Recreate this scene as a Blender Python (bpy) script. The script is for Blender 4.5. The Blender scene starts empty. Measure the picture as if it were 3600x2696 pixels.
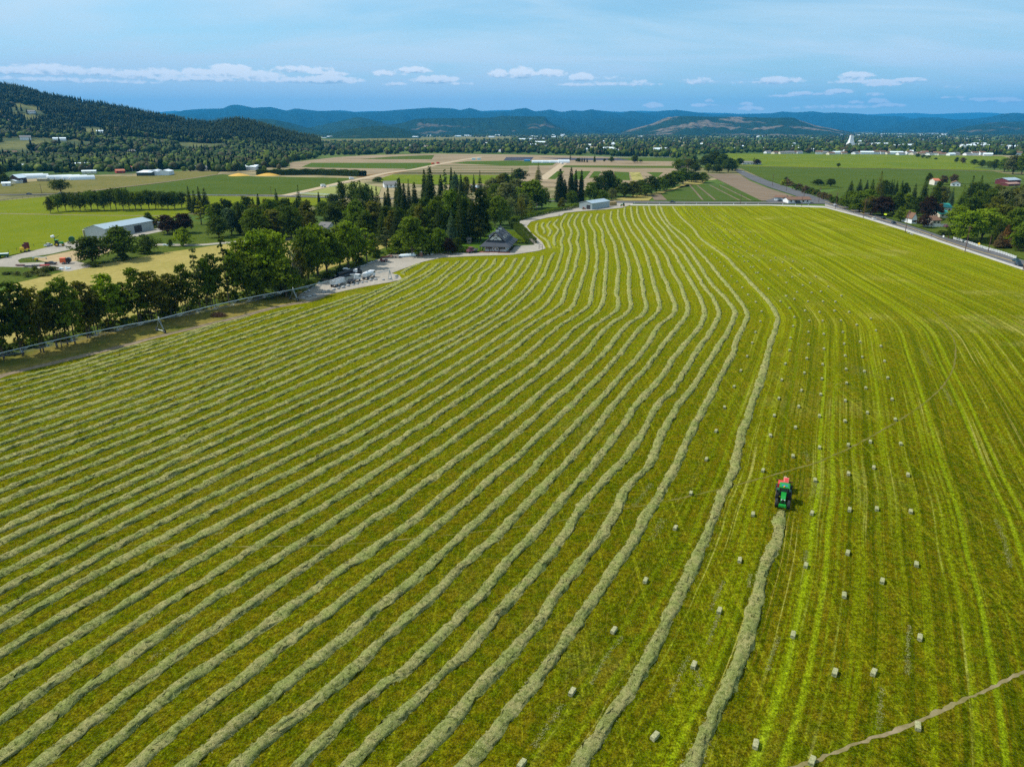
import bpy, bmesh, math, random
import numpy as np
from mathutils import Vector, Matrix, geometry, kdtree

scene = bpy.context.scene
COL = scene.collection
R = math.radians
rnd = random.Random(7)
nrng = np.random.default_rng(11)

# ------------------------------------------------------------------ survey maths: measured picture points -> places on level ground
F, CX, CY, HORIZON, CAM_H = 2496.0, 1800.0, 1348.0, 455.0, 56.0
PITCH = math.atan((CY - HORIZON) / F)
CP, SP = math.cos(PITCH), math.sin(PITCH)

def ray(px, py):
    dx, dy = (px - CX) / F, (CY - py) / F
    return dx, CP + dy * SP, -SP + dy * CP

def G(px, py, z=0.0):
    x, y, d = ray(px, py)
    t = (z - CAM_H) / d
    return Vector((x * t, y * t, z))

def height_at(P, py):
    """height of a point above P that is seen on picture line py"""
    x, y, d = ray(CX, py)
    return CAM_H + d * (P[1] / y)

def to_px(P):
    X, Y, Z = P[0], P[1], P[2] - CAM_H
    zc = Y * CP - Z * SP
    yc = Y * SP + Z * CP
    return CX + F * X / zc, CY - F * yc / zc

# ------------------------------------------------------------------ properties
def tag(o, label=None, cat=None, group=None, kind=None):
    if label: o['label'] = label
    if cat: o['category'] = cat
    if group: o['group'] = group
    if kind: o['kind'] = kind
    return o

def empty(name, loc, rz=0.0):
    o = bpy.data.objects.new(name, None)
    o.empty_display_size = 0.5
    COL.objects.link(o)
    o.location = loc
    o.rotation_euler = (0, 0, rz)
    return o

ONES = ['', 'first', 'second', 'third', 'fourth', 'fifth', 'sixth', 'seventh', 'eighth', 'ninth', 'tenth', 'eleventh', 'twelfth', 'thirteenth',
        'fourteenth', 'fifteenth', 'sixteenth', 'seventeenth', 'eighteenth', 'nineteenth']
TENS = ['', '', 'twenty', 'thirty', 'forty', 'fifty', 'sixty', 'seventy', 'eighty', 'ninety']
TENTH = {20: 'twentieth', 30: 'thirtieth', 40: 'fortieth', 50: 'fiftieth', 60: 'sixtieth', 70: 'seventieth', 80: 'eightieth', 90: 'ninetieth'}
def nth(n):
    if n < 20: return ONES[n]
    if n < 100: return TENTH[n] if n % 10 == 0 else TENS[n // 10] + '-' + ONES[n % 10]
    return 'hundred and ' + nth(n - 100) if n > 100 else 'hundredth'

# ------------------------------------------------------------------ mesh helpers
def np_mesh(name, V, Fs, mat=None, tint=None, smooth=False):
    """V (n,3); Fs list of (m,k) index arrays"""
    me = bpy.data.meshes.new(name)
    V = np.asarray(V, dtype=np.float32)
    me.vertices.add(len(V))
    me.vertices.foreach_set('co', V.ravel())
    if not isinstance(Fs, list): Fs = [Fs]
    loops = np.concatenate([f.ravel() for f in Fs]).astype(np.int32)
    tot = np.concatenate([np.full(len(f), f.shape[1], dtype=np.int32) for f in Fs])
    start = np.concatenate([[0], np.cumsum(tot)[:-1]]).astype(np.int32)
    me.loops.add(len(loops))
    me.loops.foreach_set('vertex_index', loops)
    me.polygons.add(len(tot))
    me.polygons.foreach_set('loop_start', start)
    me.polygons.foreach_set('loop_total', tot)
    if smooth: me.polygons.foreach_set('use_smooth', np.ones(len(tot), dtype=bool))
    me.update(calc_edges=True)
    if tint is not None:
        a = me.attributes.new('tint', 'FLOAT_COLOR', 'POINT')
        c = np.ones((len(V), 4), dtype=np.float32); c[:, :3] = tint
        a.data.foreach_set('color', c.ravel())
    if mat: me.materials.append(mat)
    return me

def link(name, me, parent=None, loc=None):
    o = bpy.data.objects.new(name, me)
    COL.objects.link(o)
    if parent: o.parent = parent
    if loc is not None: o.location = loc
    return o

class MB:
    def __init__(s): s.v, s.f, s.m = [], [], []
    def add(s, vs, fs, mi=0):
        b = len(s.v)
        s.v += [tuple(v) for v in vs]
        for f in fs:
            s.f.append(tuple(b + i for i in f)); s.m.append(mi)
        return s
    def box(s, c, d, rz=0.0, mi=0, tx=1.0, ty=1.0, ry=0.0, shx=0.0):
        """box with base centre c; tx, ty scale the top; shx shifts the top in x"""
        x, y, z = c; a, b, h = d[0] / 2, d[1] / 2, d[2]
        pts = [(-a, -b, 0), (a, -b, 0), (a, b, 0), (-a, b, 0), (-a * tx + shx, -b * ty, h), (a * tx + shx, -b * ty, h), (a * tx + shx, b * ty, h), (-a * tx + shx, b * ty, h)]
        M = Matrix.Rotation(rz, 3, 'Z') @ Matrix.Rotation(ry, 3, 'Y')
        pts = [M @ Vector(p) + Vector(c) for p in pts]
        return s.add(pts, [(3, 2, 1, 0), (4, 5, 6, 7), (0, 1, 5, 4), (1, 2, 6, 5), (2, 3, 7, 6), (3, 0, 4, 7)], mi)
    def cyl(s, p0, p1, r0, r1=None, n=8, mi=0, caps=True):
        p0, p1 = Vector(p0), Vector(p1)
        r1 = r0 if r1 is None else r1
        d = (p1 - p0).normalized()
        u = d.orthogonal().normalized(); w = d.cross(u)
        vs = []
        for p, r in ((p0, r0), (p1, r1)):
            for i in range(n):
                a = 2 * math.pi * i / n
                vs.append(p + (u * math.cos(a) + w * math.sin(a)) * r)
        fs = [(i, (i + 1) % n, n + (i + 1) % n, n + i) for i in range(n)]
        if caps: fs += [tuple(reversed(range(n))), tuple(range(n, 2 * n))]
        return s.add(vs, fs, mi)
    def lathe(s, p0, axis, prof, n=12, mi=0):
        """prof: list of (along, radius)"""
        p0 = Vector(p0); d = Vector(axis).normalized()
        u = d.orthogonal().normalized(); w = d.cross(u)
        vs = []
        for t, r in prof:
            for i in range(n):
                a = 2 * math.pi * i / n
                vs.append(p0 + d * t + (u * math.cos(a) + w * math.sin(a)) * max(r, 1e-3))
        fs = []
        for k in range(len(prof) - 1):
            for i in range(n):
                fs.append((k * n + i, k * n + (i + 1) % n, (k + 1) * n + (i + 1) % n, (k + 1) * n + i))
        return s.add(vs, fs, mi)
    def prism(s, poly, axis, mi=0):
        """extrude a closed 3D polygon by a vector"""
        a = Vector(axis); n = len(poly)
        vs = [Vector(p) for p in poly] + [Vector(p) + a for p in poly]
        fs = [tuple(reversed(range(n))), tuple(range(n, 2 * n))] + [(i, (i + 1) % n, n + (i + 1) % n, n + i) for i in range(n)]
        return s.add(vs, fs, mi)
    def mesh(s, name, mats, smooth=False):
        me = bpy.data.meshes.new(name)
        me.from_pydata(s.v, [], s.f)
        for m in (mats if isinstance(mats, (list, tuple)) else [mats]): me.materials.append(m)
        me.polygons.foreach_set('material_index', s.m)
        if smooth: me.polygons.foreach_set('use_smooth', [True] * len(s.f))
        bm = bmesh.new(); bm.from_mesh(me)
        bmesh.ops.recalc_face_normals(bm, faces=bm.faces)
        bm.to_mesh(me); bm.free()
        me.update()
        return me
    def build(s, name, mats, parent=None, loc=None, smooth=False):
        return link(name, s.mesh(name, mats, smooth), parent, loc)

# ------------------------------------------------------------------ materials
class NT:
    def __init__(s, nt):
        s.nt = nt
    def n(s, t, **kw):
        nd = s.nt.nodes.new(t)
        for k, v in kw.items():
            setattr(nd, k, v)
        return nd
    def l(s, a, b): s.nt.links.new(a, b)
    def val(s, x, sock):
        if isinstance(x, (int, float)): sock.default_value = x
        elif isinstance(x, (tuple, list)):
            sock.default_value = tuple(x) + ((1.0,) if len(x) == 3 and sock.type == 'RGBA' else ())
        else: s.l(x, sock)
    def math(s, op, a, b=0.0, c=None, clamp=False):
        nd = s.n('ShaderNodeMath', operation=op, use_clamp=clamp)
        s.val(a, nd.inputs[0]); s.val(b, nd.inputs[1])
        if c is not None: s.val(c, nd.inputs[2])
        return nd.outputs[0]
    def mix(s, f, a, b, blend='MIX'):
        nd = s.n('ShaderNodeMix', data_type='RGBA', blend_type=blend)
        s.val(f, nd.inputs[0]); s.val(a, nd.inputs[6]); s.val(b, nd.inputs[7])
        return nd.outputs[2]
    def ramp(s, f, stops, interp='LINEAR'):
        nd = s.n('ShaderNodeValToRGB'); cr = nd.color_ramp; cr.interpolation = interp
        while len(cr.elements) < len(stops): cr.elements.new(0.5)
        for e, (p, c) in zip(cr.elements, stops):
            e.position = p; e.color = tuple(c) + (1,) if len(c) == 3 else c
        s.val(f, nd.inputs[0])
        return nd.outputs[0]
    def smooth(s, x, lo, hi):
        nd = s.n('ShaderNodeMapRange', interpolation_type='SMOOTHSTEP')
        s.val(x, nd.inputs[0]); s.val(lo, nd.inputs[1]); s.val(hi, nd.inputs[2])
        return nd.outputs[0]
    def noise(s, vec, scale, detail=3.0, rough=0.55, dist=0.0):
        nd = s.n('ShaderNodeTexNoise')
        if vec is not None: s.l(vec, nd.inputs['Vector'])
        nd.inputs['Scale'].default_value = scale; nd.inputs['Detail'].default_value = detail
        nd.inputs['Roughness'].default_value = rough; nd.inputs['Distortion'].default_value = dist
        return nd.outputs['Fac']
    def mapping(s, vec, scale=(1, 1, 1), rot=(0, 0, 0), loc=(0, 0, 0)):
        nd = s.n('ShaderNodeMapping')
        s.l(vec, nd.inputs[0]); nd.inputs['Scale'].default_value = scale; nd.inputs['Rotation'].default_value = rot; nd.inputs['Location'].default_value = loc
        return nd.outputs[0]
    def comb(s, x, y, z):
        nd = s.n('ShaderNodeCombineXYZ')
        for i, v in enumerate((x, y, z)): s.val(v, nd.inputs[i])
        return nd.outputs[0]

def new_mat(name):
    m = bpy.data.materials.new(name); m.use_nodes = True
    m.node_tree.nodes.clear()
    t = NT(m.node_tree)
    out = t.n('ShaderNodeOutputMaterial')
    return m, t, out

def bsdf(t, out, color, rough=0.8, metal=0.0, spec=0.3, bump=None, bump_s=0.3, bump_d=0.1, sheen=0.0, sheen_t=None, coat=0.0):
    b = t.n('ShaderNodeBsdfPrincipled')
    t.val(color, b.inputs['Base Color']); t.val(rough, b.inputs['Roughness']); t.val(metal, b.inputs['Metallic'])
    b.inputs['Specular IOR Level'].default_value = spec
    if coat: b.inputs['Coat Weight'].default_value = coat
    if sheen:
        b.inputs['Sheen Weight'].default_value = sheen; b.inputs['Sheen Roughness'].default_value = 0.5
        if sheen_t: b.inputs['Sheen Tint'].default_value = tuple(sheen_t) + (1,)
    if bump is not None:
        bp = t.n('ShaderNodeBump'); bp.inputs['Strength'].default_value = bump_s; bp.inputs['Distance'].default_value = bump_d
        t.l(bump, bp.inputs['Height']); t.l(bp.outputs[0], b.inputs['Normal'])
    t.l(b.outputs[0], out.inputs['Surface'])
    return b

MATS = {}
def plain(name, c, rough=0.6, metal=0.0, var=0.18, scale=1.5, spec=0.4, coat=0.0):
    """painted or bare surface with uneven wear"""
    if name in MATS: return MATS[name]
    m, t, out = new_mat(name)
    tc = t.n('ShaderNodeTexCoord').outputs['Object']
    f = t.noise(tc, scale, 4, 0.6)
    col = t.mix(f, tuple(x * (1 - var) for x in c), tuple(min(1, x * (1 + var)) for x in c))
    bsdf(t, out, col, rough, metal, spec, coat=coat)
    MATS[name] = m
    return m

def ground_mat(name, c1, c2, c3=None, big=0.05, fine=1.2, rough=0.95, sheen=0.0, sheen_t=None, bump=0.4):
    m, t, out = new_mat(name)
    tc = t.n('ShaderNodeTexCoord').outputs['Object']
    f = t.smooth(t.noise(tc, big, 5, 0.6), 0.35, 0.65)
    g = t.smooth(t.noise(tc, fine, 4, 0.65), 0.3, 0.7)
    col = t.mix(f, c1, c2)
    col = t.mix(t.math('MULTIPLY', g, 0.75), col, c3 if c3 else tuple(x * 0.55 for x in c1))
    bsdf(t, out, col, rough, 0, 0.02, bump=g, bump_s=bump, bump_d=0.15, sheen=sheen, sheen_t=sheen_t)
    MATS[name] = m
    return m

def crop_mat(name, c1, c2, ang, width, c3=None, noise_w=0.15, sharp=0.3):
    """rows of plants c1 and soil or paler rows c2"""
    m, t, out = new_mat(name)
    tc = t.n('ShaderNodeTexCoord').outputs['Object']
    v = t.mapping(tc, rot=(0, 0, -ang))
    sx = t.n('ShaderNodeSeparateXYZ'); t.l(v, sx.inputs[0])
    nz = t.noise(tc, 0.08, 3)
    ph = t.math('ADD', t.math('DIVIDE', sx.outputs[0], width), t.math('MULTIPLY', nz, noise_w))
    st = t.math('PINGPONG', ph, 0.5)
    f = t.smooth(st, 0.25 - sharp * 0.25, 0.25 + sharp * 0.25)
    vr = t.noise(t.mapping(v, scale=(1 / width, 0.02, 1)), 0.45, 2)
    g = t.noise(tc, 0.7, 4, 0.7)
    col = t.mix(f, c1, c2)
    col = t.mix(t.smooth(vr, 0.45, 0.65), col, c3 if c3 else c1)
    col = t.mix(t.math('MULTIPLY', t.smooth(g, 0.35, 0.7), 0.45), col, tuple(x * 0.5 for x in c1))
    bsdf(t, out, col, 0.95, 0, 0.02, bump=g, bump_s=0.3, bump_d=0.2)
    MATS[name] = m
    return m

def leaf_mat(name, use_tint=False, trans=0.42, var=0.5, scale=0.35):
    m, t, out = new_mat(name)
    tc = t.n('ShaderNodeTexCoord').outputs['Object']
    if use_tint:
        a = t.n('ShaderNodeAttribute', attribute_name='tint'); c = a.outputs['Color']
    else:
        a = t.n('ShaderNodeObjectInfo'); c = a.outputs['Color']
    f = t.noise(tc, scale, 3, 0.6)
    g = t.noise(tc, scale * 7, 2, 0.6)
    k = t.math('ADD', t.math('MULTIPLY', f, var * 1.6), 1 - var * 0.8)
    k = t.math('MULTIPLY', k, t.math('ADD', t.math('MULTIPLY', g, 0.8), 0.6))
    vm = t.n('ShaderNodeVectorMath', operation='SCALE'); t.l(c, vm.inputs[0]); t.l(k, vm.inputs['Scale'])
    d = t.n('ShaderNodeBsdfPrincipled'); t.l(vm.outputs[0], d.inputs['Base Color']); d.inputs['Roughness'].default_value = 0.65; d.inputs['Specular IOR Level'].default_value = 0.06
    tr = t.n('ShaderNodeBsdfTranslucent')
    hs = t.mix(1.0, vm.outputs[0], (1.25, 1.35, 0.45), 'MULTIPLY'); t.l(hs, tr.inputs[0])
    mx = t.n('ShaderNodeMixShader'); mx.inputs[0].default_value = trans
    t.l(d.outputs[0], mx.inputs[1]); t.l(tr.outputs[0], mx.inputs[2]); t.l(mx.outputs[0], out.inputs[0])
    MATS[name] = m
    return m

# ------------------------------------------------------------------ camera, sun, sky, air
cam = bpy.data.cameras.new('camera'); cam_o = bpy.data.objects.new('camera', cam); COL.objects.link(cam_o)
cam.sensor_width = 36.0; cam.sensor_fit = 'HORIZONTAL'; cam.lens = F / 3600 * 36.0
cam.clip_start = 0.5; cam.clip_end = 300000
cam_o.location = (0, 0, CAM_H); cam_o.rotation_euler = (math.pi / 2 - PITCH, 0, 0)
scene.camera = cam_o

SUN_AZ, SUN_EL = R(-75), R(50)      # azimuth clockwise from the view direction (+Y)
sun = bpy.data.lights.new('sun', 'SUN'); sun_o = bpy.data.objects.new('sun', sun); COL.objects.link(sun_o)
sun.energy = 4.7; sun.angle = R(0.53); sun.color = (1.0, 0.955, 0.87)
sd = Vector((math.sin(SUN_AZ) * math.cos(SUN_EL), math.cos(SUN_AZ) * math.cos(SUN_EL), math.sin(SUN_EL)))
sun_o.rotation_euler = (-sd).to_track_quat('-Z', 'Y').to_euler()
sun_o.location = (0, 0, 300)

CLOUDS = [  # px, py, half width, half height, weight: the cumulus band over the hills
    (60, 252, 120, 14, .8), (190, 248, 100, 20, .9), (330, 258, 130, 16, .8), (480, 268, 120, 18, .8), (560, 262, 70, 20, .9), (690, 262, 60, 20, 1.0), (810, 258, 70, 26, 1.15),
    (900, 272, 90, 22, 1.0), (1010, 285, 110, 14, .8), (1060, 248, 120, 14, .8), (1150, 262, 80, 14, .8), (1140, 284, 130, 16, .9), (700, 280, 260, 12, .8), (250, 285, 260, 9, .7),
    (1360, 262, 60, 14, .7), (1450, 250, 60, 13, 1.05), (1530, 284, 75, 16, 1.15), (1385, 298, 45, 9, .7), (1620, 296, 40, 7, .6),
    (1755, 262, 36, 18, 1.05), (1835, 262, 48, 22, 1.2), (1930, 262, 60, 16, .9), (2045, 276, 40, 17, 1.05), (2170, 298, 130, 11, .8), (2010, 300, 60, 8, .6), (2150, 276, 70, 9, .6), (2240, 290, 60, 9, .65),
    (2455, 288, 56, 14, .75), (2725, 286, 80, 15, 1.0), (2700, 290, 120, 8, .7), (3010, 270, 48, 15, 1.1), (3020, 290, 110, 10, .8), (3090, 300, 60, 9, .75), (2296, 374, 30, 12, 1.1),
    (2480, 372, 42, 9, .9), (2495, 358, 16, 9, .9), (2640, 384, 40, 10, .85), (2625, 368, 24, 7, .8), (2815, 332, 40, 9, .95), (2760, 338, 60, 6, .6), (2945, 324, 46, 9, .95), (2880, 332, 50, 6, .6),
    (3085, 360, 30, 12, 1.05), (3130, 372, 40, 8, .9), (3010, 362, 30, 7, .8), (2930, 378, 110, 9, .8), (3490, 352, 75, 8, .8), (3560, 356, 40, 7, .8), (3345, 344, 40, 6, .6), (3200, 286, 60, 9, .6), (3345, 308, 40, 7, .55), (3070, 334, 30, 8, .8)]

def build_world():
    w = bpy.data.worlds.new('World'); scene.world = w; w.use_nodes = True
    w.node_tree.nodes.clear(); t = NT(w.node_tree)
    out = t.n('ShaderNodeOutputWorld'); bg = t.n('ShaderNodeBackground')
    sky = t.n('ShaderNodeTexSky', sky_type='NISHITA')
    sky.sun_disc = False; sky.sun_elevation = SUN_EL; sky.sun_rotation = SUN_AZ
    sky.altitude = 400; sky.air_density = 1.0; sky.dust_density = 0.5; sky.ozone_density = 1.0
    d = t.n('ShaderNodeTexCoord').outputs['Generated']
    nm = t.n('ShaderNodeVectorMath', operation='NORMALIZE'); t.l(d, nm.inputs[0])
    sp = t.n('ShaderNodeSeparateXYZ'); t.l(nm.outputs[0], sp.inputs[0])
    X, Y, Z = sp.outputs
    az = t.math('ARCTAN2', X, Y); el = t.math('ARCSINE', Z)
    # thin high veil, on a plane far overhead
    zz = t.math('MAXIMUM', t.math('ADD', Z, 0.10), 0.04)
    pu, pv = t.math('DIVIDE', X, zz), t.math('DIVIDE', Y, zz)
    pl = t.comb(pu, pv, 0)
    c1 = t.noise(t.mapping(pl, scale=(0.55, 1.1, 1), rot=(0, 0, R(-20))), 1.0, 7, 0.62, 0.6)
    c2 = t.noise(t.mapping(pl, scale=(0.22, 0.35, 1), rot=(0, 0, R(30)), loc=(3.1, 1.2, 0)), 1.0, 4, 0.55, 0.3)
    veil = t.math('MULTIPLY', t.smooth(t.math('ADD', t.math('MULTIPLY', c1, 0.5), t.math('MULTIPLY', c2, 0.6)), 0.40, 0.66), 0.72)
    sunside = t.smooth(az, 0.75, -0.75)
    veil = t.math('ADD', veil, t.math('MULTIPLY', sunside, t.math('MULTIPLY', t.smooth(el, 0.0, 0.3), 0.45)), clamp=True)
    veil = t.math('ADD', veil, t.math('MULTIPLY', t.smooth(el, 0.20, -0.02), 0.62), clamp=True)
    blue = t.mix(1.0, sky.outputs[0], SKY_TINT, 'MULTIPLY')
    col = t.mix(veil, blue, VEIL_COL)
    # cumulus: ellipses in azimuth / elevation broken up by noise, flat below
    ae = t.comb(az, el, 0)
    n1 = t.noise(t.mapping(ae, scale=(85, 150, 1)), 1.0, 7, 0.62, 0.2)
    n2 = t.noise(t.mapping(ae, scale=(18, 60, 1)), 1.0, 3, 0.5)
    acc = None; sh = None
    for (px, py, hw, hh, wt) in CLOUDS:
        x, y, z = ray(px, py); a0 = math.atan2(x, y); e0 = math.asin(z / math.sqrt(x * x + y * y + z * z))
        ra, re = hw / F / 1.062, hh / F / 1.1
        u = t.math('DIVIDE', t.math('SUBTRACT', az, a0), ra)
        v = t.math('DIVIDE', t.math('SUBTRACT', el, e0), re)
        vb = t.math('MAXIMUM', v, t.math('MULTIPLY', v, -1.6))
        r2 = t.math('ADD', t.math('MULTIPLY', u, u), t.math('MULTIPLY', vb, vb))
        k = t.math('MULTIPLY', t.math('SUBTRACT', 1.0, t.math('MULTIPLY', r2, 0.55)), wt, clamp=True)
        s = t.math('MULTIPLY', k, t.math('MULTIPLY_ADD', v, 0.5, 0.55, clamp=True))
        acc = k if acc is None else t.math('MAXIMUM', acc, k)
        sh = s if sh is None else t.math('MAXIMUM', sh, s)
    body = t.math('ADD', acc, t.math('MULTIPLY', t.math('SUBTRACT', t.math('MULTIPLY_ADD', n1, 0.65, t.math('MULTIPLY', n2, 0.35)), 0.52), 2.6))
    mask = t.math('MULTIPLY', t.smooth(body, 0.20, 0.62), t.smooth(acc, 0.0, 0.18))
    lit = t.smooth(t.math('ADD', t.math('DIVIDE', sh, t.math('MAXIMUM', acc, 0.05)), t.math('MULTIPLY', t.math('SUBTRACT', n1, 0.5), 1.4)), 0.15, 0.62)
    ccol = t.mix(lit, CLOUD_LOW, CLOUD_TOP)
    col = t.mix(t.math('MULTIPLY', mask, 0.97), col, ccol)
    t.l(col, bg.inputs[0]); bg.inputs[1].default_value = SKY_S
    t.l(bg.outputs[0], out.inputs[0])

SKY_S = 0.13
SKY_TINT = (0.62, 0.92, 0.96)
VEIL_COL = (4.9, 6.1, 6.7); CLOUD_LOW = (3.3, 4.3, 5.0); CLOUD_TOP = (7.9, 8.0, 7.9)
build_world()

vs = scene.view_settings
vs.view_transform = 'Standard'; vs.look = 'None'; vs.exposure = 0.22; vs.gamma = 1.0; vs.use_curve_mapping = False
scene.cycles.use_denoising = False
scene.cycles.max_bounces = 6; scene.cycles.diffuse_bounces = 2; scene.cycles.glossy_bounces = 2; scene.cycles.transmission_bounces = 3
scene.cycles.volume_bounces = 0; scene.cycles.transparent_max_bounces = 8
scene.cycles.caustics_reflective = False; scene.cycles.caustics_refractive = False

HAZE_D = 3.8e-5
def build_haze():
    m, t, out = new_mat('air')
    pv = t.n('ShaderNodeVolumePrincipled')
    pv.inputs['Color'].default_value = (0.05, 0.47, 1.0, 1)
    pv.inputs['Density'].default_value = HAZE_D
    pv.inputs['Anisotropy'].default_value = 0.0
    t.l(pv.outputs[0], out.inputs['Volume'])
    b = MB().box((0, 17500, -1.2), (80000, 45000, 1500))
    o = b.build('haze', m)
    o['kind'] = 'stuff'; o['label'] = 'thin blue haze filling the valley air'
build_haze()
# ------------------------------------------------------------------ the ground
def catmull(P, step=1.0):
    P = [Vector(p) for p in P]
    P = [P[0] * 2 - P[1]] + P + [P[-1] * 2 - P[-2]]
    out = []
    for i in range(1, len(P) - 2):
        p0, p1, p2, p3 = P[i - 1:i + 3]
        n = max(2, int((p2 - p1).length / step))
        # centripetal-ish: uniform with tension limited by segment length
        l1, l0, l2 = (p2 - p1).length, (p1 - p0).length, (p3 - p2).length
        m1 = (p2 - p0) / (l0 + l1) * l1 if l0 + l1 else p2 - p1
        m2 = (p3 - p1) / (l1 + l2) * l1 if l1 + l2 else p2 - p1
        for k in range(n):
            t = k / n; t2, t3 = t * t, t * t * t
            out.append(p1 * (2 * t3 - 3 * t2 + 1) + m1 * (t3 - 2 * t2 + t) + p2 * (-2 * t3 + 3 * t2) + m2 * (t3 - t2))
    out.append(P[-2])
    return out

def gp(pts, z=0.0): return [G(x, y, 0) + Vector((0, 0, z)) for x, y in pts]

def sheet(name, pts, z, mat, kind='structure'):
    P = gp(pts, z)
    me = bpy.data.meshes.new(name)
    c = sum(P, Vector()) / len(P); c.z = 0
    tri = geometry.tessellate_polygon([P])
    me.from_pydata([p - c for p in P], [], [tuple(t) for t in tri])
    me.materials.append(mat)
    bm = bmesh.new(); bm.from_mesh(me)
    for f in bm.faces: f.normal_update()
    if sum(f.normal.z for f in bm.faces) < 0: bmesh.ops.reverse_faces(bm, faces=bm.faces)
    bm.to_mesh(me); bm.free()
    o = link(name, me, loc=c)
    if kind: o['kind'] = kind
    return o

def strip_mesh(P, width, z=0.0, jag=0.0, rr=None):
    V, Fc = [], []
    n = len(P)
    for i, p in enumerate(P):
        d = (P[min(i + 1, n - 1)] - P[max(i - 1, 0)]); d.z = 0; d.normalize()
        s = Vector((d.y, -d.x, 0))
        w = (width[i] if isinstance(width, (list, tuple)) else width) / 2
        a = w + (rr.uniform(-jag, jag) if rr else 0); b = w + (rr.uniform(-jag, jag) if rr else 0)
        V += [p - s * a + Vector((0, 0, z)), p + s * b + Vector((0, 0, z))]
    Fc = [(2 * i, 2 * i + 1, 2 * i + 3, 2 * i + 2) for i in range(n - 1)]
    return V, Fc

def strip(name, pts, width, z, mat, jag=0.0, step=3.0, smooth=True):
    P = gp(pts)
    if smooth and len(P) > 2: P = catmull(P, step)
    elif jag: P = catmull(P, step)
    V, Fc = strip_mesh(P, width, z, jag, rnd if jag else None)
    me = bpy.data.meshes.new(name); me.from_pydata(V, [], Fc); me.materials.append(mat)
    o = link(name, me); o['kind'] = 'structure'
    return o

# colours are what the surfaces really are (linear reflectance)
M_valley = ground_mat('valley_floor', (0.07, 0.10, 0.025), (0.12, 0.12, 0.045), (0.045, 0.065, 0.02), big=0.006, fine=0.05)
M_grass_d = ground_mat('verge_grass', (0.06, 0.095, 0.010), (0.10, 0.125, 0.016), (0.03, 0.05, 0.006), big=0.06, fine=0.9)
M_lawn = ground_mat('lawn_grass', (0.055, 0.12, 0.008), (0.085, 0.14, 0.012), (0.04, 0.08, 0.006), big=0.08, fine=0.8)
M_dry = ground_mat('dry_verge', (0.27, 0.20, 0.05), (0.11, 0.125, 0.018), (0.09, 0.08, 0.02), big=0.09, fine=0.55)
M_straw = ground_mat('straw_field', (0.36, 0.29, 0.095), (0.29, 0.25, 0.07), (0.23, 0.185, 0.05), big=0.05, fine=0.5)
M_gravel = ground_mat('gravel', (0.33, 0.30, 0.25), (0.40, 0.36, 0.30), (0.24, 0.215, 0.18), big=0.07, fine=0.8)
M_sand = ground_mat('sandy_lot', (0.44, 0.33, 0.19), (0.38, 0.28, 0.15), (0.30, 0.22, 0.12), big=0.1, fine=0.5)
M_dirt = ground_mat('dirt_track', (0.22, 0.165, 0.115), (0.28, 0.215, 0.155), (0.13, 0.11, 0.06), big=0.15, fine=0.7)
M_soil = ground_mat('ploughed_soil', (0.17, 0.125, 0.085), (0.21, 0.16, 0.11), (0.12, 0.09, 0.06), big=0.02, fine=0.3)
M_asphalt = ground_mat('asphalt', (0.11, 0.11, 0.115), (0.14, 0.14, 0.142), (0.08, 0.08, 0.083), big=0.04, fine=0.5, bump=0.1)
M_concrete = ground_mat('pale_concrete', (0.42, 0.40, 0.36), (0.48, 0.45, 0.40), (0.34, 0.32, 0.28), big=0.1, fine=0.6, bump=0.1)
M_brightgrass = ground_mat('bright_meadow', (0.125, 0.155, 0.004), (0.16, 0.175, 0.006), (0.11, 0.145, 0.005), big=0.035, fine=0.25)
M_farmgreen = ground_mat('green_crop', (0.060, 0.094, 0.009), (0.080, 0.110, 0.012), (0.045, 0.070, 0.007), big=0.02, fine=0.25)
M_yellowgreen = ground_mat('yellow_green_crop', (0.105, 0.150, 0.007), (0.16, 0.185, 0.009), (0.075, 0.11, 0.006), big=0.012, fine=0.12)
M_brownfield = ground_mat('brownish_pasture', (0.145, 0.13, 0.035), (0.19, 0.155, 0.05), (0.09, 0.10, 0.02), big=0.02, fine=0.2)
M_tanfield = ground_mat('bare_tan_field', (0.28, 0.21, 0.13), (0.33, 0.25, 0.155), (0.22, 0.165, 0.10), big=0.012, fine=0.15)
M_plastic = crop_mat('dark_plastic_beds', (0.045, 0.05, 0.07), (0.10, 0.10, 0.12), R(80), 8.0)
M_line_w = plain('white_road_paint', (0.72, 0.72, 0.70), 0.7)
M_line_y = plain('yellow_road_paint', (0.55, 0.36, 0.05), 0.7)

# one sheet out to the horizon
gm = MB().add([(-39900, -4900, -0.3), (39900, -4900, -0.3), (39900, 39900, -0.3), (-39900, 39900, -0.3)], [(0, 1, 2, 3)])
M_far = None
def far_mat():
    m, t, out = new_mat('far_valley')
    tc = t.n('ShaderNodeTexCoord').outputs['Object']
    v = t.n('ShaderNodeTexVoronoi', feature='F1'); t.l(t.mapping(tc, scale=(0.0016, 0.0026, 1), rot=(0, 0, 0.4)), v.inputs['Vector']); v.inputs['Scale'].default_value = 1.0
    sp = t.n('ShaderNodeSeparateColor'); t.l(v.outputs['Color'], sp.inputs[0])
    c = t.ramp(sp.outputs[0], [(0.0, (0.06, 0.10, 0.02)), (0.35, (0.10, 0.14, 0.03)), (0.55, (0.19, 0.17, 0.07)), (0.7, (0.08, 0.13, 0.02)), (0.85, (0.30, 0.24, 0.13)), (1.0, (0.05, 0.08, 0.02))], 'CONSTANT')
    g = t.noise(tc, 0.02, 5, 0.65)
    c = t.mix(t.math('MULTIPLY', t.smooth(g, 0.4, 0.65), 0.7), c, (0.045, 0.065, 0.02))
    bsdf(t, out, c, 0.95, 0, 0.02)
    return m
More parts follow.
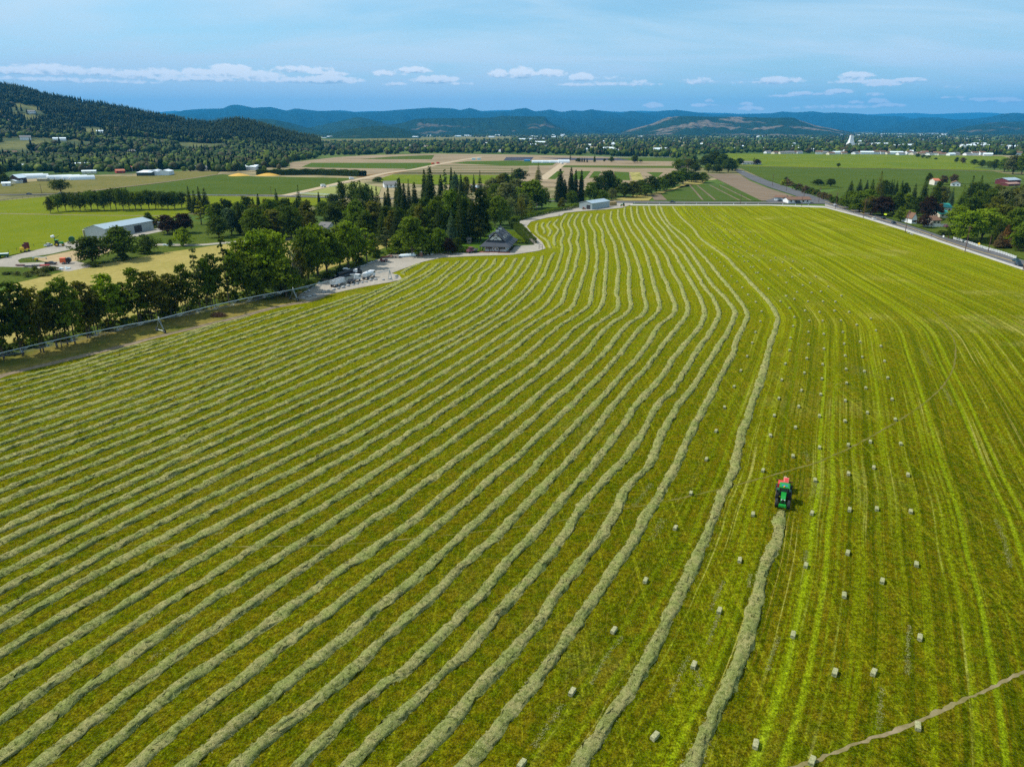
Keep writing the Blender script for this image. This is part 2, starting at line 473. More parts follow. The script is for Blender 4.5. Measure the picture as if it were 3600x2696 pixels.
g0 = gm.build('ground', far_mat()); g0['kind'] = 'structure'

# ---- windrows, traced
W = {
 0: [(2747,1794),(2740,1820),(2733,1898),(2693,1976),(2651,2146),(2603,2326),(2518,2496),(2457,2647),(2430,2710),(2380,2830)],
 1: [(2364,726),(2394,765),(2435,802),(2467,842),(2512,875),(2557,908),(2598,952),(2646,1001),(2697,1055),(2733,1115),(2728,1150),(2712,1199),(2684,1303),(2646,1416),(2608,1530),(2575,1652),(2523,1775),(2480,1898),(2400,2070),(2335,2203),(2259,2335),(2174,2467),(2108,2581),(2038,2690),(1960,2810)],
 2: [(2323,726),(2333,753),(2357,790),(2398,822),(2435,859),(2467,895),(2500,932),(2532,973),(2569,1017),(2606,1066),(2626,1107),(2618,1139),(2591,1195),(2573,1250),(2500,1385),(2440,1500),(2400,1587),(2357,1674),(2314,1744),(2265,1820),(2231,1900),(2146,2013),(2079,2117),(2023,2203),(1975,2269),(1900,2363),(1815,2467),(1730,2581),(1644,2690),(1560,2790)],
 3: [(2307,724),(2313,747),(2334,780),(2367,818),(2400,851),(2437,900),(2504,1000),(2560,1060),(2583,1099),(2570,1145),(2507,1250),(2435,1360),(2400,1407),(2363,1462),(2319,1543),(2281,1636),(2205,1716),(2155,1815),(2117,1881),(2032,1995),(1956,2089),(1900,2174),(1815,2278),(1730,2373),(1626,2477),(1559,2562),(1427,2690),(1330,2790)],
 4: [(2282,724),(2287,743),(2311,780),(2339,813),(2367,856),(2400,889),(2471,1000),(2510,1055),(2528,1103),(2512,1145),(2441,1250),(2368,1369),(2314,1420),(2281,1480),(2249,1538),(2205,1603),(2124,1690),(2048,1781),(1975,1900),(1900,1985),(1852,2042),(1767,2136),(1701,2212),(1635,2297),(1559,2363),(1484,2439),(1389,2534),(1295,2628),(1228,2690),(1120,2790)],
 5: [(2263,726),(2273,757),(2287,785),(2315,818),(2344,856),(2367,884),(2400,941),(2435,1000),(2465,1055),(2477,1101),(2458,1150),(2375,1250),(2330,1320),(2287,1369),(2227,1440),(2167,1532),(2069,1655),(1942,1796),(1862,1891),(1767,1995),(1692,2089),(1616,2165),(1512,2269),(1427,2354),(1313,2440),(1200,2547),(1059,2690),(960,2790)],
 6: [(2240,726),(2242,752),(2254,780),(2287,823),(2311,856),(2344,903),(2363,951),(2391,1000),(2410,1050),(2420,1090),(2400,1128),(2341,1201),(2281,1282),(2221,1348),(2162,1418),(2091,1511),(2015,1598),(1933,1690),(1824,1800),(1730,1900),(1626,1990),(1520,2095),(1427,2180),(1323,2275),(1200,2389),(1032,2524),(847,2690),(740,2790)],
 7: [(2218,728),(2228,780),(2254,818),(2278,856),(2306,899),(2325,955),(2348,1003),(2363,1050),(2374,1078),(2363,1107),(2315,1150),(2248,1250),(2017,1500),(1715,1800),(1602,1900),(1522,1980),(1455,2037),(1342,2130),(1200,2247),(1005,2410),(815,2557),(657,2690),(530,2800)],
 8: [(2197,728),(2197,761),(2225,818),(2254,856),(2273,899),(2287,951),(2301,1003),(2315,1050),(2320,1078),(2306,1107),(2254,1150),(2177,1250),(1929,1500),(1620,1780),(1472,1900),(1200,2115),(1005,2262),(826,2400),(600,2585),(484,2690),(360,2800)],
 9: [(2174,738),(2174,766),(2200,823),(2216,856),(2235,899),(2249,946),(2259,993),(2266,1050),(2275,1078),(2259,1107),(2197,1150),(2116,1250),(1841,1500),(1500,1790),(1358,1900),(1200,2003),(900,2222),(600,2438),(306,2690),(150,2820)],
 10: [(2150,743),(2148,771),(2169,818),(2188,856),(2202,899),(2214,946),(2211,993),(2214,1050),(2218,1083),(2197,1107),(2136,1150),(2050,1250),(1758,1500),(1450,1730),(1200,1904),(900,2111),(600,2321),(130,2690),(-60,2830)],
 11: [(2124,752),(2122,771),(2143,823),(2162,861),(2169,903),(2176,936),(2171,993),(2169,1040),(2174,1074),(2155,1102),(2084,1150),(1978,1250),(1659,1500),(1200,1815),(600,2207),(0,2661),(-200,2810)],
 12: [(2103,752),(2096,776),(2117,813),(2122,851),(2133,889),(2131,936),(2126,1012),(2117,1069),(2093,1102),(2027,1150),(1918,1250),(1565,1500),(1200,1741),(600,2113),(0,2532)],
 13: [(2081,752),(2072,780),(2091,818),(2093,856),(2100,889),(2098,932),(2084,1007),(2072,1069),(2036,1102),(1965,1150),(1846,1250),(1800,1282),(1477,1500),(1200,1675),(600,2026),(0,2410)],
 14: [(2058,752),(2046,780),(2060,818),(2062,856),(2067,889),(2062,936),(2046,988),(2022,1059),(2003,1088),(1909,1146),(1800,1231),(1500,1434),(1200,1618),(600,1943),(0,2299)],
 15: [(2036,752),(2020,785),(2034,818),(2029,851),(2036,875),(2027,917),(2020,951),(1989,1017),(1982,1050),(1961,1078),(1852,1150),(1800,1190),(1500,1389),(1200,1565),(600,1875),(0,2211)],
 16: [(2017,752),(1999,785),(2010,818),(2001,847),(2008,870),(1996,927),(1984,965),(1942,1040),(1909,1083),(1814,1147),(1500,1346),(1200,1519),(600,1820),(0,2150)],
 17: [(1994,754),(1973,790),(1982,823),(1973,851),(1977,875),(1961,936),(1928,1003),(1890,1050),(1800,1116),(1500,1300),(1200,1465),(600,1763),(0,2079)],
 18: [(1949,888),(1932,917),(1913,965),(1861,1026),(1800,1086),(1690,1157),(1500,1266),(1200,1427),(600,1714),(0,2020)],
 19: [(1909,899),(1890,951),(1843,1022),(1800,1058),(1740,1105),(1640,1165),(1500,1240),(1200,1392),(600,1672),(0,1965)],
 20: [(1878,903),(1852,946),(1800,1012),(1750,1062),(1690,1105),(1600,1157),(1480,1216),(1200,1355),(600,1632),(0,1908)],
 21: [(1845,905),(1824,941),(1800,979),(1740,1035),(1690,1078),(1620,1120),(1560,1152),(1200,1327),(600,1595),(0,1865)],
 22: [(1814,908),(1800,935),(1767,978),(1739,1001),(1692,1039),(1663,1063),(1607,1096),(1540,1130),(1200,1288),(600,1557),(0,1815)],
 23: [(1780,907),(1758,940),(1730,963),(1711,992),(1659,1030),(1626,1058),(1555,1101),(1484,1135),(1200,1257),(600,1522),(0,1766)],
 24: [(1744,909),(1725,940),(1692,963),(1678,992),(1611,1039),(1578,1058),(1507,1091),(1465,1115),(1200,1229),(600,1485),(0,1728)],
 25: [(1711,912),(1692,940),(1654,968),(1644,985),(1592,1025),(1531,1058),(1465,1093),(1200,1205),(600,1456),(0,1688)],
 26: [(1680,912),(1654,940),(1602,980),(1531,1034),(1465,1072),(1200,1181),(600,1427),(0,1646)],
 27: [(1642,916),(1621,940),(1564,978),(1540,1001),(1484,1034),(1403,1072),(1200,1161),(600,1402),(0,1618)],
 28: [(1614,918),(1578,949),(1531,987),(1460,1027),(1389,1060),(1200,1143),(600,1374),(0,1586)],
 29: [(1576,920),(1555,937),(1493,978),(1427,1015),(1342,1056),(1200,1126),(600,1350),(0,1562)],
 30: [(1547,925),(1500,960),(1430,997),(1320,1053),(1200,1109),(600,1324),(0,1530)],
 31: [(1510,927),(1470,955),(1400,997),(1300,1043),(1200,1089),(600,1301),(0,1504)],
 32: [(1440,970),(1389,997),(1300,1032),(1200,1068),(600,1278),(0,1477)],
 33: [(1271,1034),(1240,1042),(1200,1055),(1000,1124),(600,1259),(0,1453)],
 34: [(1068,1081),(1000,1100),(860,1148),(600,1237),(0,1427)],
 35: [(1020,1087),(860,1134),(600,1218),(0,1406)],
 36: [(880,1110),(760,1148),(600,1204),(400,1268),(0,1384)],
 37: [(780,1132),(600,1191),(400,1253),(0,1365)],
 38: [(560,1196),(400,1236),(250,1284),(0,1342)],
}
WX = {  # short ones: the pieces beyond the bend of the drive, and loops at the yard
 'a': [(1963,771),(1949,790),(1963,809),(1949,837),(1951,865)],
 'b': [(1937,778),(1925,795),(1937,813),(1928,832)],
 'c': [(1911,783),(1906,795),(1916,813),(1913,823)],
 'd': [(1890,785),(1885,804),(1890,823),(1923,847),(1937,875)],
 'e': [(1476,926),(1436,946),(1414,960),(1424,966)],
}
WPATH = {}
for k, pts in W.items():
    P = gp(pts)
    if k >= 12: P.append(P[-1] + (P[-1] - P[-2]).normalized() * 14)
    WPATH[k] = catmull(P, 0.7)

# ---- hay field: a sheet whose points know which row they lie in, so mowing streaks follow the rows
field_px = [(-60,1352),(0,1324),(163,1284),(366,1235),(570,1182),(773,1133),(900,1101),(981,1080),(1095,1060),(1152,1036),(1266,1011),(1380,991),(1413,983),(1405,970),(1376,962),
            (1429,942),(1486,922),(1551,907),(1673,901),(1800,897),(1841,891),(1894,883),(1918,875),(1906,852),(1869,820),(1852,797),(1866,781),(1922,767),(1975,759),(1985,750),(2044,744),
            (2125,738),(2187,732),(2211,723.5),(2700,723.5),(2900,730),(3032,765),(3175,809),(3286,845),(3451,900),(3600,950),(3800,1020)]
fp = [G(x, y).to_2d() for x, y in field_px]
d_r = (fp[-1] - fp[-2]).normalized()
fp.append(fp[-1] + d_r * 110)
fp += [Vector((fp[-1].x, 5)), Vector((-150, 5)), Vector((-170, 60))]
def in_poly(x, y, poly):
    c = False; n = len(poly); j = n - 1
    for i in range(n):
        a, b = poly[i], poly[j]
        if (a[1] > y) != (b[1] > y) and x < (b[0] - a[0]) * (y - a[1]) / (b[1] - a[1]) + a[0]: c = not c
        j = i
    return c
def build_field():
    pts = [Vector((p[0], p[1])) for p in fp]
    nb = len(pts)
    edges = [(i, (i + 1) % nb) for i in range(nb)]
    xs0, xs1 = min(p.x for p in pts), max(p.x for p in pts)
    y = 8.0
    while y < 640:
        st = 2.4 if y < 160 else 4.0
        x = xs0 + (rnd.random() * st)
        while x < xs1:
            if abs(x) < y * 0.80 + 40 and in_poly(x, y, fp): pts.append(Vector((x + rnd.uniform(-.2, .2), y + rnd.uniform(-.2, .2))))
            x += st
        y += st
    V, E, Fc, *_ = geometry.delaunay_2d_cdt(pts, edges, [], 1, 1e-4)
    me = bpy.data.meshes.new('hay_field')
    me.from_pydata([(v.x, v.y, 0.0) for v in V], [], Fc)
    # row coordinate
    kt = {}
    allp = []
    for k, P in WPATH.items():
        for p in P[::2]: allp.append((p.x, p.y, k))
    kd = kdtree.KDTree(len(allp))
    for i, a in enumerate(allp): kd.insert((a[0], a[1], 0), i)
    kd.balance()
    one = kdtree.KDTree(len(WPATH[1])); 
    p1 = WPATH[1]
    # W1 carried on to the drive's end and towards the camera for the baled ground on its far side
    for i, p in enumerate(p1): one.insert((p.x, p.y, 0), i)
    one.balance()
    u = np.zeros(len(V), dtype=np.float32)
    for i, v in enumerate(V):
        res = kd.find_n((v.x, v.y, 0), 40)
        k1, d1 = allp[res[0][1]][2], res[0][2]
        k2 = None
        for r_ in res[1:]:
            kk = allp[r_[1]][2]
            if kk != k1: k2, d2 = kk, r_[2]; break
        side = -1
        if k1 <= 2:
            co, idx, d = one.find((v.x, v.y, 0))
            nx = p1[min(idx + 1, len(p1) - 1)] - p1[max(idx - 1, 0)]
            side = nx.y * (v.x - co.x) - nx.x * (v.y - co.y)
            side = -side    # the line runs towards the camera: its picture-right side comes out positive
        if k1 == 0 or (k1 == 1 and side > 0): u[i] = 1 - d / 9.0
        elif k2 is None: u[i] = k1
        elif k1 == 1 and k2 == 0: u[i] = 1 + d1 / 9.0
        else: u[i] = (k1 * d2 + k2 * d1) / (d1 + d2 + 1e-6)
    a = me.attributes.new('row', 'FLOAT', 'POINT'); a.data.foreach_set('value', u)
    m, t, out = new_mat('mown_hay_field')
    tc = t.n('ShaderNodeTexCoord').outputs['Object']
    at = t.n('ShaderNodeAttribute', attribute_name='row'); row = at.outputs['Fac']
    sp = t.n('ShaderNodeSeparateXYZ'); t.l(tc, sp.inputs[0]); X, Y, Z = sp.outputs
    fine = t.noise(tc, 3.2, 5, 0.72)
    mid = t.noise(tc, 0.45, 5, 0.65)
    big = t.noise(tc, 0.035, 4, 0.55)
    def streak(kr, kx, det=3, rough=0.6, off=0.0):
        return t.noise(t.comb(t.math('MULTIPLY', row, kr), t.math('MULTIPLY_ADD', X, kx, off), t.math('MULTIPLY', Y, kx)), 1.0, det, rough)
    s1 = streak(4.3, 0.006, 4, 0.7); s2 = streak(17.0, 0.012, 3, 0.6, 7.0); s3 = streak(1.3, 0.004, 2, 0.5, 3.0)
    # the baled side shows wheel marks much more strongly than the ground between standing windrows
    baled = t.smooth(row, 2.2, 0.2)
    amp = t.math('MULTIPLY_ADD', baled, 0.50, 0.50)
    dist = t.smooth(Y, 60.0, 330.0)  # near colours painted darker, for the shade seen down between the blades
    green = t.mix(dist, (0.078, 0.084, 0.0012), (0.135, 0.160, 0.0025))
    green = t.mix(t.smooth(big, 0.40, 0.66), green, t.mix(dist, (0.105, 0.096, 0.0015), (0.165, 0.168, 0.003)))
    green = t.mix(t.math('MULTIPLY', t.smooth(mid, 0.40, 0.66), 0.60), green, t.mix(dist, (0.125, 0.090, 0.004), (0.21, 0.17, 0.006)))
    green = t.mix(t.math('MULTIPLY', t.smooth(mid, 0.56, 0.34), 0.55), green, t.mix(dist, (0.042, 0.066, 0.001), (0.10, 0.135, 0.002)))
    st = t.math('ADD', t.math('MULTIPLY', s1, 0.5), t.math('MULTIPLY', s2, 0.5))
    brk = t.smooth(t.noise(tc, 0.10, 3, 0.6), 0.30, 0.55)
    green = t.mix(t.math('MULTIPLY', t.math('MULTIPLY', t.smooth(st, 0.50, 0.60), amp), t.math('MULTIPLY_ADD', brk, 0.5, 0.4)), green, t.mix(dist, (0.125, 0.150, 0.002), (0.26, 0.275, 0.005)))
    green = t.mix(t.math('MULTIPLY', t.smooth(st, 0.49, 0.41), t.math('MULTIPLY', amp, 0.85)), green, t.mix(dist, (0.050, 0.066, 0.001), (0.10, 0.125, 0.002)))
    # bright twin wheel lines, a pair to each lifted row
    fr = t.math('FRACT', t.math('ADD', row, 100.15))
    tw = t.math('MAXIMUM', t.smooth(t.math('ABSOLUTE', t.math('SUBTRACT', fr, 0.36)), 0.055, 0.015), t.smooth(t.math('ABSOLUTE', t.math('SUBTRACT', fr, 0.60)), 0.055, 0.015))
    green = t.mix(t.math('MULTIPLY', t.math('MULTIPLY', tw, t.math('MULTIPLY', baled, t.smooth(row, -22.0, -8.0))), t.math('MULTIPLY_ADD', t.smooth(s3, 0.42, 0.6), 0.50, 0.06)), green, (0.21, 0.275, 0.005))
    # pale straw tracks where the swather and baler wheels ran: thin and broken
    thin = t.math('MULTIPLY', t.smooth(s2, 0.58, 0.68), t.smooth(streak(2.2, 0.02, 4, 0.65, 19.0), 0.46, 0.62))
    green = t.mix(t.math('MULTIPLY', thin, t.math('MULTIPLY_ADD', baled, 0.50, 0.12)), green, (0.36, 0.32, 0.08))
    # cross marks left by turning machines
    xr = t.noise(t.mapping(tc, scale=(0.9, 0.016, 1), rot=(0, 0, R(38))), 1.0, 4, 0.65)
    xr2 = t.noise(t.mapping(tc, scale=(1.1, 0.014, 1), rot=(0, 0, R(-3))), 1.0, 4, 0.65)
    xr3 = t.noise(t.mapping(tc, scale=(0.8, 0.016, 1), rot=(0, 0, R(-24))), 1.0, 4, 0.65)
    cross = t.math('MAXIMUM', t.smooth(xr, 0.58, 0.68), t.math('MAXIMUM', t.smooth(xr2, 0.57, 0.68), t.smooth(xr3, 0.60, 0.7)))
    green = t.mix(t.math('MULTIPLY', cross, t.math('MULTIPLY_ADD', t.smooth(row, 14.0, 1.0), 0.34, 0.10)), green, (0.21, 0.215, 0.006))
    # dry patches
    dp = t.math('MULTIPLY', t.smooth(t.noise(tc, 0.022, 5, 0.7), 0.53, 0.68), t.smooth(s2, 0.36, 0.6))
    green = t.mix(t.math('MULTIPLY', dp, t.math('MULTIPLY_ADD', t.smooth(X, 70.0, 230.0), 0.62, 0.12)), green, (0.40, 0.34, 0.10))
    # stubble: light and dark tufts, shade in the gaps between blades painted in
    t1 = t.noise(tc, 4.5, 3, 0.7); t2 = t.noise(tc, 1.5, 4, 0.7)
    tuft = t.math('MULTIPLY_ADD', t.smooth(t1, 0.30, 0.70), 1.15, 0.42)
    tuft = t.math('MULTIPLY', tuft, t.math('MULTIPLY_ADD', t.smooth(t2, 0.30, 0.70), 1.05, 0.50))
    vm = t.n('ShaderNodeVectorMath', operation='SCALE'); t.l(green, vm.inputs[0]); t.l(tuft, vm.inputs['Scale'])
    hgt = t.math('ADD', t1, t.math('MULTIPLY', t2, 1.4))
    bsdf(t, out, vm.outputs[0], 1.0, 0, 0.0, bump=hgt, bump_s=0.8, bump_d=0.25)
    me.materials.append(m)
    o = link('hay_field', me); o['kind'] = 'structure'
build_field()

def hay_mat():
    m, t, out = new_mat('cut_hay')
    tc = t.n('ShaderNodeTexCoord').outputs['Object']
    a = t.noise(tc, 0.30, 4, 0.65); b = t.noise(tc, 1.9, 5, 0.8); c = t.noise(t.mapping(tc, scale=(1, 1, 2.0)), 5.0, 4, 0.8)
    col = t.mix(t.smooth(a, 0.38, 0.62), (0.255, 0.285, 0.080), (0.345, 0.315, 0.120))
    col = t.mix(t.math('MULTIPLY', t.smooth(b, 0.54, 0.36), 0.9), col, (0.105, 0.13, 0.022))  # shade in the gaps of the hay, put into the colour
    col = t.mix(t.math('MULTIPLY', t.smooth(c, 0.53, 0.66), 0.8), col, (0.54, 0.51, 0.24))
    bsdf(t, out, col, 1.0, 0, 0.0, bump=t.math('ADD', b, t.math('MULTIPLY', c, 0.8)), bump_s=1.0, bump_d=0.3)
    return m
M_hay = hay_mat()

def windrow_mesh(name, P, width=1.75, height=0.42, seed=0, near=True):
    g = np.random.default_rng(seed)
    n = len(P)
    A = np.array([[p.x, p.y] for p in P])
    D = np.gradient(A, axis=0); D /= np.linalg.norm(D, axis=1, keepdims=True) + 1e-9
    S = np.stack([D[:, 1], -D[:, 0]], 1)
    def walk(per, amp):
        k = max(2, int(n * 0.7 / per) + 2)
        return np.interp(np.arange(n) * 0.7 / per, np.arange(k), g.normal(0, amp, k))
    off = walk(6, 0.10) + walk(1.6, 0.07)
    wd = width * (1 + walk(3.5, 0.10) + walk(1.0, 0.07)); ht = height * (1 + walk(2.5, 0.16) + walk(0.9, 0.16))
    ends = np.minimum(1, np.minimum(np.arange(n), np.arange(n)[::-1]) / 4.0); ht = ht * (0.25 + 0.75 * ends); wd = wd * (0.5 + 0.5 * ends)
    prof = np.array([-1, -0.86, -0.62, -0.33, 0, 0.33, 0.62, 0.86, 1.0]); hz = np.array([-0.02, 0.42, 0.78, 0.96, 1.0, 0.96, 0.78, 0.42, -0.02])
    K = len(prof)
    lat = prof[None, :] * wd[:, None] / 2 + off[:, None] + g.normal(0, 0.10, (n, K))
    alo = g.normal(0, 0.12, (n, K))
    z = np.maximum(hz[None, :] * ht[:, None] + g.normal(0, 0.085, (n, K)) * (hz > 0)[None, :], -0.03)
    V = np.zeros((n, K, 3))
    V[:, :, 0] = A[:, None, 0] + S[:, None, 0] * lat + D[:, None, 0] * alo
    V[:, :, 1] = A[:, None, 1] + S[:, None, 1] * lat + D[:, None, 1] * alo
    V[:, :, 2] = z + 0.0
    idx = np.arange(n * K).reshape(n, K)
    Q = np.stack([idx[:-1, :-1], idx[:-1, 1:], idx[1:, 1:], idx[1:, :-1]], -1).reshape(-1, 4)
    V = V.reshape(-1, 3)
    # loose wisps of hay on the back and along both edges
    dist = np.hypot(A[:, 0], A[:, 1])
    dens = np.clip(24 * np.clip((260 - dist) / 160, 0.10, 1), 2, 24)
    ii = np.repeat(np.arange(n), g.poisson(dens))
    m = len(ii)
    q = g.uniform(-1.12, 1.12, m)
    hh = np.interp(np.abs(q), [0, 0.33, 0.62, 0.86, 1.0, 1.2], [1, 0.96, 0.78, 0.42, 0.05, 0.02]) * ht[ii]
    cx = A[ii, 0] + S[ii, 0] * (q * wd[ii] / 2 + off[ii]); cy = A[ii, 1] + S[ii, 1] * (q * wd[ii] / 2 + off[ii])
    ang = g.uniform(0, 2 * np.pi, m); L = g.uniform(0.15, 0.48, m); th = g.uniform(0.025, 0.055, m) * np.clip(dist[ii] / 90, 1, 2.5)
    dx, dy = np.cos(ang), np.sin(ang); up = g.uniform(-0.02, 0.20, m)
    B = np.stack([cx, cy, hh + 0.02], 1)
    T = np.stack([dx * L, dy * L, up], 1); N = np.stack([-dy * th, dx * th, th * 0.3], 1)
    wv = np.concatenate([(B - T * 0.5 - N), (B - T * 0.5 + N), (B + T * 0.5)], 0)
    b0 = len(V); tri = np.stack([b0 + np.arange(m), b0 + m + np.arange(m), b0 + 2 * m + np.arange(m)], 1)
    return np_mesh(name, np.concatenate([V, wv]), [Q, tri], M_hay)

WG = 'windrows of cut hay waiting to be baled'
for k in sorted(WPATH):
    o = link('windrow', windrow_mesh('windrow', WPATH[k], 1.4 if k > 33 else 1.58, 0.26 if k > 33 else 0.33, 100 + k))
    if k == 0: lab = 'short grey-green hay windrow running from under the tractor towards the viewer'
    elif k == 1: lab = 'wavy hay windrow running just beside the tractor, the outermost beside the baled ground'
    else: lab = 'wavy grey-green hay windrow, the %s one from the row of bales beside the tractor' % nth(k - 1)
    if k >= 34: lab = 'thin ragged hay windrow, the %s one in from the dirt track' % nth(39 - k)
    tag(o, lab, 'windrow', WG)
    o['_k'] = k
for k, lab in (('a', 'short hay windrow by the drive bend, fourth from the drive'), ('b', 'short hay windrow by the drive bend, third from the drive'), ('c', 'shortest hay windrow by the drive bend, second from the drive'),
               ('d', 'curved hay windrow hugging the gravel drive bend'), ('e', 'hooked end of a hay windrow beside the gravel yard')):
    tag(link('windrow', windrow_mesh('windrow', catmull(gp(WX[k]), 0.7), 1.7, 0.4, 300 + ord(k))), lab, 'windrow', WG)
for o in COL.objects:
    if '_k' in o: del o['_k']

# ---- wheel ruts of the watering machine: two circles worn into the hay
M_rut = ground_mat('faint_rut', (0.19, 0.155, 0.055), (0.13, 0.13, 0.02), (0.09, 0.09, 0.01), big=0.12, fine=0.6)
M_rut2 = ground_mat('worn_rut', (0.27, 0.21, 0.13), (0.21, 0.18, 0.08), (0.13, 0.11, 0.03), big=0.12, fine=0.6)
strip('rut', [(3700,2322),(3600,2363),(3450,2432),(3298,2500),(3223,2538),(3120,2575),(3024,2609),(2900,2657),(2807,2694),(2700,2730)], 0.40, 0.012, M_rut2, jag=0.17, step=0.6)
strip('rut', [(245,1908),(480,1915),(765,1921),(1000,1920),(1178,1915),(1400,1897),(1650,1872),(1923,1837),(2150,1797),(2400,1750)], 0.17, 0.012, M_rut, jag=0.10, step=0.9)
strip('rut', [(2400,1750),(2495,1728),(2589,1704),(2730,1666),(2873,1624),(2970,1582),(3062,1534),(3150,1484),(3232,1430),(3290,1382),(3327,1340),(3352,1290),(3360,1236),(3354,1195),(3336,1161),(3306,1120),(3270,1085),(3225,1063),(3185,1047)], 0.34, 0.012, M_rut, jag=0.14, step=0.8)

# ---- surroundings of the hay field
sheet('verge', [(-200,1420),(0,1326),(163,1286),(366,1237),(570,1184),(773,1135),(900,1103),(981,1082),(1095,1062),(1150,1036),(1120,985),(1000,1020),(860,1058),(600,1110),(300,1180),(0,1255),(-200,1330)], 0.006, M_dry)
strip('dirt_track', [(-160,1396),(0,1323),(163,1282),(366,1233),(570,1180),(773,1131),(900,1099),(981,1077),(1095,1057),(1152,1034),(1266,1009),(1380,988),(1415,980)], 2.6, 0.016, M_dirt, jag=0.25, step=2.5)
sheet('woodland_floor', [(-200,1335),(0,1258),(300,1183),(600,1113),(860,1061),(1000,1023),(1130,985),(1185,968),(1250,935),(1320,915),(1380,890),(1500,880),(1640,870),(1700,840),(1700,780),(1250,760),(1100,790),(860,840),(830,880),(600,960),(300,1050),(0,1100),(-200,1150)], 0.003, M_grass_d)
sheet('straw_field', [(-200,1130),(0,1030),(60,992),(110,981),(260,944),(366,928),(590,887),(773,861),(838,855),(1000,848),(1200,840),(1408,836),(1400,852),(1319,884),(1225,922),(1100,962),(900,1012),(600,1085),(300,1152),(0,1215),(-200,1262)], 0.010, M_straw)
# gravel drive and yard
drive = [(1085,1056),(1152,1035),(1266,1010),(1380,990),(1413,982),(1405,969),(1376,961),(1429,941),(1486,921),(1551,906),(1673,900),(1800,896),(1841,890),(1894,882),(1918,874),(1906,851),(1869,819),(1852,796),(1866,780),(1922,766),(1975,758),(1985,749),(2044,743),(2125,737),(2187,731),(2225,718),(2225,708),(2140,710),
         (2030,722),(1965,736),(1900,755),(1828,777),(1826,787),(1836,806),(1862,842),(1880,861),(1810,866),(1800,880),(1690,889),(1600,889),(1480,893),(1380,890),(1320,917),(1255,940),(1200,960),(1130,992),(1060,1030),(1040,1050)]
sheet('gravel_drive', drive, 0.020, M_gravel)
sheet('lawn', [(1500,882),(1690,886),(1700,868),(1760,820),(1740,800),(1640,812),(1560,850)], 0.014, M_lawn)
# left: barn yard
sheet('meadow', [(-300,715),(0,707),(163,692),(650,688),(1160,697),(1140,722),(700,738),(600,770),(560,786),(366,824),(300,842),(0,905),(-300,970)], 0.006, M_brightgrass)
strip('dirt_track', [(-200,749),(0,751),(300,757),(590,759)], 3.0, 0.016, M_dirt)
sheet('yard_grass', [(-250,1000),(-250,960),(0,908),(366,826),(560,788),(640,772),(860,800),(850,852),(770,862),(590,888),(366,930),(250,948),(110,985),(-20,1000)], 0.009, M_grass_d)
sheet('gravel_yard', [(-250,990),(-250,948),(0,912),(70,893),(180,866),(277,842),(380,824),(470,818),(572,800),(577,812),(480,832),(380,852),(300,866),(180,893),(75,909),(62,916),(70,925),(160,922),(262,917),(300,926),(345,928),(335,938),(290,944),(240,955),(190,948),(90,940),(0,938)], 0.018, M_gravel)
sheet('sandy_lot', [(118,911),(200,893),(277,877),(399,858),(410,876),(330,905),(262,919),(163,921)], 0.022, M_sand)
strip('gravel_lane', [(545,860),(600,861),(690,862),(770,856),(838,850),(1000,841),(1200,836),(1420,832)], 6.0, 0.026, M_gravel)
sheet('scrub_bank', [(-200,950),(0,942),(110,944),(200,950),(225,955),(110,983),(30,1000),(-200,1040)], 0.024, M_grass_d)
# main roads
strip('road', [(-300,690),(0,686),(120,684),(220,682),(330,683),(647,685),(900,687),(1152,694),(1500,700),(1800,705),(2138,709)], 8.0, 0.030, M_asphalt)
sheet('road', [(2138,706),(2400,709),(2700,710),(2870,712),(2800,690),(2700,657),(2640,633),(2600,611),(2580,598),(2595,594),(2625,606),(2700,636),(2800,668),(2900,702),(3082,757),(3208,796),(3341,840),(3480,879),(3600,916),(3800,980),(3800,1015),(3561,933),(3396,884),(3230,820),(3065,771),(2900,717),(2700,716.5),(2400,716),(2138,714)], 0.034, M_asphalt)
sheet('shoulder', [(2900,717.5),(3065,771.5),(3230,820.5),(3396,884.5),(3561,933.5),(3800,1016),(3800,1030),(3600,944),(3451,894),(3286,839),(3175,803),(3032,760),(2900,725)], 0.028, M_gravel)
sheet('sidewalk', [(2216,718.5),(2500,719.5),(2700,719.5),(2895,725),(3032,760),(3175,803),(3286,839),(3451,894),(3600,943),(3800,1012),(3800,1024),(3600,951),(3451,901),(3286,846),(3175,810),(3032,766),(2900,731),(2700,723),(2216,723)], 0.045, M_concrete)
strip('road_line', [(2900,709.5),(3074,764),(3219,808),(3368,862),(3520,906),(3620,938)], 0.45, 0.040, M_line_y)
strip('road_line', [(2900,715.8),(3065,769.5),(3230,818),(3396,881),(3561,930)], 0.25, 0.040, M_line_w)
strip('road_line', [(2250,712.2),(2500,713),(2700,713.5),(2840,714)], 0.4, 0.040, M_line_y)
# farm fields beyond
sheet('pasture', [(-300,668),(-300,640),(0,652),(120,638),(330,619),(480,620),(610,602),(772,605),(760,614),(560,642),(270,678),(0,680)], 0.008, M_brownfield)
sheet('crop_field', [(275,679),(560,645),(780,613),(900,621),(1280,627),(1180,650),(1120,662),(1020,684),(647,684)], 0.010, M_farmgreen)
strip('dirt_track', [(262,679),(400,662),(560,643),(690,625),(772,613),(860,606),(1000,594)], 5.0, 0.020, M_dirt)
sheet('crop_field', [(1050,684),(1120,668),(1160,657),(1185,650),(1260,640),(1340,660),(1330,690),(1193,692)], 0.012, ground_mat('pale_paddock', (0.24, 0.26, 0.07), (0.30, 0.29, 0.10), (0.17, 0.19, 0.05), 0.04, 0.3))
tan = crop_mat('tan_strips', (0.26, 0.195, 0.12), (0.35, 0.265, 0.165), R(82), 14.0, (0.20, 0.155, 0.09))
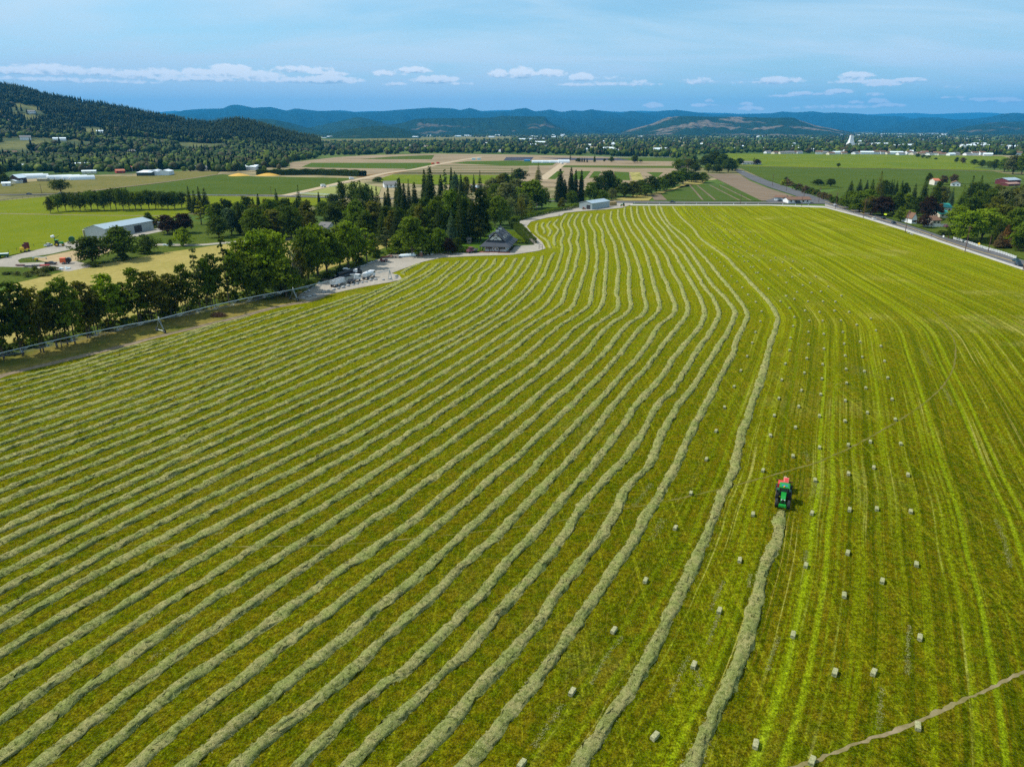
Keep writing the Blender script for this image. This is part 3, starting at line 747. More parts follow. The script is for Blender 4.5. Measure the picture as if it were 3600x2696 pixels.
sheet('bare_field', [(1018,572),(1185,553),(1300,546),(1520,541),(1800,544),(2000,548),(2380,560),(2380,600),(2330,640),(2200,655),(1800,660),(1282,632),(1200,600),(1020,592)], 0.008, tan)
sheet('crop_field', [(1242,619),(1356,609),(1450,600),(1282,627)], 0.016, ground_mat('rusty_field', (0.20, 0.11, 0.03), (0.24, 0.14, 0.04), None, 0.05, 0.3))
gcrop = crop_mat('green_crop_rows', (0.058, 0.098, 0.009), (0.078, 0.120, 0.012), R(80), 9.0)
sheet('crop_field', [(1059,588),(1095,573),(1527,573),(1510,588),(1461,594),(1230,592)], 0.016, gcrop)
sheet('crop_field', [(1266,560),(1380,551),(1527,546),(1518,561)], 0.016, M_farmgreen)
sheet('crop_field', [(1307,637),(1380,614),(1800,616),(1830,628),(1800,645),(1500,650)], 0.016, M_yellowgreen)
sheet('crop_field', [(1380,613),(1415,605),(1800,606),(1840,609),(1830,615)], 0.018, ground_mat('dark_fallow', (0.12, 0.10, 0.05), (0.09, 0.10, 0.03), None, 0.03, 0.2))
for yy in (582, 588, 594, 600):
    sheet('crop_strip', [(1455 - (yy - 582) * 2.4, yy), (1860, yy + 0.4), (1858, yy + 2.2), (1450 - (yy - 582) * 2.4, yy + 1.8)], 0.020, M_farmgreen)
sheet('crop_field', [(1583,575),(1640,568),(1800,565),(1880,567),(1955,574),(1942,582),(1800,584)], 0.016, gcrop)
sheet('crop_field', [(1979,582),(2370,584),(2370,592),(1972,589)], 0.018, M_farmgreen)
for q in ([(1918,629),(1955,602),(1985,602),(1952,631)], [(2028,602),(2077,602),(2052,633),(2000,633)], [(2088,603),(2114,603),(2100,626),(2070,626)], [(2158,604),(2211,606),(2215,635),(2166,633)], [(2272,606),(2333,606),(2310,625)]):
    sheet('crop_plot', q, 0.020, gcrop)
sheet('crop_plot', [(2214,606),(2250,606),(2265,635),(2222,635)], 0.020, crop_mat('straw_rows', (0.35, 0.30, 0.10), (0.10, 0.13, 0.02), R(-20), 6.0))
sheet('crop_beds', [(1780,553),(1877,553),(1866,565),(1770,565)], 0.020, M_plastic)
sheet('crop_beds', [(1893,555),(2219,557.5),(2219,565),(2003,563.5)], 0.020, M_plastic)
sheet('crop_field', [(2166,556),(2410,557),(2390,568),(2230,567)], 0.022, M_farmgreen)
strip('dirt_road', [(990,690),(1022,684),(1120,662),(1209,641),(1282,626),(1360,609),(1453,596),(1531,580),(1624,563),(1690,552)], 11.0, 0.024, ground_mat('pale_dirt', (0.42, 0.33, 0.22), (0.46, 0.37, 0.25), (0.34, 0.26, 0.17), 0.05, 0.3))
strip('dirt_road', [(1905,632),(1950,598),(1991,566)], 12.0, 0.026, MATS['pale_dirt'])
# between the crossroads and the creek
sheet('mown_bank', [(2138,706),(2200,692),(2290,680),(2370,662),(2402,646),(2430,632),(2475,618),(2484,612),(2490,626),(2470,646),(2420,655),(2350,672),(2300,690),(2280,706)], 0.012, M_straw)
veg = crop_mat('vegetable_rows', (0.042, 0.080, 0.008), (0.10, 0.12, 0.03), R(24), 4.0, (0.055, 0.10, 0.010))
sheet('crop_field', [(2327,682),(2414,650),(2565,652),(2677,706),(2600,706),(2345,704)], 0.012, veg)
for x0, x1, y1 in ((2425, 2470, 703), (2450, 2515, 704), (2495, 2600, 705), (2530, 2640, 705)):
    strip('bare_row', [(x0, 651), (x1, y1)], 1.6, 0.018, M_soil)
sheet('bare_plot', [(2288,685),(2325,684),(2345,704),(2300,704)], 0.014, M_soil)
plow = crop_mat('ploughed_rows', (0.19, 0.14, 0.095), (0.23, 0.175, 0.12), R(35), 5.0, (0.16, 0.12, 0.08))
sheet('ploughed_field', [(2484,612),(2575,611),(2600,616),(2640,638),(2700,662),(2790,690),(2720,700),(2690,706),(2677,706),(2565,652)], 0.014, plow)
sheet('parking_lot', [(2690,706),(2720,697),(2850,700),(2872,713),(2700,710)], 0.040, M_asphalt)
# bright fields across the road
sheet('crop_field', [(2547,540),(2700,541),(3100,544),(3526,550),(3560,560),(3500,575),(3420,590),(3493,600),(3100,593),(2700,586.5),(2590,583)], 0.012, M_yellowgreen)
sheet('crop_field', [(2593,585),(2700,588),(3100,595),(3493,603),(3600,626),(3600,640),(3542,642),(2965,660),(2850,668),(2760,652),(2700,634),(2640,608)], 0.012, M_farmgreen)
strip('dirt_track', [(2590,584),(2700,587.5),(3100,594),(3493,602),(3700,612)], 4.0, 0.020, M_dirt)
sheet('woodland_floor', [(2870,690),(2965,660),(3542,644),(3800,648),(3800,972),(3600,912),(3480,876),(3341,837),(3208,793),(3082,754),(2910,700)], 0.008, M_grass_d)
sheet('grass_plot', [(3208,794),(3225,788),(3330,800),(3362,812),(3340,834)], 0.016, M_grass_d)
sheet('far_field', [(1010,486),(1200,484),(1800,486),(1800,490),(1500,496),(1100,500)], 0.008, M_brownfield)
sheet('far_field', [(1060,487),(1300,485),(1290,489),(1070,492)], 0.014, M_farmgreen)
sheet('far_field', [(2120,459.5),(2220,459.5),(2230,463),(2110,463)], 0.3, M_farmgreen)
sheet('far_field', [(2180,468),(2560,468),(2560,470.5),(2180,470.5)], 0.3, M_tanfield)
# ------------------------------------------------------------------ hills and mountains (real relief, at their real distance)
def fbm(x, y, seed, octaves=5, lac=2.1, gain=0.5):
    """value noise, vectorised"""
    g = np.random.default_rng(seed); tab = g.random((256, 256))
    r = np.zeros_like(x); a = 1.0; s = 0.0
    for o in range(octaves):
        xi, yi = np.floor(x).astype(int), np.floor(y).astype(int)
        fx, fy = x - xi, y - yi
        fx = fx * fx * (3 - 2 * fx); fy = fy * fy * (3 - 2 * fy)
        v = (tab[xi & 255, yi & 255] * (1 - fx) + tab[(xi + 1) & 255, yi & 255] * fx) * (1 - fy) + (tab[xi & 255, (yi + 1) & 255] * (1 - fx) + tab[(xi + 1) & 255, (yi + 1) & 255] * fx) * fy
        r += a * v; s += a; a *= gain; x = x * lac + 17.3; y = y * lac + 5.1
    return r / s

def hill_mat(name, tree, grass, rock, patch=0.4, scale=0.004, cliff=0.0):
    m, t, out = new_mat(name)
    tc = t.n('ShaderNodeTexCoord').outputs['Object']
    f = t.noise(tc, scale, 6, 0.62)
    g = t.noise(tc, scale * 14, 4, 0.7)
    col = t.mix(t.smooth(g, 0.3, 0.7), tuple(x * 0.55 for x in tree), tuple(x * 1.5 for x in tree))
    col = t.mix(t.math('MULTIPLY', t.smooth(f, 0.5 + (0.5 - patch) * 0.5, 0.56 + (0.5 - patch) * 0.5), t.smooth(g, 0.35, 0.6)), col, grass)
    if cliff:
        geo = t.n('ShaderNodeNewGeometry'); sp = t.n('ShaderNodeSeparateXYZ'); t.l(geo.outputs['True Normal'], sp.inputs[0])
        col = t.mix(t.smooth(sp.outputs[2], 0.62, 0.35), col, rock)
    bsdf(t, out, col, 0.95, 0, 0.0, bump=g, bump_s=1.0, bump_d=12.0)
    return m

def ridge(name, sky, D, depth_f, depth_b, mat, seed, rough=0.10, pw=1.0, nx=None, mesa=None, base_drop=0.0):
    """a range whose crest, seen from the valley, follows the line SKY (px); D: distance of the crest, depth_f: of its near flank"""
    px = np.array([p[0] for p in sky], float); py = np.array([p[1] for p in sky], float)
    nx = nx or int(max(60, (px[-1] - px[0]) / 6))
    X = np.linspace(px[0], px[-1], nx)
    nr = 34
    T = np.concatenate([np.linspace(0, 1, nr - 8), 1 + np.linspace(0.12, 1.0, 8)])
    crest = np.interp(X, px, py)
    dxr = (X - CX) / F
    ky, kz = CP + (CY - crest) / F * SP, -SP + (CY - crest) / F * CP
    Dr = D * (1 + 0.06 * (fbm(X / 160.0, X * 0, seed + 1, 3) - 0.5))
    top = CAM_H + Dr * kz / ky
    f = dxr / 1.062
    Yb = Dr - depth_f; Yk = Dr + depth_b
    V = np.zeros((nx, nr, 3))
    for j, t in enumerate(T):
        Y = np.where(t <= 1, Yb + (Dr - Yb) * t, Dr + (Yk - Dr) * (t - 1))
        if mesa and t <= 1:
            s = np.where(t < mesa[0], (t / mesa[0]) ** 1.25 * mesa[1], mesa[1] + (1 - mesa[1]) * np.clip((t - mesa[0]) / mesa[2], 0, 1))
            s = np.full(nx, float(s)) if np.ndim(s) == 0 else s
        else:
            s = np.full(nx, t ** pw if t <= 1 else max(0.0, 1 - (t - 1) ** 1.3))
        n = fbm(X / 38.0 + 3.0 * t, np.full(nx, t * 5.0), seed, 5) - 0.5
        spur = np.abs(fbm(X / 60.0 + t * 0.6, np.full(nx, t * 1.2), seed + 3, 3) - 0.5) * 2
        env = (4 * t * (1 - t)) if t <= 1 else 0
        h = np.maximum(top, 0) * np.clip(s + env * (n * rough * 3 + (spur - 0.25) * rough * 3.2), 0, 1.02 if t < 0.97 else 1.0)
        h = np.minimum(h, CAM_H + Y * (np.maximum(top, 0) - CAM_H) / Dr) if t < 1 else h
        V[:, j, 0] = f * Y; V[:, j, 1] = Y; V[:, j, 2] = h - 0.5 - (1.5 if j in (0, nr - 1) else 0)
    V[0, :, 2] = -2; V[-1, :, 2] = -2
    idx = np.arange(nx * nr).reshape(nx, nr)
    Q = np.stack([idx[:-1, :-1], idx[1:, :-1], idx[1:, 1:], idx[:-1, 1:]], -1).reshape(-1, 4)
    o = link(name, np_mesh(name, V.reshape(-1, 3), Q, mat, smooth=True))
    o['kind'] = 'structure'
    return o

M_mtn = hill_mat('mountain_forest', (0.010, 0.022, 0.012), (0.05, 0.045, 0.03), (0.1, 0.08, 0.06), 0.14, 0.0006)
M_mtn2 = hill_mat('foothill_forest', (0.015, 0.032, 0.012), (0.12, 0.095, 0.05), (0.12, 0.09, 0.07), 0.30, 0.0011)
M_mesa = hill_mat('mesa_slopes', (0.014, 0.030, 0.012), (0.15, 0.115, 0.075), (0.07, 0.05, 0.042), 0.34, 0.0016, cliff=1.0)
M_mesa2 = hill_mat('mesa_scrub', (0.015, 0.032, 0.012), (0.21, 0.16, 0.11), (0.12, 0.09, 0.07), 0.44, 0.0016, cliff=1.0)

far_line = [(430,402),(561,396),(622,390),(690,396),(760,392),(900,394),(1040,388),(1124,392),(1201,388),(1254,394),(1307,391),(1368,392),(1450,390),(1600,392),(1653,386),(1697,391),(1750,388),(1849,387),(1881,392),(1934,387),(1975,394),(2016,388),(2040,391),(2077,386),(2125,391),(2182,394),(2247,390),(2300,392),(2400,396),(2548,398),(2593,401),(2700,399),(2741,396),(2848,396),(2923,398),(3005,400),(3046,403),(3107,400),(3208,398),(3270,402),(3350,399),(3432,396),(3480,398),(3514,400),(3700,402),(4100,400)]
ridge('mountains', far_line, 33000, 6000, 5000, M_mtn, 21, 0.06)
main_line = [(300,440),(430,420),(560,410),(590,405),(659,388),(712,384),(793,382),(815,372),(838,368),(865,372),(900,380),(930,378),(961,377),(1014,390),(1046,382),(1124,391),(1201,390),(1254,396),(1307,394),(1368,390),(1429,385),(1518,379),(1592,382),(1620,388),(1653,380),(1697,393),(1750,392),(1790,391),(1815,384),(1849,380),(1881,393),(1934,386),(1975,395),(2016,388),(2040,392),(2077,385),(2125,393),(2182,398),(2215,390),(2247,395),(2290,402),(2340,408),(2420,416),(2560,430),(2700,444)]
ridge('mountains', main_line, 19500, 7000, 4000, M_mtn, 33, 0.09)
right_line = [(2000,452),(2080,436),(2160,420),(2215,406),(2260,398),(2325,390),(2374,387),(2431,394),(2520,405),(2548,401),(2593,404),(2700,400),(2741,393),(2793,396),(2848,392),(2895,398),(2923,396),(2964,398),(3005,401),(3042,406),(3120,409),(3168,409),(3196,417),(3260,424),(3351,430),(3480,440),(3600,450)]
ridge('mountains', right_line, 21500, 6500, 4000, M_mtn, 45, 0.09)
ridge('mountains', [(3080,452),(3150,434),(3225,414),(3290,414),(3351,421),(3410,419),(3473,411),(3510,402),(3554,397),(3600,401),(3700,396),(3900,400),(4200,398)], 17000, 5000, 4000, M_mtn, 57, 0.09)
ridge('hills', [(1800,440),(1840,420),(1881,408),(1963,413),(2040,422),(2100,418),(2170,413),(2230,420),(2300,436),(2380,450)], 15000, 4500, 2500, M_mtn, 61, 0.10)
ridge('hills', [(640,455),(720,440),(800,432),(850,426),(900,419),(941,418),(985,424),(1020,432),(1090,452),(1140,464)], 9000, 2600, 1500, M_mtn2, 71, 0.10)
ridge('hills', [(1010,466),(1087,449),(1140,438),(1185,429),(1225,420),(1245,414),(1262,412),(1287,416),(1330,428),(1368,438),(1440,456)], 10500, 2800, 1500, M_mtn2, 83, 0.10)
ridge('hills', [(1300,462),(1368,441),(1429,429),(1455,420),(1475,418),(1592,416),(1714,415),(1745,412),(1767,408),(1800,409),(1850,410),(1917,411),(1921,420),(1938,433),(1965,446),(1995,457),(2020,466)], 9300, 2300, 1500, M_mesa, 95, 0.08, mesa=(0.82, 0.74, 0.07))
ridge('hills', [(2180,466),(2227,453),(2288,437),(2330,418),(2345,413),(2390,409),(2492,411),(2614,412),(2700,415),(2781,414),(2796,420),(2815,426),(2863,441),(2928,453),(2977,461),(3010,468)], 9000, 2300, 1500, M_mesa2, 107, 0.08, mesa=(0.86, 0.84, 0.06))
ridge('hills', [(1130,472),(1177,466),(1220,456),(1266,449),(1310,445),(1348,443),(1409,451),(1440,462),(1480,474)], 6200, 1300, 800, M_mtn2, 119, 0.10)
ridge('hills', [(3330,462),(3392,446),(3430,440),(3473,433),(3514,429),(3600,428),(3700,424),(3900,430)], 9800, 2600, 1500, M_mesa, 131, 0.10)

# ---- the wooded hill at the left
HS = [(-1200,255),(-500,240),(-200,262),(0,297),(90,312),(183,342),(366,374),(561,415),(620,424),(680,440),(740,446),(790,440),(834,433),(880,440),(930,456),(1000,476),(1060,492),(1130,505)]
HX = np.array([p[0] for p in HS], float); HY = np.array([p[1] for p in HS], float)
def hill_params(f):
    X = CX + f * 1.062 * F
    Yb = np.interp(X, [-1200, 0, 300, 600, 900, 1130], [1050, 1230, 1330, 1520, 1750, 2000])
    Yr = np.interp(X, [-1200, 0, 620, 740, 834, 930, 1130], [3000, 2900, 2750, 2500, 2400, 2350, 2300])
    py = np.interp(X, HX, HY)
    kz = (-SP + (CY - py) / F * CP) / (CP + (CY - py) / F * SP)
    return Yb, Yr, np.maximum(CAM_H + Yr * kz, 0)
def hill_h(x, y):
    x = np.asarray(x, float); y = np.asarray(y, float)
    Yb, Yr, top = hill_params(x / y)
    t = (y - Yb) / (Yr - Yb)
    s = np.where(t <= 1, np.clip(t, 0, 1) ** 1.35, np.clip(1 - (t - 1) ** 1.4 * 1.2, 0, 1))
    n = (fbm(x / 260.0 + 40, y / 260.0, 5, 4) - 0.5) * 40 * np.clip(4 * t * (1 - t), 0, 1) * np.clip(top / 120, 0.05, 1)
    return np.maximum(top * s + n, 0)
def build_hill():
    fs = np.linspace(-1.13, -0.245, 110); nr = 70
    V = np.zeros((110, nr, 3))
    for j in range(nr):
        Yb, Yr, top = hill_params(fs)
        Y = Yb - 20 + (Yr * 1.5 - Yb) * j / (nr - 1)
        V[:, j, 0] = fs * Y; V[:, j, 1] = Y
        V[:, j, 2] = hill_h(V[:, j, 0], Y) - 0.6
    idx = np.arange(110 * nr).reshape(110, nr)
    Q = np.stack([idx[:-1, :-1], idx[1:, :-1], idx[1:, 1:], idx[:-1, 1:]], -1).reshape(-1, 4)
    m, t, out = new_mat('hillside')
    tc = t.n('ShaderNodeTexCoord').outputs['Object']
    a = t.noise(tc, 0.006, 5, 0.6); b = t.noise(tc, 0.06, 4, 0.7)
    col = t.mix(t.smooth(a, 0.42, 0.6), (0.045, 0.065, 0.02), (0.13, 0.13, 0.035))
    col = t.mix(t.math('MULTIPLY', t.smooth(b, 0.5, 0.65), 0.5), col, (0.03, 0.045, 0.015))
    bsdf(t, out, col, 0.95, 0, 0.1)
    o = link('hill', np_mesh('hill', V.reshape(-1, 3), Q, m, smooth=True)); o['kind'] = 'structure'
build_hill()
def GH(px, py):
    """point of the hillside seen at a picture point"""
    x, y, d = ray(px, py)
    T = np.linspace(900, 3600, 2700)
    X = x / y * T; Z = CAM_H + d / y * T
    h = hill_h(X, T)
    k = np.argmax(h >= Z)
    if h[k] < Z[k]: return G(px, py)
    return Vector((X[k], T[k], h[k]))
# ------------------------------------------------------------------ trees
M_leaf = leaf_mat('foliage', False)
M_leaf_far = leaf_mat('distant_foliage', True, trans=0.15, var=0.5, scale=0.12)
def bark_mat():
    m, t, out = new_mat('bark')
    tc = t.n('ShaderNodeTexCoord').outputs['Object']
    f = t.noise(t.mapping(tc, scale=(3, 3, 0.6)), 2.0, 4, 0.65)
    bsdf(t, out, t.mix(f, (0.05, 0.038, 0.026), (0.16, 0.125, 0.09)), 0.95, 0, 0.1, bump=f, bump_s=0.6, bump_d=0.05)
    return m
M_bark = bark_mat()
def palebark():
    m, t, out = new_mat('pale_bark')
    tc = t.n('ShaderNodeTexCoord').outputs['Object']
    f = t.noise(t.mapping(tc, scale=(3, 3, 0.8)), 2.0, 4, 0.65)
    bsdf(t, out, t.mix(f, (0.14, 0.12, 0.10), (0.33, 0.30, 0.26)), 0.95, 0, 0.1)
    return m
M_palebark = palebark()

def leaf_quads(C, N, s, g, asp=0.7):
    n = len(C)
    N = N / (np.linalg.norm(N, axis=1, keepdims=True) + 1e-9)
    r = g.normal(size=(n, 3)); T = np.cross(N, r); T /= np.linalg.norm(T, axis=1, keepdims=True) + 1e-9
    B = np.cross(N, T)
    s = np.asarray(s).reshape(-1, 1)
    a = g.uniform(0.7, 1.3, (n, 1)) * s; b = a * asp
    V = np.concatenate([C - T * a - B * b * .3, C - B * b + T * a * .2, C + T * a + B * b * .25, C + B * b - T * a * .15], 0)
    i = np.arange(n)
    return V, np.stack([i, i + n, i + 2 * n, i + 3 * n], 1)

def unit(g, n):
    v = g.normal(size=(n, 3)); return v / np.linalg.norm(v, axis=1, keepdims=True)

def crown_broad(seed, h, w, base, nl=9, leaves=2200, ls=0.36, top=0.0, gap=0.25, droop=0.0):
    """lobed crown: lobes along limbs, leaves in clumps over each lobe's outside, gaps between"""
    g = np.random.default_rng(seed)
    Cs, Ns, Ss, lobes = [], [], [], []
    ch = h - base
    for i in range(nl):
        u = (i + g.uniform(0.1, 0.9)) / nl
        z = base + ch * (0.12 + 0.76 * u)
        rad = w / 2 * math.sin(math.pi * min(0.97, 0.16 + 0.78 * u) ** (0.9 if not top else 1.4)) * g.uniform(0.35, 0.72)
        a = i * 2.4 + g.uniform(-.5, .5)
        lr = w * g.uniform(0.19, 0.29) * (1.1 - 0.35 * u)
        lobes.append((rad * math.cos(a), rad * math.sin(a), z, lr))
    lobes.append((0, 0, h - w * 0.2, w * 0.2)); lobes.append((0, 0, base + ch * 0.5, w * 0.3))
    tot = sum(l[3] ** 2 for l in lobes)
    for (x, y, z, r) in lobes:
        n = int(leaves * r * r / tot)
        nc = max(6, int(n / 9))
        cd = unit(g, nc); cd[:, 2] = np.where(cd[:, 2] < -0.5, -cd[:, 2] * 0.6, cd[:, 2])
        cd = cd[g.random(nc) > gap * 0.4]
        cc = np.array([x, y, z]) + cd * r * g.uniform(0.62, 1.12, (len(cd), 1)) * np.array([1, 1, 0.85])
        k = np.repeat(np.arange(len(cd)), 9)
        P = cc[k] + g.normal(0, r * 0.17, (len(k), 3)) * np.array([1, 1, 0.7 + droop])
        if droop: P[:, 2] -= droop * np.abs(g.normal(0, r * 0.5, len(k)))
        Cs.append(P); Ns.append(cd[k] * 0.9 + g.normal(0, 0.55, (len(k), 3)) + np.array([0, 0, 0.35])); Ss.append(np.full(len(k), ls) * g.uniform(0.7, 1.25, len(k)))
    C = np.concatenate(Cs); C[:, 2] = np.maximum(C[:, 2], base * 0.55)
    V, Q = leaf_quads(C, np.concatenate(Ns), np.concatenate(Ss), g)
    return np_mesh('crown', V, Q, M_leaf), lobes

def trunk_mesh(seed, h, base, lobes, r, mat=None, stems=1, lean=0.0):
    g = random.Random(seed); mb = MB()
    for s in range(stems):
        ox = (g.uniform(-1, 1) * 0.9 if stems > 1 else 0); oy = (g.uniform(-1, 1) * 0.9 if stems > 1 else 0)
        top = Vector((ox * 2.2 + lean * h * g.uniform(-.1, .1), oy * 2.2, h * 0.82))
        p0 = Vector((ox, oy, -0.3)); p1 = p0.lerp(top, 0.35) + Vector((g.uniform(-.2, .2), g.uniform(-.2, .2), 0)); p2 = p0.lerp(top, 0.7)
        rr = r / math.sqrt(stems)
        mb.cyl(p0, p1, rr, rr * 0.72, 7); mb.cyl(p1, p2, rr * 0.72, rr * 0.42, 6, caps=False); mb.cyl(p2, top, rr * 0.42, rr * 0.12, 5, caps=False)
    for (x, y, z, lr) in lobes:
        zb = max(base * 0.7, z - lr - math.hypot(x, y) * 0.8)
        mb.cyl((0, 0, min(zb, h * 0.7)), (x, y, z), r * 0.34, r * 0.08, 5, caps=False)
    return mb.mesh('trunk', mat or M_bark)

def crown_conifer(seed, h, w, base, levels=40, ls=0.42, dense=1.0, blunt=0.75, droop=0.25):
    g = np.random.default_rng(seed); Cs, Ns = [], []
    for i in range(levels):
        u = (i + g.uniform(0, 1)) / levels
        z = base + (h - base) * u
        R_ = w / 2 * (1 - u) ** blunt * min(1.0, 0.55 + u * 4) * g.uniform(0.82, 1.12) + 0.12
        nb = max(4, int(2 * math.pi * R_ / 1.0 * dense))
        for a in np.linspace(0, 2 * math.pi, nb, endpoint=False) + g.uniform(0, 6):
            Rb = R_ * g.uniform(0.68, 1.15)
            ns = max(2, int(Rb / 0.42))
            tt = (np.arange(ns) + g.uniform(0.3, 1, ns)) / ns
            tt = tt[tt * Rb > R_ * 0.35] if R_ > 1 else tt
            if not len(tt): continue
            rr = tt * Rb
            P = np.stack([rr * math.cos(a), rr * math.sin(a), z - droop * rr * (0.6 + 0.5 * tt) + g.normal(0, .08, len(tt))], 1) + g.normal(0, 0.12, (len(tt), 3))
            Cs.append(P); Ns.append(np.tile([[math.cos(a) * 0.7, math.sin(a) * 0.7, 0.75]], (len(tt), 1)) + g.normal(0, .4, (len(tt), 3)))
    C = np.concatenate(Cs)
    V, Q = leaf_quads(C, np.concatenate(Ns), np.full(len(C), ls), g, 0.6)
    return np_mesh('crown', V, Q, M_leaf)

PROTO = {}
def proto(kind, n, fn):
    PROTO[kind] = [fn(i) for i in range(n)]     # (crown mesh, trunk mesh, h, w)
def mk_broad(i, h=14.0, w=10.5, base=1.5, **kw):
    c, l = crown_broad(50 + i * 7, h, w * 1.12, base, **kw); return c, trunk_mesh(i, h, base, l, 0.32), h, w
proto('broad', 5, lambda i: mk_broad(i, nl=13 + i % 3, leaves=4200, ls=0.38, gap=0.12))
proto('tall', 4, lambda i: mk_broad(20 + i, h=18, w=9.0, base=1.8, nl=16, leaves=4600, gap=0.2, ls=0.40))
def mk_ditch(i):
    c, l = crown_broad(210 + i * 3, 16, 9.0, 2.6, nl=13, leaves=3400, ls=0.36, gap=0.6); return c, trunk_mesh(70 + i, 16, 3.4, l, 0.26, stems=2 + i % 2, lean=1), 16, 8.2
proto('ditch', 5, mk_ditch)
proto('oak', 4, lambda i: mk_broad(40 + i, h=12, w=12.5, base=2.6, nl=13, leaves=3600, top=1, gap=0.35, ls=0.34))
def mk_con(i, h=24.0, w=8.5, base=1.6, **kw): return crown_conifer(90 + i, h, w, base, **kw), trunk_mesh(90 + i, h, base, [], 0.38), h, w
proto('conifer', 3, lambda i: mk_con(i, levels=46))
proto('spire', 3, lambda i: mk_con(10 + i, h=24, w=7.0, base=0.8, levels=64, dense=1.5, blunt=0.55, droop=0.5, ls=0.40))
proto('fir', 2, lambda i: mk_con(20 + i, h=24, w=10, base=1.2, levels=34, dense=0.9, blunt=0.95, droop=0.15))
def mk_poplar(i):
    c, l = crown_broad(140 + i, 17, 4.6, 1.5, nl=11, leaves=1500, ls=0.32, gap=0.5); return c, trunk_mesh(140 + i, 17, 1.5, l, 0.22), 17, 4.6
proto('poplar', 3, mk_poplar)
def mk_bush(i):
    c, l = crown_broad(170 + i, 4, 5.2, 0.1, nl=7, leaves=1100, ls=0.26); return c, trunk_mesh(170 + i, 3, 0.3, l, 0.12), 4, 5.2
proto('bush', 4, mk_bush)
def mk_willow(i):
    c, l = crown_broad(190 + i, 12, 10, 1.0, nl=9, leaves=2000, ls=0.3, droop=0.9); return c, trunk_mesh(190 + i, 12, 1.5, l, 0.3), 12, 10
proto('willow', 2, mk_willow)
def mk_bare(i):
    g = random.Random(300 + i); mb = MB()
    mb.cyl((0, 0, -.3), (.2, 0, 7), .3, .18, 6); mb.cyl((.2, 0, 7), (0, .3, 14), .18, .03, 5)
    for k in range(26):
        z = g.uniform(3, 12.5); a = g.uniform(0, 6.28); L = (14.5 - z) * g.uniform(.25, .4)
        e = Vector((L * math.cos(a), L * math.sin(a), z + L * .9)); mb.cyl((.1, .1, z), e, .07, .02, 4, caps=False)
        for q in range(3): mb.cyl(Vector((.1, .1, z)).lerp(e, .5 + .15 * q), e + Vector((g.uniform(-1, 1), g.uniform(-1, 1), g.uniform(0, 1))), .03, .012, 3, caps=False)
    return None, mb.mesh('trunk', M_palebark), 14, 6
proto('bare', 2, mk_bare)

KINDS = {  # object name, category, colour words per colour
 'broad': ('broadleaf_tree', 'tree', 'rounded broadleaf tree'), 'tall': ('broadleaf_tree', 'tree', 'tall broadleaf tree'), 'ditch': ('broadleaf_tree', 'tree', 'thin-crowned broadleaf tree'),
 'oak': ('oak_tree', 'tree', 'spreading oak tree'), 'conifer': ('conifer_tree', 'tree', 'pointed conifer'), 'spire': ('conifer_tree', 'tree', 'dense spire-shaped conifer'),
 'fir': ('conifer_tree', 'tree', 'wide-based fir tree'), 'poplar': ('poplar_tree', 'tree', 'narrow poplar tree'), 'bush': ('bush', 'bush', 'round bush'), 'willow': ('willow_tree', 'tree', 'drooping willow tree'), 'bare': ('bare_tree', 'tree', 'leafless grey tree')}
HUES = {'dark green': (0.055, 0.082, 0.0035), 'green': (0.092, 0.135, 0.0045), 'bright green': (0.150, 0.205, 0.006), 'yellow-green': (0.25, 0.27, 0.008), 'olive': (0.112, 0.112, 0.009),
        'grey-green': (0.125, 0.140, 0.045), 'blue-green': (0.065, 0.10, 0.045), 'plum-dark': (0.045, 0.024, 0.012), 'blackish green': (0.034, 0.053, 0.005), 'rusty brown': (0.19, 0.09, 0.025), 'brownish': (0.14, 0.098, 0.04), 'grey': (0.2, 0.18, 0.16)}
TREES = []      # (root, kind, hue, place, px, H)
def tree(kind, P, H, Wd, hue, place, rz=None):
    pr = PROTO[kind]; cm, tm, h, w = pr[rnd.randrange(len(pr))]
    nm, cat, _ = KINDS[kind]
    r = empty(nm, (P[0], P[1], P[2] if len(P) > 2 else 0), rnd.uniform(0, 6.28) if rz is None else rz)
    sz = H / h; sx = (Wd / w) if Wd else sz * rnd.uniform(0.88, 1.12)
    c = HUES[hue]; k = rnd.uniform(0.82, 1.2)
    for nme, me in (('crown', cm), ('trunk', tm)):
        if me is None: continue
        o = link(nme, me, r); o.scale = (sx, sx, sz)
        if nme == 'crown': o.color = (c[0] * k * rnd.uniform(.93, 1.07), c[1] * k, c[2] * k, 1)
    r['category'] = cat
    TREES.append((r, kind, hue, place, to_px(P)[0], H))
    return r
def tpx(kind, x, yb, yt, wpx, hue, place):
    """tree by its foot, its top and its crown width in the photograph"""
    P = G(x, yb); H = height_at(P, yt)
    z = P.y * CP + CAM_H * SP
    return tree(kind, P, max(1.0, H), wpx / F * z if wpx else None, hue, place)

# --- the row along the ditch, behind the watering pipe
A = 'along the ditch behind the long watering pipe'
for a in [('ditch',15,1262,985,120,'dark green'),('ditch',85,1248,985,125,'dark green'),('broad',-45,1275,1000,150,'dark green'),('ditch',150,1237,1003,115,'olive'),('ditch',205,1222,1012,105,'dark green'),('ditch',250,1210,972,125,'green'),
          ('ditch',312,1190,985,115,'olive'),('ditch',350,1178,1010,80,'dark green'),('ditch',392,1160,958,115,'bright green'),('ditch',442,1142,988,90,'dark green'),('ditch',494,1140,938,110,'green'),('ditch',548,1133,948,110,'olive'),('ditch',580,1118,985,90,'dark green'),
          ('ditch',612,1112,960,100,'olive'),('ditch',655,1103,925,85,'dark green'),('poplar',705,1090,868,52,'grey-green'),('ditch',735,1085,905,80,'green'),('ditch',760,1078,885,85,'dark green'),('poplar',806,1068,835,60,'dark green'),('ditch',832,1058,880,80,'green')]:
    tpx(*a, A)
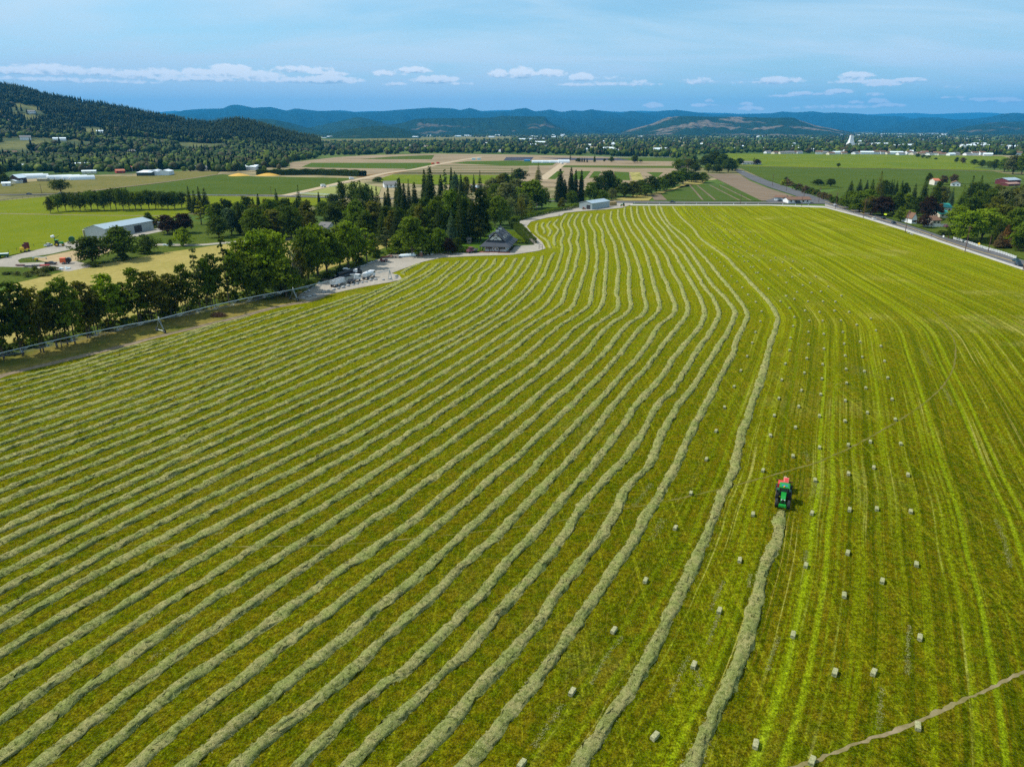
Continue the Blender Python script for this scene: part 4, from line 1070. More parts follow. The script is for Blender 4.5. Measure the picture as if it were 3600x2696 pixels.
for i in range(22):
    x = -60 + i * 42 + rnd.uniform(-12, 12); yb = 1268 - (x + 60) * 0.235 + rnd.uniform(-12, 4)
    tpx('bush', x, yb, yb - rnd.uniform(20, 45), rnd.uniform(40, 75), rnd.choice(['dark green', 'green', 'dark green', 'olive']), 'in the undergrowth of the ditch')
B = 'in the thick clump beside the gravel yard'
for a in [('broad',868,1040,838,120,'bright green'),('tall',925,1040,812,125,'bright green'),('broad',985,1035,815,120,'bright green'),('tall',1060,1022,868,60,'olive'),('broad',955,1010,800,130,'green'),('tall',1118,968,783,125,'bright green'),('broad',1085,985,800,110,'green'),('tall',1150,955,800,100,'green'),
          ('tall',1195,938,790,95,'bright green'),('broad',1225,940,776,110,'bright green'),('tall',1252,925,795,90,'green'),('poplar',1290,918,800,60,'bright green'),('tall',1312,905,818,50,'bright green'),('broad',905,1052,900,110,'green'),('broad',1008,1046,905,110,'green')]:
    tpx(*a, B)
tpx('bare', 1042, 1042, 860, 50, 'grey', B)
for x, yb in ((1000,1040),(1090,1010),(1150,980),(1200,958),(1260,925),(1330,905),(1370,893),(940,1050)):
    tpx('bush', x, yb, yb - rnd.uniform(16, 32), rnd.uniform(35, 60), rnd.choice(['dark green', 'green']), 'in the scrub beside the gravel yard')
C = 'behind the hedges beside the farmhouse drive'
for a in [('poplar',1360,882,798,44,'grey-green'),('broad',1450,897,760,120,'green'),('broad',1405,885,820,70,'green'),('broad',1545,891,802,62,'green'),('broad',1575,893,835,50,'plum-dark'),('broad',1607,886,835,52,'dark green'),('bush',1510,893,860,50,'green'),('conifer',1590,880,740,60,'blue-green'),('bush',1390,892,868,60,'green'),('broad',1500,880,800,80,'dark green')]:
    tpx(*a, C)
# --- the grove round the farmhouse
D_ = 'in the farmhouse grove'
for a in [('conifer',672,748,655,34,'blackish green'),('conifer',690,752,668,40,'blackish green'),('conifer',708,750,656,36,'blackish green'),('conifer',728,752,660,46,'blackish green'),('poplar',708,790,705,44,'yellow-green'),('poplar',740,800,720,40,'bright green'),('broad',650,820,748,70,'plum-dark'),('broad',590,822,755,80,'plum-dark'),
          ('broad',768,790,712,60,'dark green'),('broad',800,785,698,60,'blackish green'),('broad',845,795,712,80,'dark green'),('broad',770,835,755,70,'dark green'),('broad',815,825,730,70,'blue-green'),('spire',840,800,745,22,'blackish green'),('spire',858,800,740,20,'blackish green'),('bush',645,862,803,82,'bright green'),('bush',600,868,842,22,'dark green'),
          ('tall',900,815,716,70,'olive'),('broad',960,800,698,70,'green'),('tall',1010,815,694,80,'dark green'),('broad',1050,800,706,60,'dark green'),('tall',1085,825,702,70,'olive'),('broad',1140,770,706,70,'green'),('broad',1180,800,705,80,'dark green'),('tall',1215,790,696,60,'olive'),('broad',905,845,730,90,'green'),('tall',965,838,735,90,'olive'),('broad',1025,840,725,90,'dark green'),('broad',1092,832,745,50,'olive'),
          ('oak',1205,735,638,44,'dark green'),('oak',1250,735,642,60,'dark green'),('oak',1290,735,648,55,'dark green'),('oak',1175,740,682,60,'blackish green'),('broad',1330,640,622,40,'dark green'),
          ('spire',1370,790,656,34,'blackish green'),('spire',1410,775,625,36,'blackish green'),('spire',1425,790,645,40,'blackish green'),('spire',1462,800,640,44,'blackish green'),('spire',1496,760,596,38,'blackish green'),('spire',1516,770,584,62,'blackish green'),('spire',1552,740,614,36,'blackish green'),('conifer',1440,745,630,26,'blackish green'),('conifer',1395,745,640,26,'blackish green'),
          ('poplar',1566,690,596,22,'dark green'),('spire',1588,690,588,22,'blackish green'),('spire',1600,695,602,20,'blackish green'),('broad',1602,700,612,34,'blue-green'),('spire',1622,720,612,28,'blackish green'),('fir',1688,690,598,36,'blackish green'),('conifer',1666,680,612,20,'dark green'),('broad',1640,700,620,36,'olive'),
          ('tall',1270,810,700,70,'grey-green'),('tall',1310,820,706,80,'olive'),('conifer',1340,815,690,50,'olive'),('tall',1290,850,740,70,'dark green'),('conifer',1345,860,745,50,'dark green'),('tall',1385,845,735,60,'olive'),('fir',1400,850,700,70,'blackish green'),('fir',1430,865,735,50,'blackish green'),('tall',1480,850,720,60,'olive'),('tall',1500,830,690,70,'dark green'),
          ('broad',1535,850,700,90,'green'),('fir',1545,865,690,60,'blackish green'),('tall',1590,845,665,95,'green'),('fir',1620,855,670,70,'blackish green'),('broad',1640,845,690,90,'dark green'),('fir',1660,850,650,80,'blackish green'),('tall',1690,845,655,70,'blackish green'),('tall',1680,850,750,60,'olive'),('broad',1700,830,768,70,'bright green'),('broad',1740,800,690,60,'green'),('conifer',1560,815,700,60,'blue-green'),('broad',1715,770,690,70,'dark green'),('broad',1760,790,690,80,'green'),
          ('broad',1745,735,645,70,'green'),('broad',1780,745,640,90,'grey-green'),('willow',1795,770,690,70,'grey-green'),('broad',1730,720,625,70,'grey-green'),('broad',1760,700,612,50,'olive'),('fir',1800,690,592,36,'blackish green'),('broad',1775,670,608,60,'dark green'),('broad',1840,750,680,60,'grey-green'),('willow',1832,770,690,55,'olive'),('poplar',1865,758,705,26,'yellow-green'),('broad',1820,720,630,90,'grey-green'),('broad',1870,735,632,110,'green'),('broad',1905,730,660,70,'green'),
          ('spire',1968,710,594,48,'blackish green'),('spire',1984,705,630,34,'blackish green'),('spire',2006,708,588,34,'blackish green'),('spire',2022,706,596,28,'blackish green'),('spire',2042,708,597,30,'blackish green'),('broad',1975,738,695,30,'olive'),('broad',2010,722,670,40,'green'),('fir',1892,640,572,36,'olive'),('broad',1825,640,592,60,'dark green')]:
    tpx(*a, D_)
for i in range(46):
    x = rnd.uniform(780, 1720); yb = rnd.uniform(742, 835) if x < 1500 else rnd.uniform(720, 845)
    if 1100 < x < 1185 and yb > 770: continue
    k = rnd.choice(['broad', 'tall', 'broad', 'conifer', 'fir', 'spire']); z = G(x, yb).y
    H = rnd.uniform(13, 20) if k in ('broad', 'tall') else rnd.uniform(18, 27)
    if x < 1150: H *= 0.72
    tree(k, G(x, yb), H, None, rnd.choice(['dark green', 'green', 'olive', 'dark green', 'grey-green']) if k in ('broad', 'tall') else 'blackish green', D_)
# --- creek trees up to the crossroads
E_ = 'along the creek'
for a in [('broad',2075,705,640,50,'green'),('broad',2100,695,618,50,'dark green'),('broad',2130,690,600,60,'dark green'),('tall',2145,668,598,36,'blackish green'),('broad',2165,690,625,60,'green'),('broad',2195,694,640,60,'dark green'),('broad',2225,694,636,60,'olive'),('broad',2255,685,630,60,'dark green'),('broad',2290,680,618,60,'dark green'),('broad',2320,672,622,60,'green'),('broad',2345,668,610,60,'dark green'),('broad',2372,655,600,60,'green'),('broad',2400,648,590,55,'green'),('bush',2350,660,636,36,'bright green'),
          ('broad',2430,640,602,50,'dark green'),('broad',2447,642,606,44,'dark green'),('broad',2470,642,606,44,'green'),('willow',2090,705,660,50,'bright green'),('broad',2115,706,668,50,'green'),('willow',2150,702,660,55,'grey-green'),('broad',2270,690,650,50,'green')]:
    tpx(*a, E_)
for x in (2392, 2402, 2412): tpx('bare', x, 634, 580, 26, 'grey', E_)
F_ = 'near the road bend'
for a in [('broad',2385,606,560,50,'green'),('broad',2420,600,558,50,'olive'),('broad',2445,606,574,40,'dark green'),('broad',2480,590,545,50,'dark green'),('broad',2510,588,532,60,'dark green'),('broad',2540,590,540,60,'dark green'),('broad',2560,606,556,50,'dark green'),('broad',2575,600,560,40,'green'),('broad',2520,607,578,36,'dark green'),('broad',2490,606,575,34,'green'),('broad',2530,606,588,20,'olive'),('broad',2600,580,556,30,'dark green'),('poplar',2650,578,555,12,'dark green'),('broad',2662,580,560,26,'plum-dark')]:
    tpx(*a, F_)
# --- oak row in the meadow
H_ = 'in the oak row across the bright meadow'
for i, (x, yb, yt) in enumerate([(205,745,683),(232,742,676),(258,743,678),(283,744,680),(300,738,676),(322,742,670),(345,740,672),(367,742,672),(390,738,666),(410,738,664),(435,742,660),(455,736,672),(478,738,674),(498,738,672),(525,736,668),(548,736,672),(570,738,674),(592,738,676),(615,735,674),(640,732,676)]):
    tpx('oak', x, yb, yt, rnd.uniform(44, 60), rnd.choice(['dark green', 'dark green', 'green', 'blackish green']), H_)
tpx('tall', 178, 750, 690, 26, 'olive', H_)
tpx('oak', 215, 680, 631, 74, 'dark green', 'standing alone beside the far road')
I_ = 'beside the tan lot of the barn yard'
for a in [('broad',328,927,828,112,'dark green'),('broad',428,912,793,125,'dark green'),('oak',522,890,829,86,'dark green'),('bush',470,888,872,40,'green'),('bush',436,917,890,44,'dark green'),('bush',508,892,872,60,'green'),('broad',527,800,746,34,'dark green'),('bush',540,800,774,30,'dark green'),('bush',330,938,918,60,'dark green')]:
    tpx(*a, I_)
for i in range(14):
    x = rnd.uniform(10, 215); yb = 960 - abs(x - 60) * 0.03 + rnd.uniform(-8, 16)
    tpx('bush', x, yb, yb - rnd.uniform(8, 20), rnd.uniform(26, 50), rnd.choice(['dark green', 'olive', 'grey-green']), 'on the scrubby bank below the barn yard')
for a in [('broad',0,640,575,60,'blackish green'),('broad',20,650,612,40,'dark green')]: tpx(*a, 'beside the dark barn')
# --- grove across the road
J_ = 'across the main road'
for a in [('fir',3084,712,602,58,'olive'),('conifer',2985,706,636,44,'blackish green'),('conifer',3015,704,630,40,'blackish green'),('conifer',3042,690,634,28,'blackish green'),('conifer',3060,700,630,36,'dark green'),('conifer',3103,705,632,36,'dark green'),('conifer',3128,690,632,24,'blackish green'),('conifer',3147,692,636,24,'blackish green'),('conifer',3165,690,634,24,'blackish green'),('broad',3180,690,642,26,'dark green'),
          ('fir',3155,735,648,64,'green'),('broad',2985,735,672,70,'green'),('broad',3020,745,672,80,'green'),('broad',3060,755,690,70,'olive'),('broad',3050,735,665,70,'green'),('broad',3100,760,690,80,'plum-dark'),('broad',3140,755,690,60,'dark green'),('broad',3180,750,682,60,'green'),('broad',3165,778,728,50,'green'),('broad',3190,780,736,50,'bright green'),('conifer',3205,735,645,34,'blackish green'),('conifer',3240,730,624,42,'blackish green'),('spire',3282,745,635,48,'dark green'),('broad',3260,770,690,60,'plum-dark'),('broad',3225,760,690,60,'dark green'),
          ('broad',3245,800,752,50,'plum-dark'),('broad',3300,765,716,28,'rusty brown'),('bush',3300,776,764,30,'olive'),('broad',3265,642,608,24,'dark green'),('broad',3315,650,616,30,'brownish'),('broad',3350,645,612,30,'brownish'),('broad',3305,720,655,60,'grey-green'),('conifer',3340,730,660,26,'blue-green'),('fir',3400,735,618,60,'blackish green'),('fir',3430,735,616,60,'dark green'),('fir',3375,740,650,60,'green'),('broad',3440,760,670,80,'green'),('broad',3410,780,690,80,'dark green'),('broad',3360,800,720,80,'bright green'),
          ('broad',3400,850,740,110,'bright green'),('broad',3360,838,780,60,'dark green'),('broad',3450,840,730,110,'bright green'),('broad',3490,800,690,80,'olive'),('broad',3470,770,676,80,'dark green'),('broad',3520,770,665,90,'grey-green'),('broad',3560,770,660,90,'olive'),('conifer',3540,790,685,50,'dark green'),('broad',3590,780,655,90,'grey-green'),('broad',3520,830,720,100,'olive'),('broad',3570,840,730,100,'green'),('conifer',3500,860,770,60,'dark green'),('conifer',3530,868,790,54,'rusty brown'),('conifer',3510,872,815,44,'brownish'),('conifer',3560,872,798,50,'brownish'),('broad',3600,885,780,100,'green'),('broad',3580,880,810,60,'bright green'),('broad',3610,830,730,100,'green'),('bush',3318,826,810,50,'dark green'),('bush',3345,826,806,40,'dark green'),('broad',3650,870,740,120,'dark green'),('broad',3640,800,690,100,'dark green'),('broad',3480,740,660,50,'green'),('broad',3430,700,640,60,'dark green'),('broad',3560,715,655,60,'grey-green'),('broad',3500,705,650,60,'olive'),('broad',3600,715,648,70,'olive')]:
    tpx(*a, J_)
for i in range(22):
    x = rnd.uniform(2960, 3620); up = 720 if x < 3100 else 690; lo = 735 + (x - 2960) * 0.17
    yb = rnd.uniform(up, min(lo, 830))
    if 3195 < x < 3345 and yb > 735: continue
    tree(rnd.choice(['broad', 'broad', 'tall', 'fir']), G(x, yb), rnd.uniform(10, 16), None, rnd.choice(['dark green', 'green', 'olive', 'dark green']), J_)
K_ = 'in the roadside hedgerow'
for i in range(22):
    u = i / 21; x = 2755 + u * 225; yb = 655 + u * 82 - 4
    tpx('bush', x, yb + rnd.uniform(-8, 3), yb - rnd.uniform(18, 30), rnd.uniform(22, 36), rnd.choice(['brownish', 'brownish', 'olive', 'dark green', 'yellow-green' if i % 5 == 0 else 'brownish']), K_)
for x, yb, yt, w in ((2875,652,630,40),(2920,656,628,36),(2762,640,622,16)): tpx('broad', x, yb, yt, w, 'dark green', K_)
L_ = 'on the edge of the far green field'
for a in [('oak',2947,590,574,16,'dark green'),('bush',3225,553,540,20,'dark green'),('bush',3245,556,544,20,'dark green'),('bush',3262,558,546,20,'green'),('bush',3290,561,555,16,'dark green'),('broad',3362,572,553,16,'dark green'),('broad',3384,575,554,20,'brownish'),('broad',3424,580,560,28,'dark green'),('broad',3452,588,562,30,'dark green'),('broad',3475,590,566,24,'green'),('broad',3495,598,560,30,'dark green'),('broad',3530,604,556,44,'green'),('broad',3560,612,545,60,'grey-green'),('broad',3590,614,540,60,'green'),('broad',3620,610,545,60,'dark green')]:
    tpx(*a, L_)
N_ = 'round the farm across the tan fields'
for a in [('poplar',2005,567,545,9,'dark green'),('broad',2032,571,556,16,'dark green'),('conifer',2038,570,553,8,'blackish green'),('conifer',2046,570,553,8,'blackish green'),('conifer',2054,571,554,8,'blackish green'),('conifer',2064,571,556,8,'blackish green'),('conifer',2090,571,543,12,'dark green'),('broad',2125,569,558,10,'dark green'),('broad',2150,571,551,20,'dark green'),('broad',2232,573,546,26,'dark green'),('broad',2252,571,560,14,'green')]:
    tpx(*a, N_)

# --- clipped hedges
def hedge(pts, wd, ht, hue, lab, px=True, seed=0, ls=.26):
    g = np.random.default_rng(seed); P = catmull(gp(pts), 0.5); C, N = [], []
    A = np.array([[p.x, p.y] for p in P]); Dn = np.gradient(A, axis=0); Dn /= np.linalg.norm(Dn, axis=1, keepdims=True); S = np.stack([Dn[:, 1], -Dn[:, 0]], 1)
    L = len(P) * 0.5; n = int(L * (wd + 2 * ht) * (12 if ls < .5 else 4))
    i = g.integers(0, len(P), n); s = g.uniform(0, wd + 2 * ht, n)
    hv = 1 + 0.10 * np.sin(i * 0.17 + seed) + g.normal(0, 0.04, n)
    lat = np.where(s < ht, -wd / 2, np.where(s > ht + wd, wd / 2, s - ht - wd / 2)); z = np.where(s < ht, s, np.where(s > ht + wd, wd + 2 * ht - s, ht)) * hv
    nn = np.where(s < ht, -1, np.where(s > ht + wd, 1, 0)); lat = lat + g.normal(0, .10, n)
    C = np.stack([A[i, 0] + S[i, 0] * lat + g.normal(0, .15, n), A[i, 1] + S[i, 1] * lat + g.normal(0, .15, n), z], 1)
    N = np.stack([S[i, 0] * nn, S[i, 1] * nn, np.where(nn == 0, 1.0, 0.25)], 1) + g.normal(0, .35, (n, 3))
    V, Q = leaf_quads(C, N, np.full(n, ls), g)
    o = link('hedge', np_mesh('hedge', V, Q, M_leaf)); c = HUES[hue]; o.color = c + (1,)
    tag(o, lab, 'hedge', 'clipped hedges round the farmhouse drive')
hedge([(1806,777),(1840,768),(1880,759),(1930,748),(1985,738),(2040,723)], 5.0, 2.2, 'green', 'long clipped hedge running beside the drive towards the grey barn', seed=1)
hedge([(1804,792),(1822,806),(1840,825),(1858,845),(1868,857)], 5.5, 2.4, 'dark green', 'clipped hedge curving beside the drive bend next to the farmhouse', seed=2)
hedge([(1413,892),(1450,893),(1488,893)], 3.0, 2.2, 'green', 'short clipped hedge behind the white pile by the portable toilet', seed=3)
hedge([(1525,890),(1570,888),(1620,886),(1645,884)], 3.2, 2.2, 'bright green', 'clipped hedge beside the drive near the old truck', seed=4)
hedge([(1762,762),(1790,770),(1806,779)], 3.0, 2.0, 'green', 'low hedge stub joining the two drive hedges by the grove', seed=5)
hedge([(905,616),(1000,615),(1100,614),(1200,617),(1275,620)], 14.0, 6.0, 'dark green', 'thick dark block of young conifers beside the green field', seed=6, ls=.9)
for k in range(5):
    hedge([(1768 + k * 8, 812 + k * 1), (1800 + k * 9, 836 + k * 2), (1822 + k * 8, 856)], 0.8, 0.9, 'bright green', 'low vine row between farmhouse and hedge, the %s from the farmhouse' % nth(k + 1), seed=20 + k)

# ---- labels of the trees: kind, colour, place and its order there
SHORT = {'along the ditch behind the long watering pipe': 'behind the watering pipe', 'in the undergrowth of the ditch': 'under the ditch trees', 'in the thick clump beside the gravel yard': 'beside the gravel yard', 'in the scrub beside the gravel yard': 'at the gravel yard edge', 'behind the hedges beside the farmhouse drive': 'behind the drive hedges', 'on the scrubby bank below the barn yard': 'below the barn yard', 'round the farm across the tan fields': 'by the tan-field farm', 'on the edge of the far green field': 'on the far green field', 'in the oak row across the bright meadow': 'in the meadow row', 'beside the tan lot of the barn yard': 'beside the tan lot'}
by = {}
for tr in TREES: by.setdefault((tr[3], tr[1], tr[2]), []).append(tr)
for (place, kind, hue), L in by.items():
    L.sort(key=lambda q: q[4])
    desc = KINDS[kind][2] if kind == 'bare' else hue + ' ' + KINDS[kind][2]
    for i, q in enumerate(L):
        if len(L) == 1: lab = '%s %s' % (desc, place)
        else: lab = '%s %s, %s from the left' % (desc, SHORT.get(place, place), nth(i + 1))
        q[0]['label'] = lab; q[0]['group'] = ('trees ' if kind != 'bush' else 'bushes ') + place

# --- the uncountable rest: woods on the hill, trees of the far valley
ICO = None
def ico(sub):
    bm = bmesh.new(); bmesh.ops.create_icosphere(bm, subdivisions=sub, radius=1.0)
    V = np.array([v.co[:] for v in bm.verts]); Fc = np.array([[v.index for v in f.verts] for f in bm.faces]); bm.free(); return V, Fc
ICO1, ICO2 = ico(1), ico(2)
def cone_proto(g):
    V, Fc = [], []
    n = 7
    for (zb, zt, r) in ((0.08, 0.5, 0.5), (0.3, 0.75, 0.37), (0.55, 1.0, 0.22)):
        b = len(V)
        for i in range(n):
            a = 2 * math.pi * (i + g.uniform(-.2, .2)) / n; q = r * g.uniform(0.65, 1.2)
            V.append((q * math.cos(a), q * math.sin(a), zb + g.uniform(-.05, .05)))
        V.append((g.uniform(-.03, .03), g.uniform(-.03, .03), zt)); V.append((0, 0, zb + 0.1))
        for i in range(n): Fc.append((b + i, b + (i + 1) % n, b + n)); Fc.append((b + (i + 1) % n, b + i, b + n + 1))
    return np.array(V), np.array(Fc)
def scatter(name, pts, con, lab, seed, hs=1.0):
    """pts: (x,y,z,height); con: mask of conifers; one mesh"""
    g = np.random.default_rng(seed); rr = random.Random(seed)
    pts = np.asarray(pts); con = np.asarray(con)
    Vs, Fs, Ts, b = [], [], [], 0
    cones = [cone_proto(rr) for _ in range(6)]
    blobs = []
    for i in range(8):
        V = ICO2[0].copy(); V *= (1 + g.normal(0, 0.16, (len(V), 1))); V[:, 2] = V[:, 2] * 0.5 + 0.5; V[:, :2] *= 0.5; blobs.append((V, ICO2[1]))
    pal_c = np.array([(0.018, 0.034, 0.007), (0.024, 0.042, 0.009), (0.032, 0.050, 0.010)]); pal_b = np.array([(0.028, 0.052, 0.005), (0.042, 0.072, 0.006), (0.060, 0.092, 0.006), (0.050, 0.060, 0.010), (0.022, 0.042, 0.005), (0.095, 0.125, 0.008), (0.060, 0.052, 0.018)])
    for which in (True, False):
        sel = np.where(con == which)[0]; protos = cones if which else blobs; pal = pal_c if which else pal_b
        ch = g.integers(0, len(protos), len(sel))
        for pi, (PV, PF) in enumerate(protos):
            q = sel[ch == pi]; m = len(q)
            if not m: continue
            h = pts[q, 3]; w = h * (g.uniform(0.28, 0.42, m) * 1.0 if which else g.uniform(0.75, 1.25, m)); a = g.uniform(0, 6.28, m)
            ca, sa = np.cos(a), np.sin(a)
            X = (PV[None, :, 0] * ca[:, None] - PV[None, :, 1] * sa[:, None]) * w[:, None] + pts[q, 0, None]
            Y = (PV[None, :, 0] * sa[:, None] + PV[None, :, 1] * ca[:, None]) * w[:, None] + pts[q, 1, None]
            Z = PV[None, :, 2] * h[:, None] + pts[q, 2, None] - 0.4
            Vs.append(np.stack([X, Y, Z], -1).reshape(-1, 3)); Fs.append((PF[None] + (np.arange(m) * len(PV))[:, None, None]).reshape(-1, 3) + b); b += m * len(PV)
            c = pal[g.integers(0, len(pal), m)] * g.uniform(0.75, 1.3, (m, 1))
            Ts.append(np.repeat(c, len(PV), axis=0))
    me = np_mesh(name, np.concatenate(Vs), np.concatenate(Fs), M_leaf_far, np.concatenate(Ts))
    o = link(name, me); tag(o, lab, None, None, 'stuff'); return o

def hill_woods():
    g = np.random.default_rng(77); pts, con = [], []
    N = 52000
    f = g.uniform(-1.0, -0.255, N); tt = g.uniform(0.0, 1.08, N)
    Yb, Yr, top = hill_params(f)
    Y = Yb + (Yr - Yb) * tt; X = f * Y; Z = hill_h(X, Y)
    clear = fbm(X / 130.0, Y / 130.0, 9, 4)
    dens = np.where(tt > 0.5, 0.95, 0.55 + 0.4 * np.clip((tt - 0.05) / 0.45, 0, 1)) * (clear < np.where(tt > 0.5, 0.66, 0.56)) * np.clip(Y / 2600, 0.35, 1)
    pxs = to_px((X, Y, Z))
    for (cx, cy, rx, ry) in ((85,385,60,13),(120,410,40,22),(40,520,90,10),(330,470,60,7),(285,640,60,6),(455,465,20,6)):
        dens = np.where(((pxs[0] - cx) / rx) ** 2 + ((pxs[1] - cy) / ry) ** 2 < 1, dens * 0.04, dens)
    keep = g.random(N) < dens * 0.8
    X, Y, Z, tt = X[keep], Y[keep], Z[keep], tt[keep]
    con = g.random(len(X)) < np.clip((tt - 0.22) * 2.6, 0.14, 0.92)
    H = np.where(con, g.uniform(13, 27, len(X)), g.uniform(7, 14, len(X)))
    scatter('hillside_woods', np.stack([X, Y, Z, H], 1), con, 'dark conifer and oak woods covering the hillside', 5)
hill_woods()

OPEN = [[(-400,606),(0,614),(300,606),(620,602),(800,604),(1000,597),(1012,570),(1185,548),(1520,538),(1800,539),(2000,545),(2380,556),(2420,620),(2140,705),(-400,760)], [(2440,545),(2700,537),(3530,546),(3800,552),(3800,1000),(2440,720)],
        [(1010,484),(1800,483),(1800,493),(1400,500),(1010,502)], [(2100,467),(2560,467),(2560,471.5),(2100,471.5)]]
def valley_trees():
    g = np.random.default_rng(88); pts = []
    N = 46000
    u = g.random(N)
    py = 463 + 127 * u ** 1.75; px = g.uniform(-500, 4100, N)
    clump = fbm(px / 90.0, py / 14.0, 19, 4)
    out, con = [], []
    for x, y, c, r in zip(px, py, clump, g.random(N)):
        if any(in_poly(x, y, p) for p in OPEN): continue
        if c > 0.62 and r < 0.6: continue
        P = G(x, y)
        if P.y / 1 > 14000: continue
        if x < 1130 and P.y > 1150 and hill_params(P.x / P.y)[0] < P.y and y > 480: continue
        k = g.random() < 0.13
        near = min(1.0, 2600 / P.y)
        if r > 0.35 + 0.65 * (1 - near * 0.30): continue
        h = (g.uniform(12, 24) if k else g.uniform(6.5, 13.5)) * (1.0 if P.y < 5000 else 1.15)
        out.append((P.x, P.y, 0, h)); con.append(k)
    for k in range(2600):
        x, y = g.uniform(-250, 1180), g.uniform(556, 612)
        if any(in_poly(x, y, p) for p in OPEN): continue
        P = GH(x, y)
        if fbm(np.array([P.x / 60.]), np.array([P.y / 60.]), 3, 3)[0] > 0.55: continue
        kk = g.random() < 0.16; out.append((P.x, P.y, P.z, g.uniform(14, 22) if kk else g.uniform(6, 12))); con.append(kk)
    scatter('valley_trees', out, con, 'countless green trees spread through the houses of the far valley', 6)
valley_trees()
# ------------------------------------------------------------------ paints
WHITE = plain('white_paint', (0.72, 0.73, 0.74), 0.5); OFFW = plain('cream_wall', (0.62, 0.58, 0.48), 0.8); GREYM = plain('grey_metal_wall', (0.30, 0.36, 0.37), 0.55, var=0.08, scale=0.4)
GREYR = plain('grey_metal_roof', (0.42, 0.50, 0.54), 0.4, 0.3, var=0.08, scale=0.3); DARKR = plain('charcoal_shingle', (0.045, 0.052, 0.065), 0.85, scale=0.8, var=0.3); BROWNR = plain('brown_shingle', (0.16, 0.085, 0.05), 0.9, scale=0.8, var=0.3)
GREYSH = plain('grey_shingle', (0.16, 0.155, 0.15), 0.9, scale=0.8, var=0.3); TEALR = plain('teal_metal_roof', (0.02, 0.24, 0.20), 0.5); REDW = plain('red_barn_wall', (0.33, 0.03, 0.025), 0.8); ORANGER = plain('orange_tile_roof', (0.45, 0.14, 0.07), 0.85)
GLASS = plain('dark_glass', (0.015, 0.02, 0.025), 0.08, spec=0.8, var=0.05); RUBBER = plain('rubber', (0.018, 0.018, 0.019), 0.85); STEEL = plain('galvanised_steel', (0.36, 0.42, 0.45), 0.4, 0.6); DSTEEL = plain('dark_steel', (0.045, 0.045, 0.05), 0.6, 0.3)
TGREEN = plain('tractor_green', (0.010, 0.235, 0.028), 0.35, var=0.08, coat=0.3); TDARK = plain('dark_green_paint', (0.008, 0.09, 0.02), 0.4); TYEL = plain('yellow_paint', (0.75, 0.48, 0.02), 0.45); RED = plain('baler_red', (0.55, 0.045, 0.035), 0.45); REDF = plain('faded_red', (0.56, 0.13, 0.105), 0.55); MAROON = plain('maroon_paint', (0.12, 0.025, 0.03), 0.5)
ORANGE = plain('orange_paint', (0.70, 0.12, 0.03), 0.45); BLACK = plain('black_paint', (0.012, 0.013, 0.015), 0.35); TIMBER = plain('dark_timber', (0.05, 0.03, 0.022), 0.85); POLE = plain('tarred_pole', (0.11, 0.055, 0.04), 0.9); WOODP = plain('pale_timber', (0.42, 0.31, 0.18), 0.85); BLUE = plain('blue_paint', (0.05, 0.25, 0.5), 0.5)
STONE = plain('boulder_stone', (0.33, 0.34, 0.34), 0.9, scale=1.2, var=0.4); TARP = plain('white_tarp', (0.70, 0.78, 0.82), 0.45, var=0.12); TEALC = plain('dark_teal_car', (0.01, 0.06, 0.08), 0.3, coat=0.5); NAVY = plain('navy_car', (0.01, 0.025, 0.05), 0.3, coat=0.5); WCAR = plain('white_car', (0.70, 0.70, 0.70), 0.3, coat=0.5); POLY = plain('greenhouse_film', (0.66, 0.70, 0.72), 0.5, var=0.06)
BRONZE = plain('grain_yellow', (0.55, 0.32, 0.04), 0.8); LILAC = plain('rosy_paint', (0.20, 0.07, 0.09), 0.5)

def ang(p, q):
    a, b = G(*p), G(*q); return math.atan2(b.y - a.y, b.x - a.x)
def wheel(par, x, y, r, w, rim=STEEL, z=None, sub=True):
    z = r if z is None else z
    m = MB(); m.lathe((0, -w / 2, 0), (0, 1, 0), [(0, r * .55), (0.02, r * .92), (w * .18, r), (w * .82, r), (w - .02, r * .92), (w, r * .55)], 14)
    if sub:
        t = m.build('wheel', RUBBER, par, (x, y, z)); k = MB(); k.lathe((0, -w * .52, 0), (0, 1, 0), [(0, .02), (0.0, r * .5), (w * .2, r * .56), (w * .84, r * .56), (w * 1.04, r * .5), (w * 1.04, .02)], 12); k.build('rim', rim, t)
        return t
    m.lathe((0, -w * .52, 0), (0, 1, 0), [(0, .02), (0.0, r * .5), (w * 1.04, r * .5), (w * 1.04, .02)], 10, mi=1)
    return m.build('wheel', [RUBBER, rim], par, (x, y, z))
def thing(name, lab, cat, loc, rz=0, group=None):
    return tag(empty(name, loc, rz), lab, cat, group)

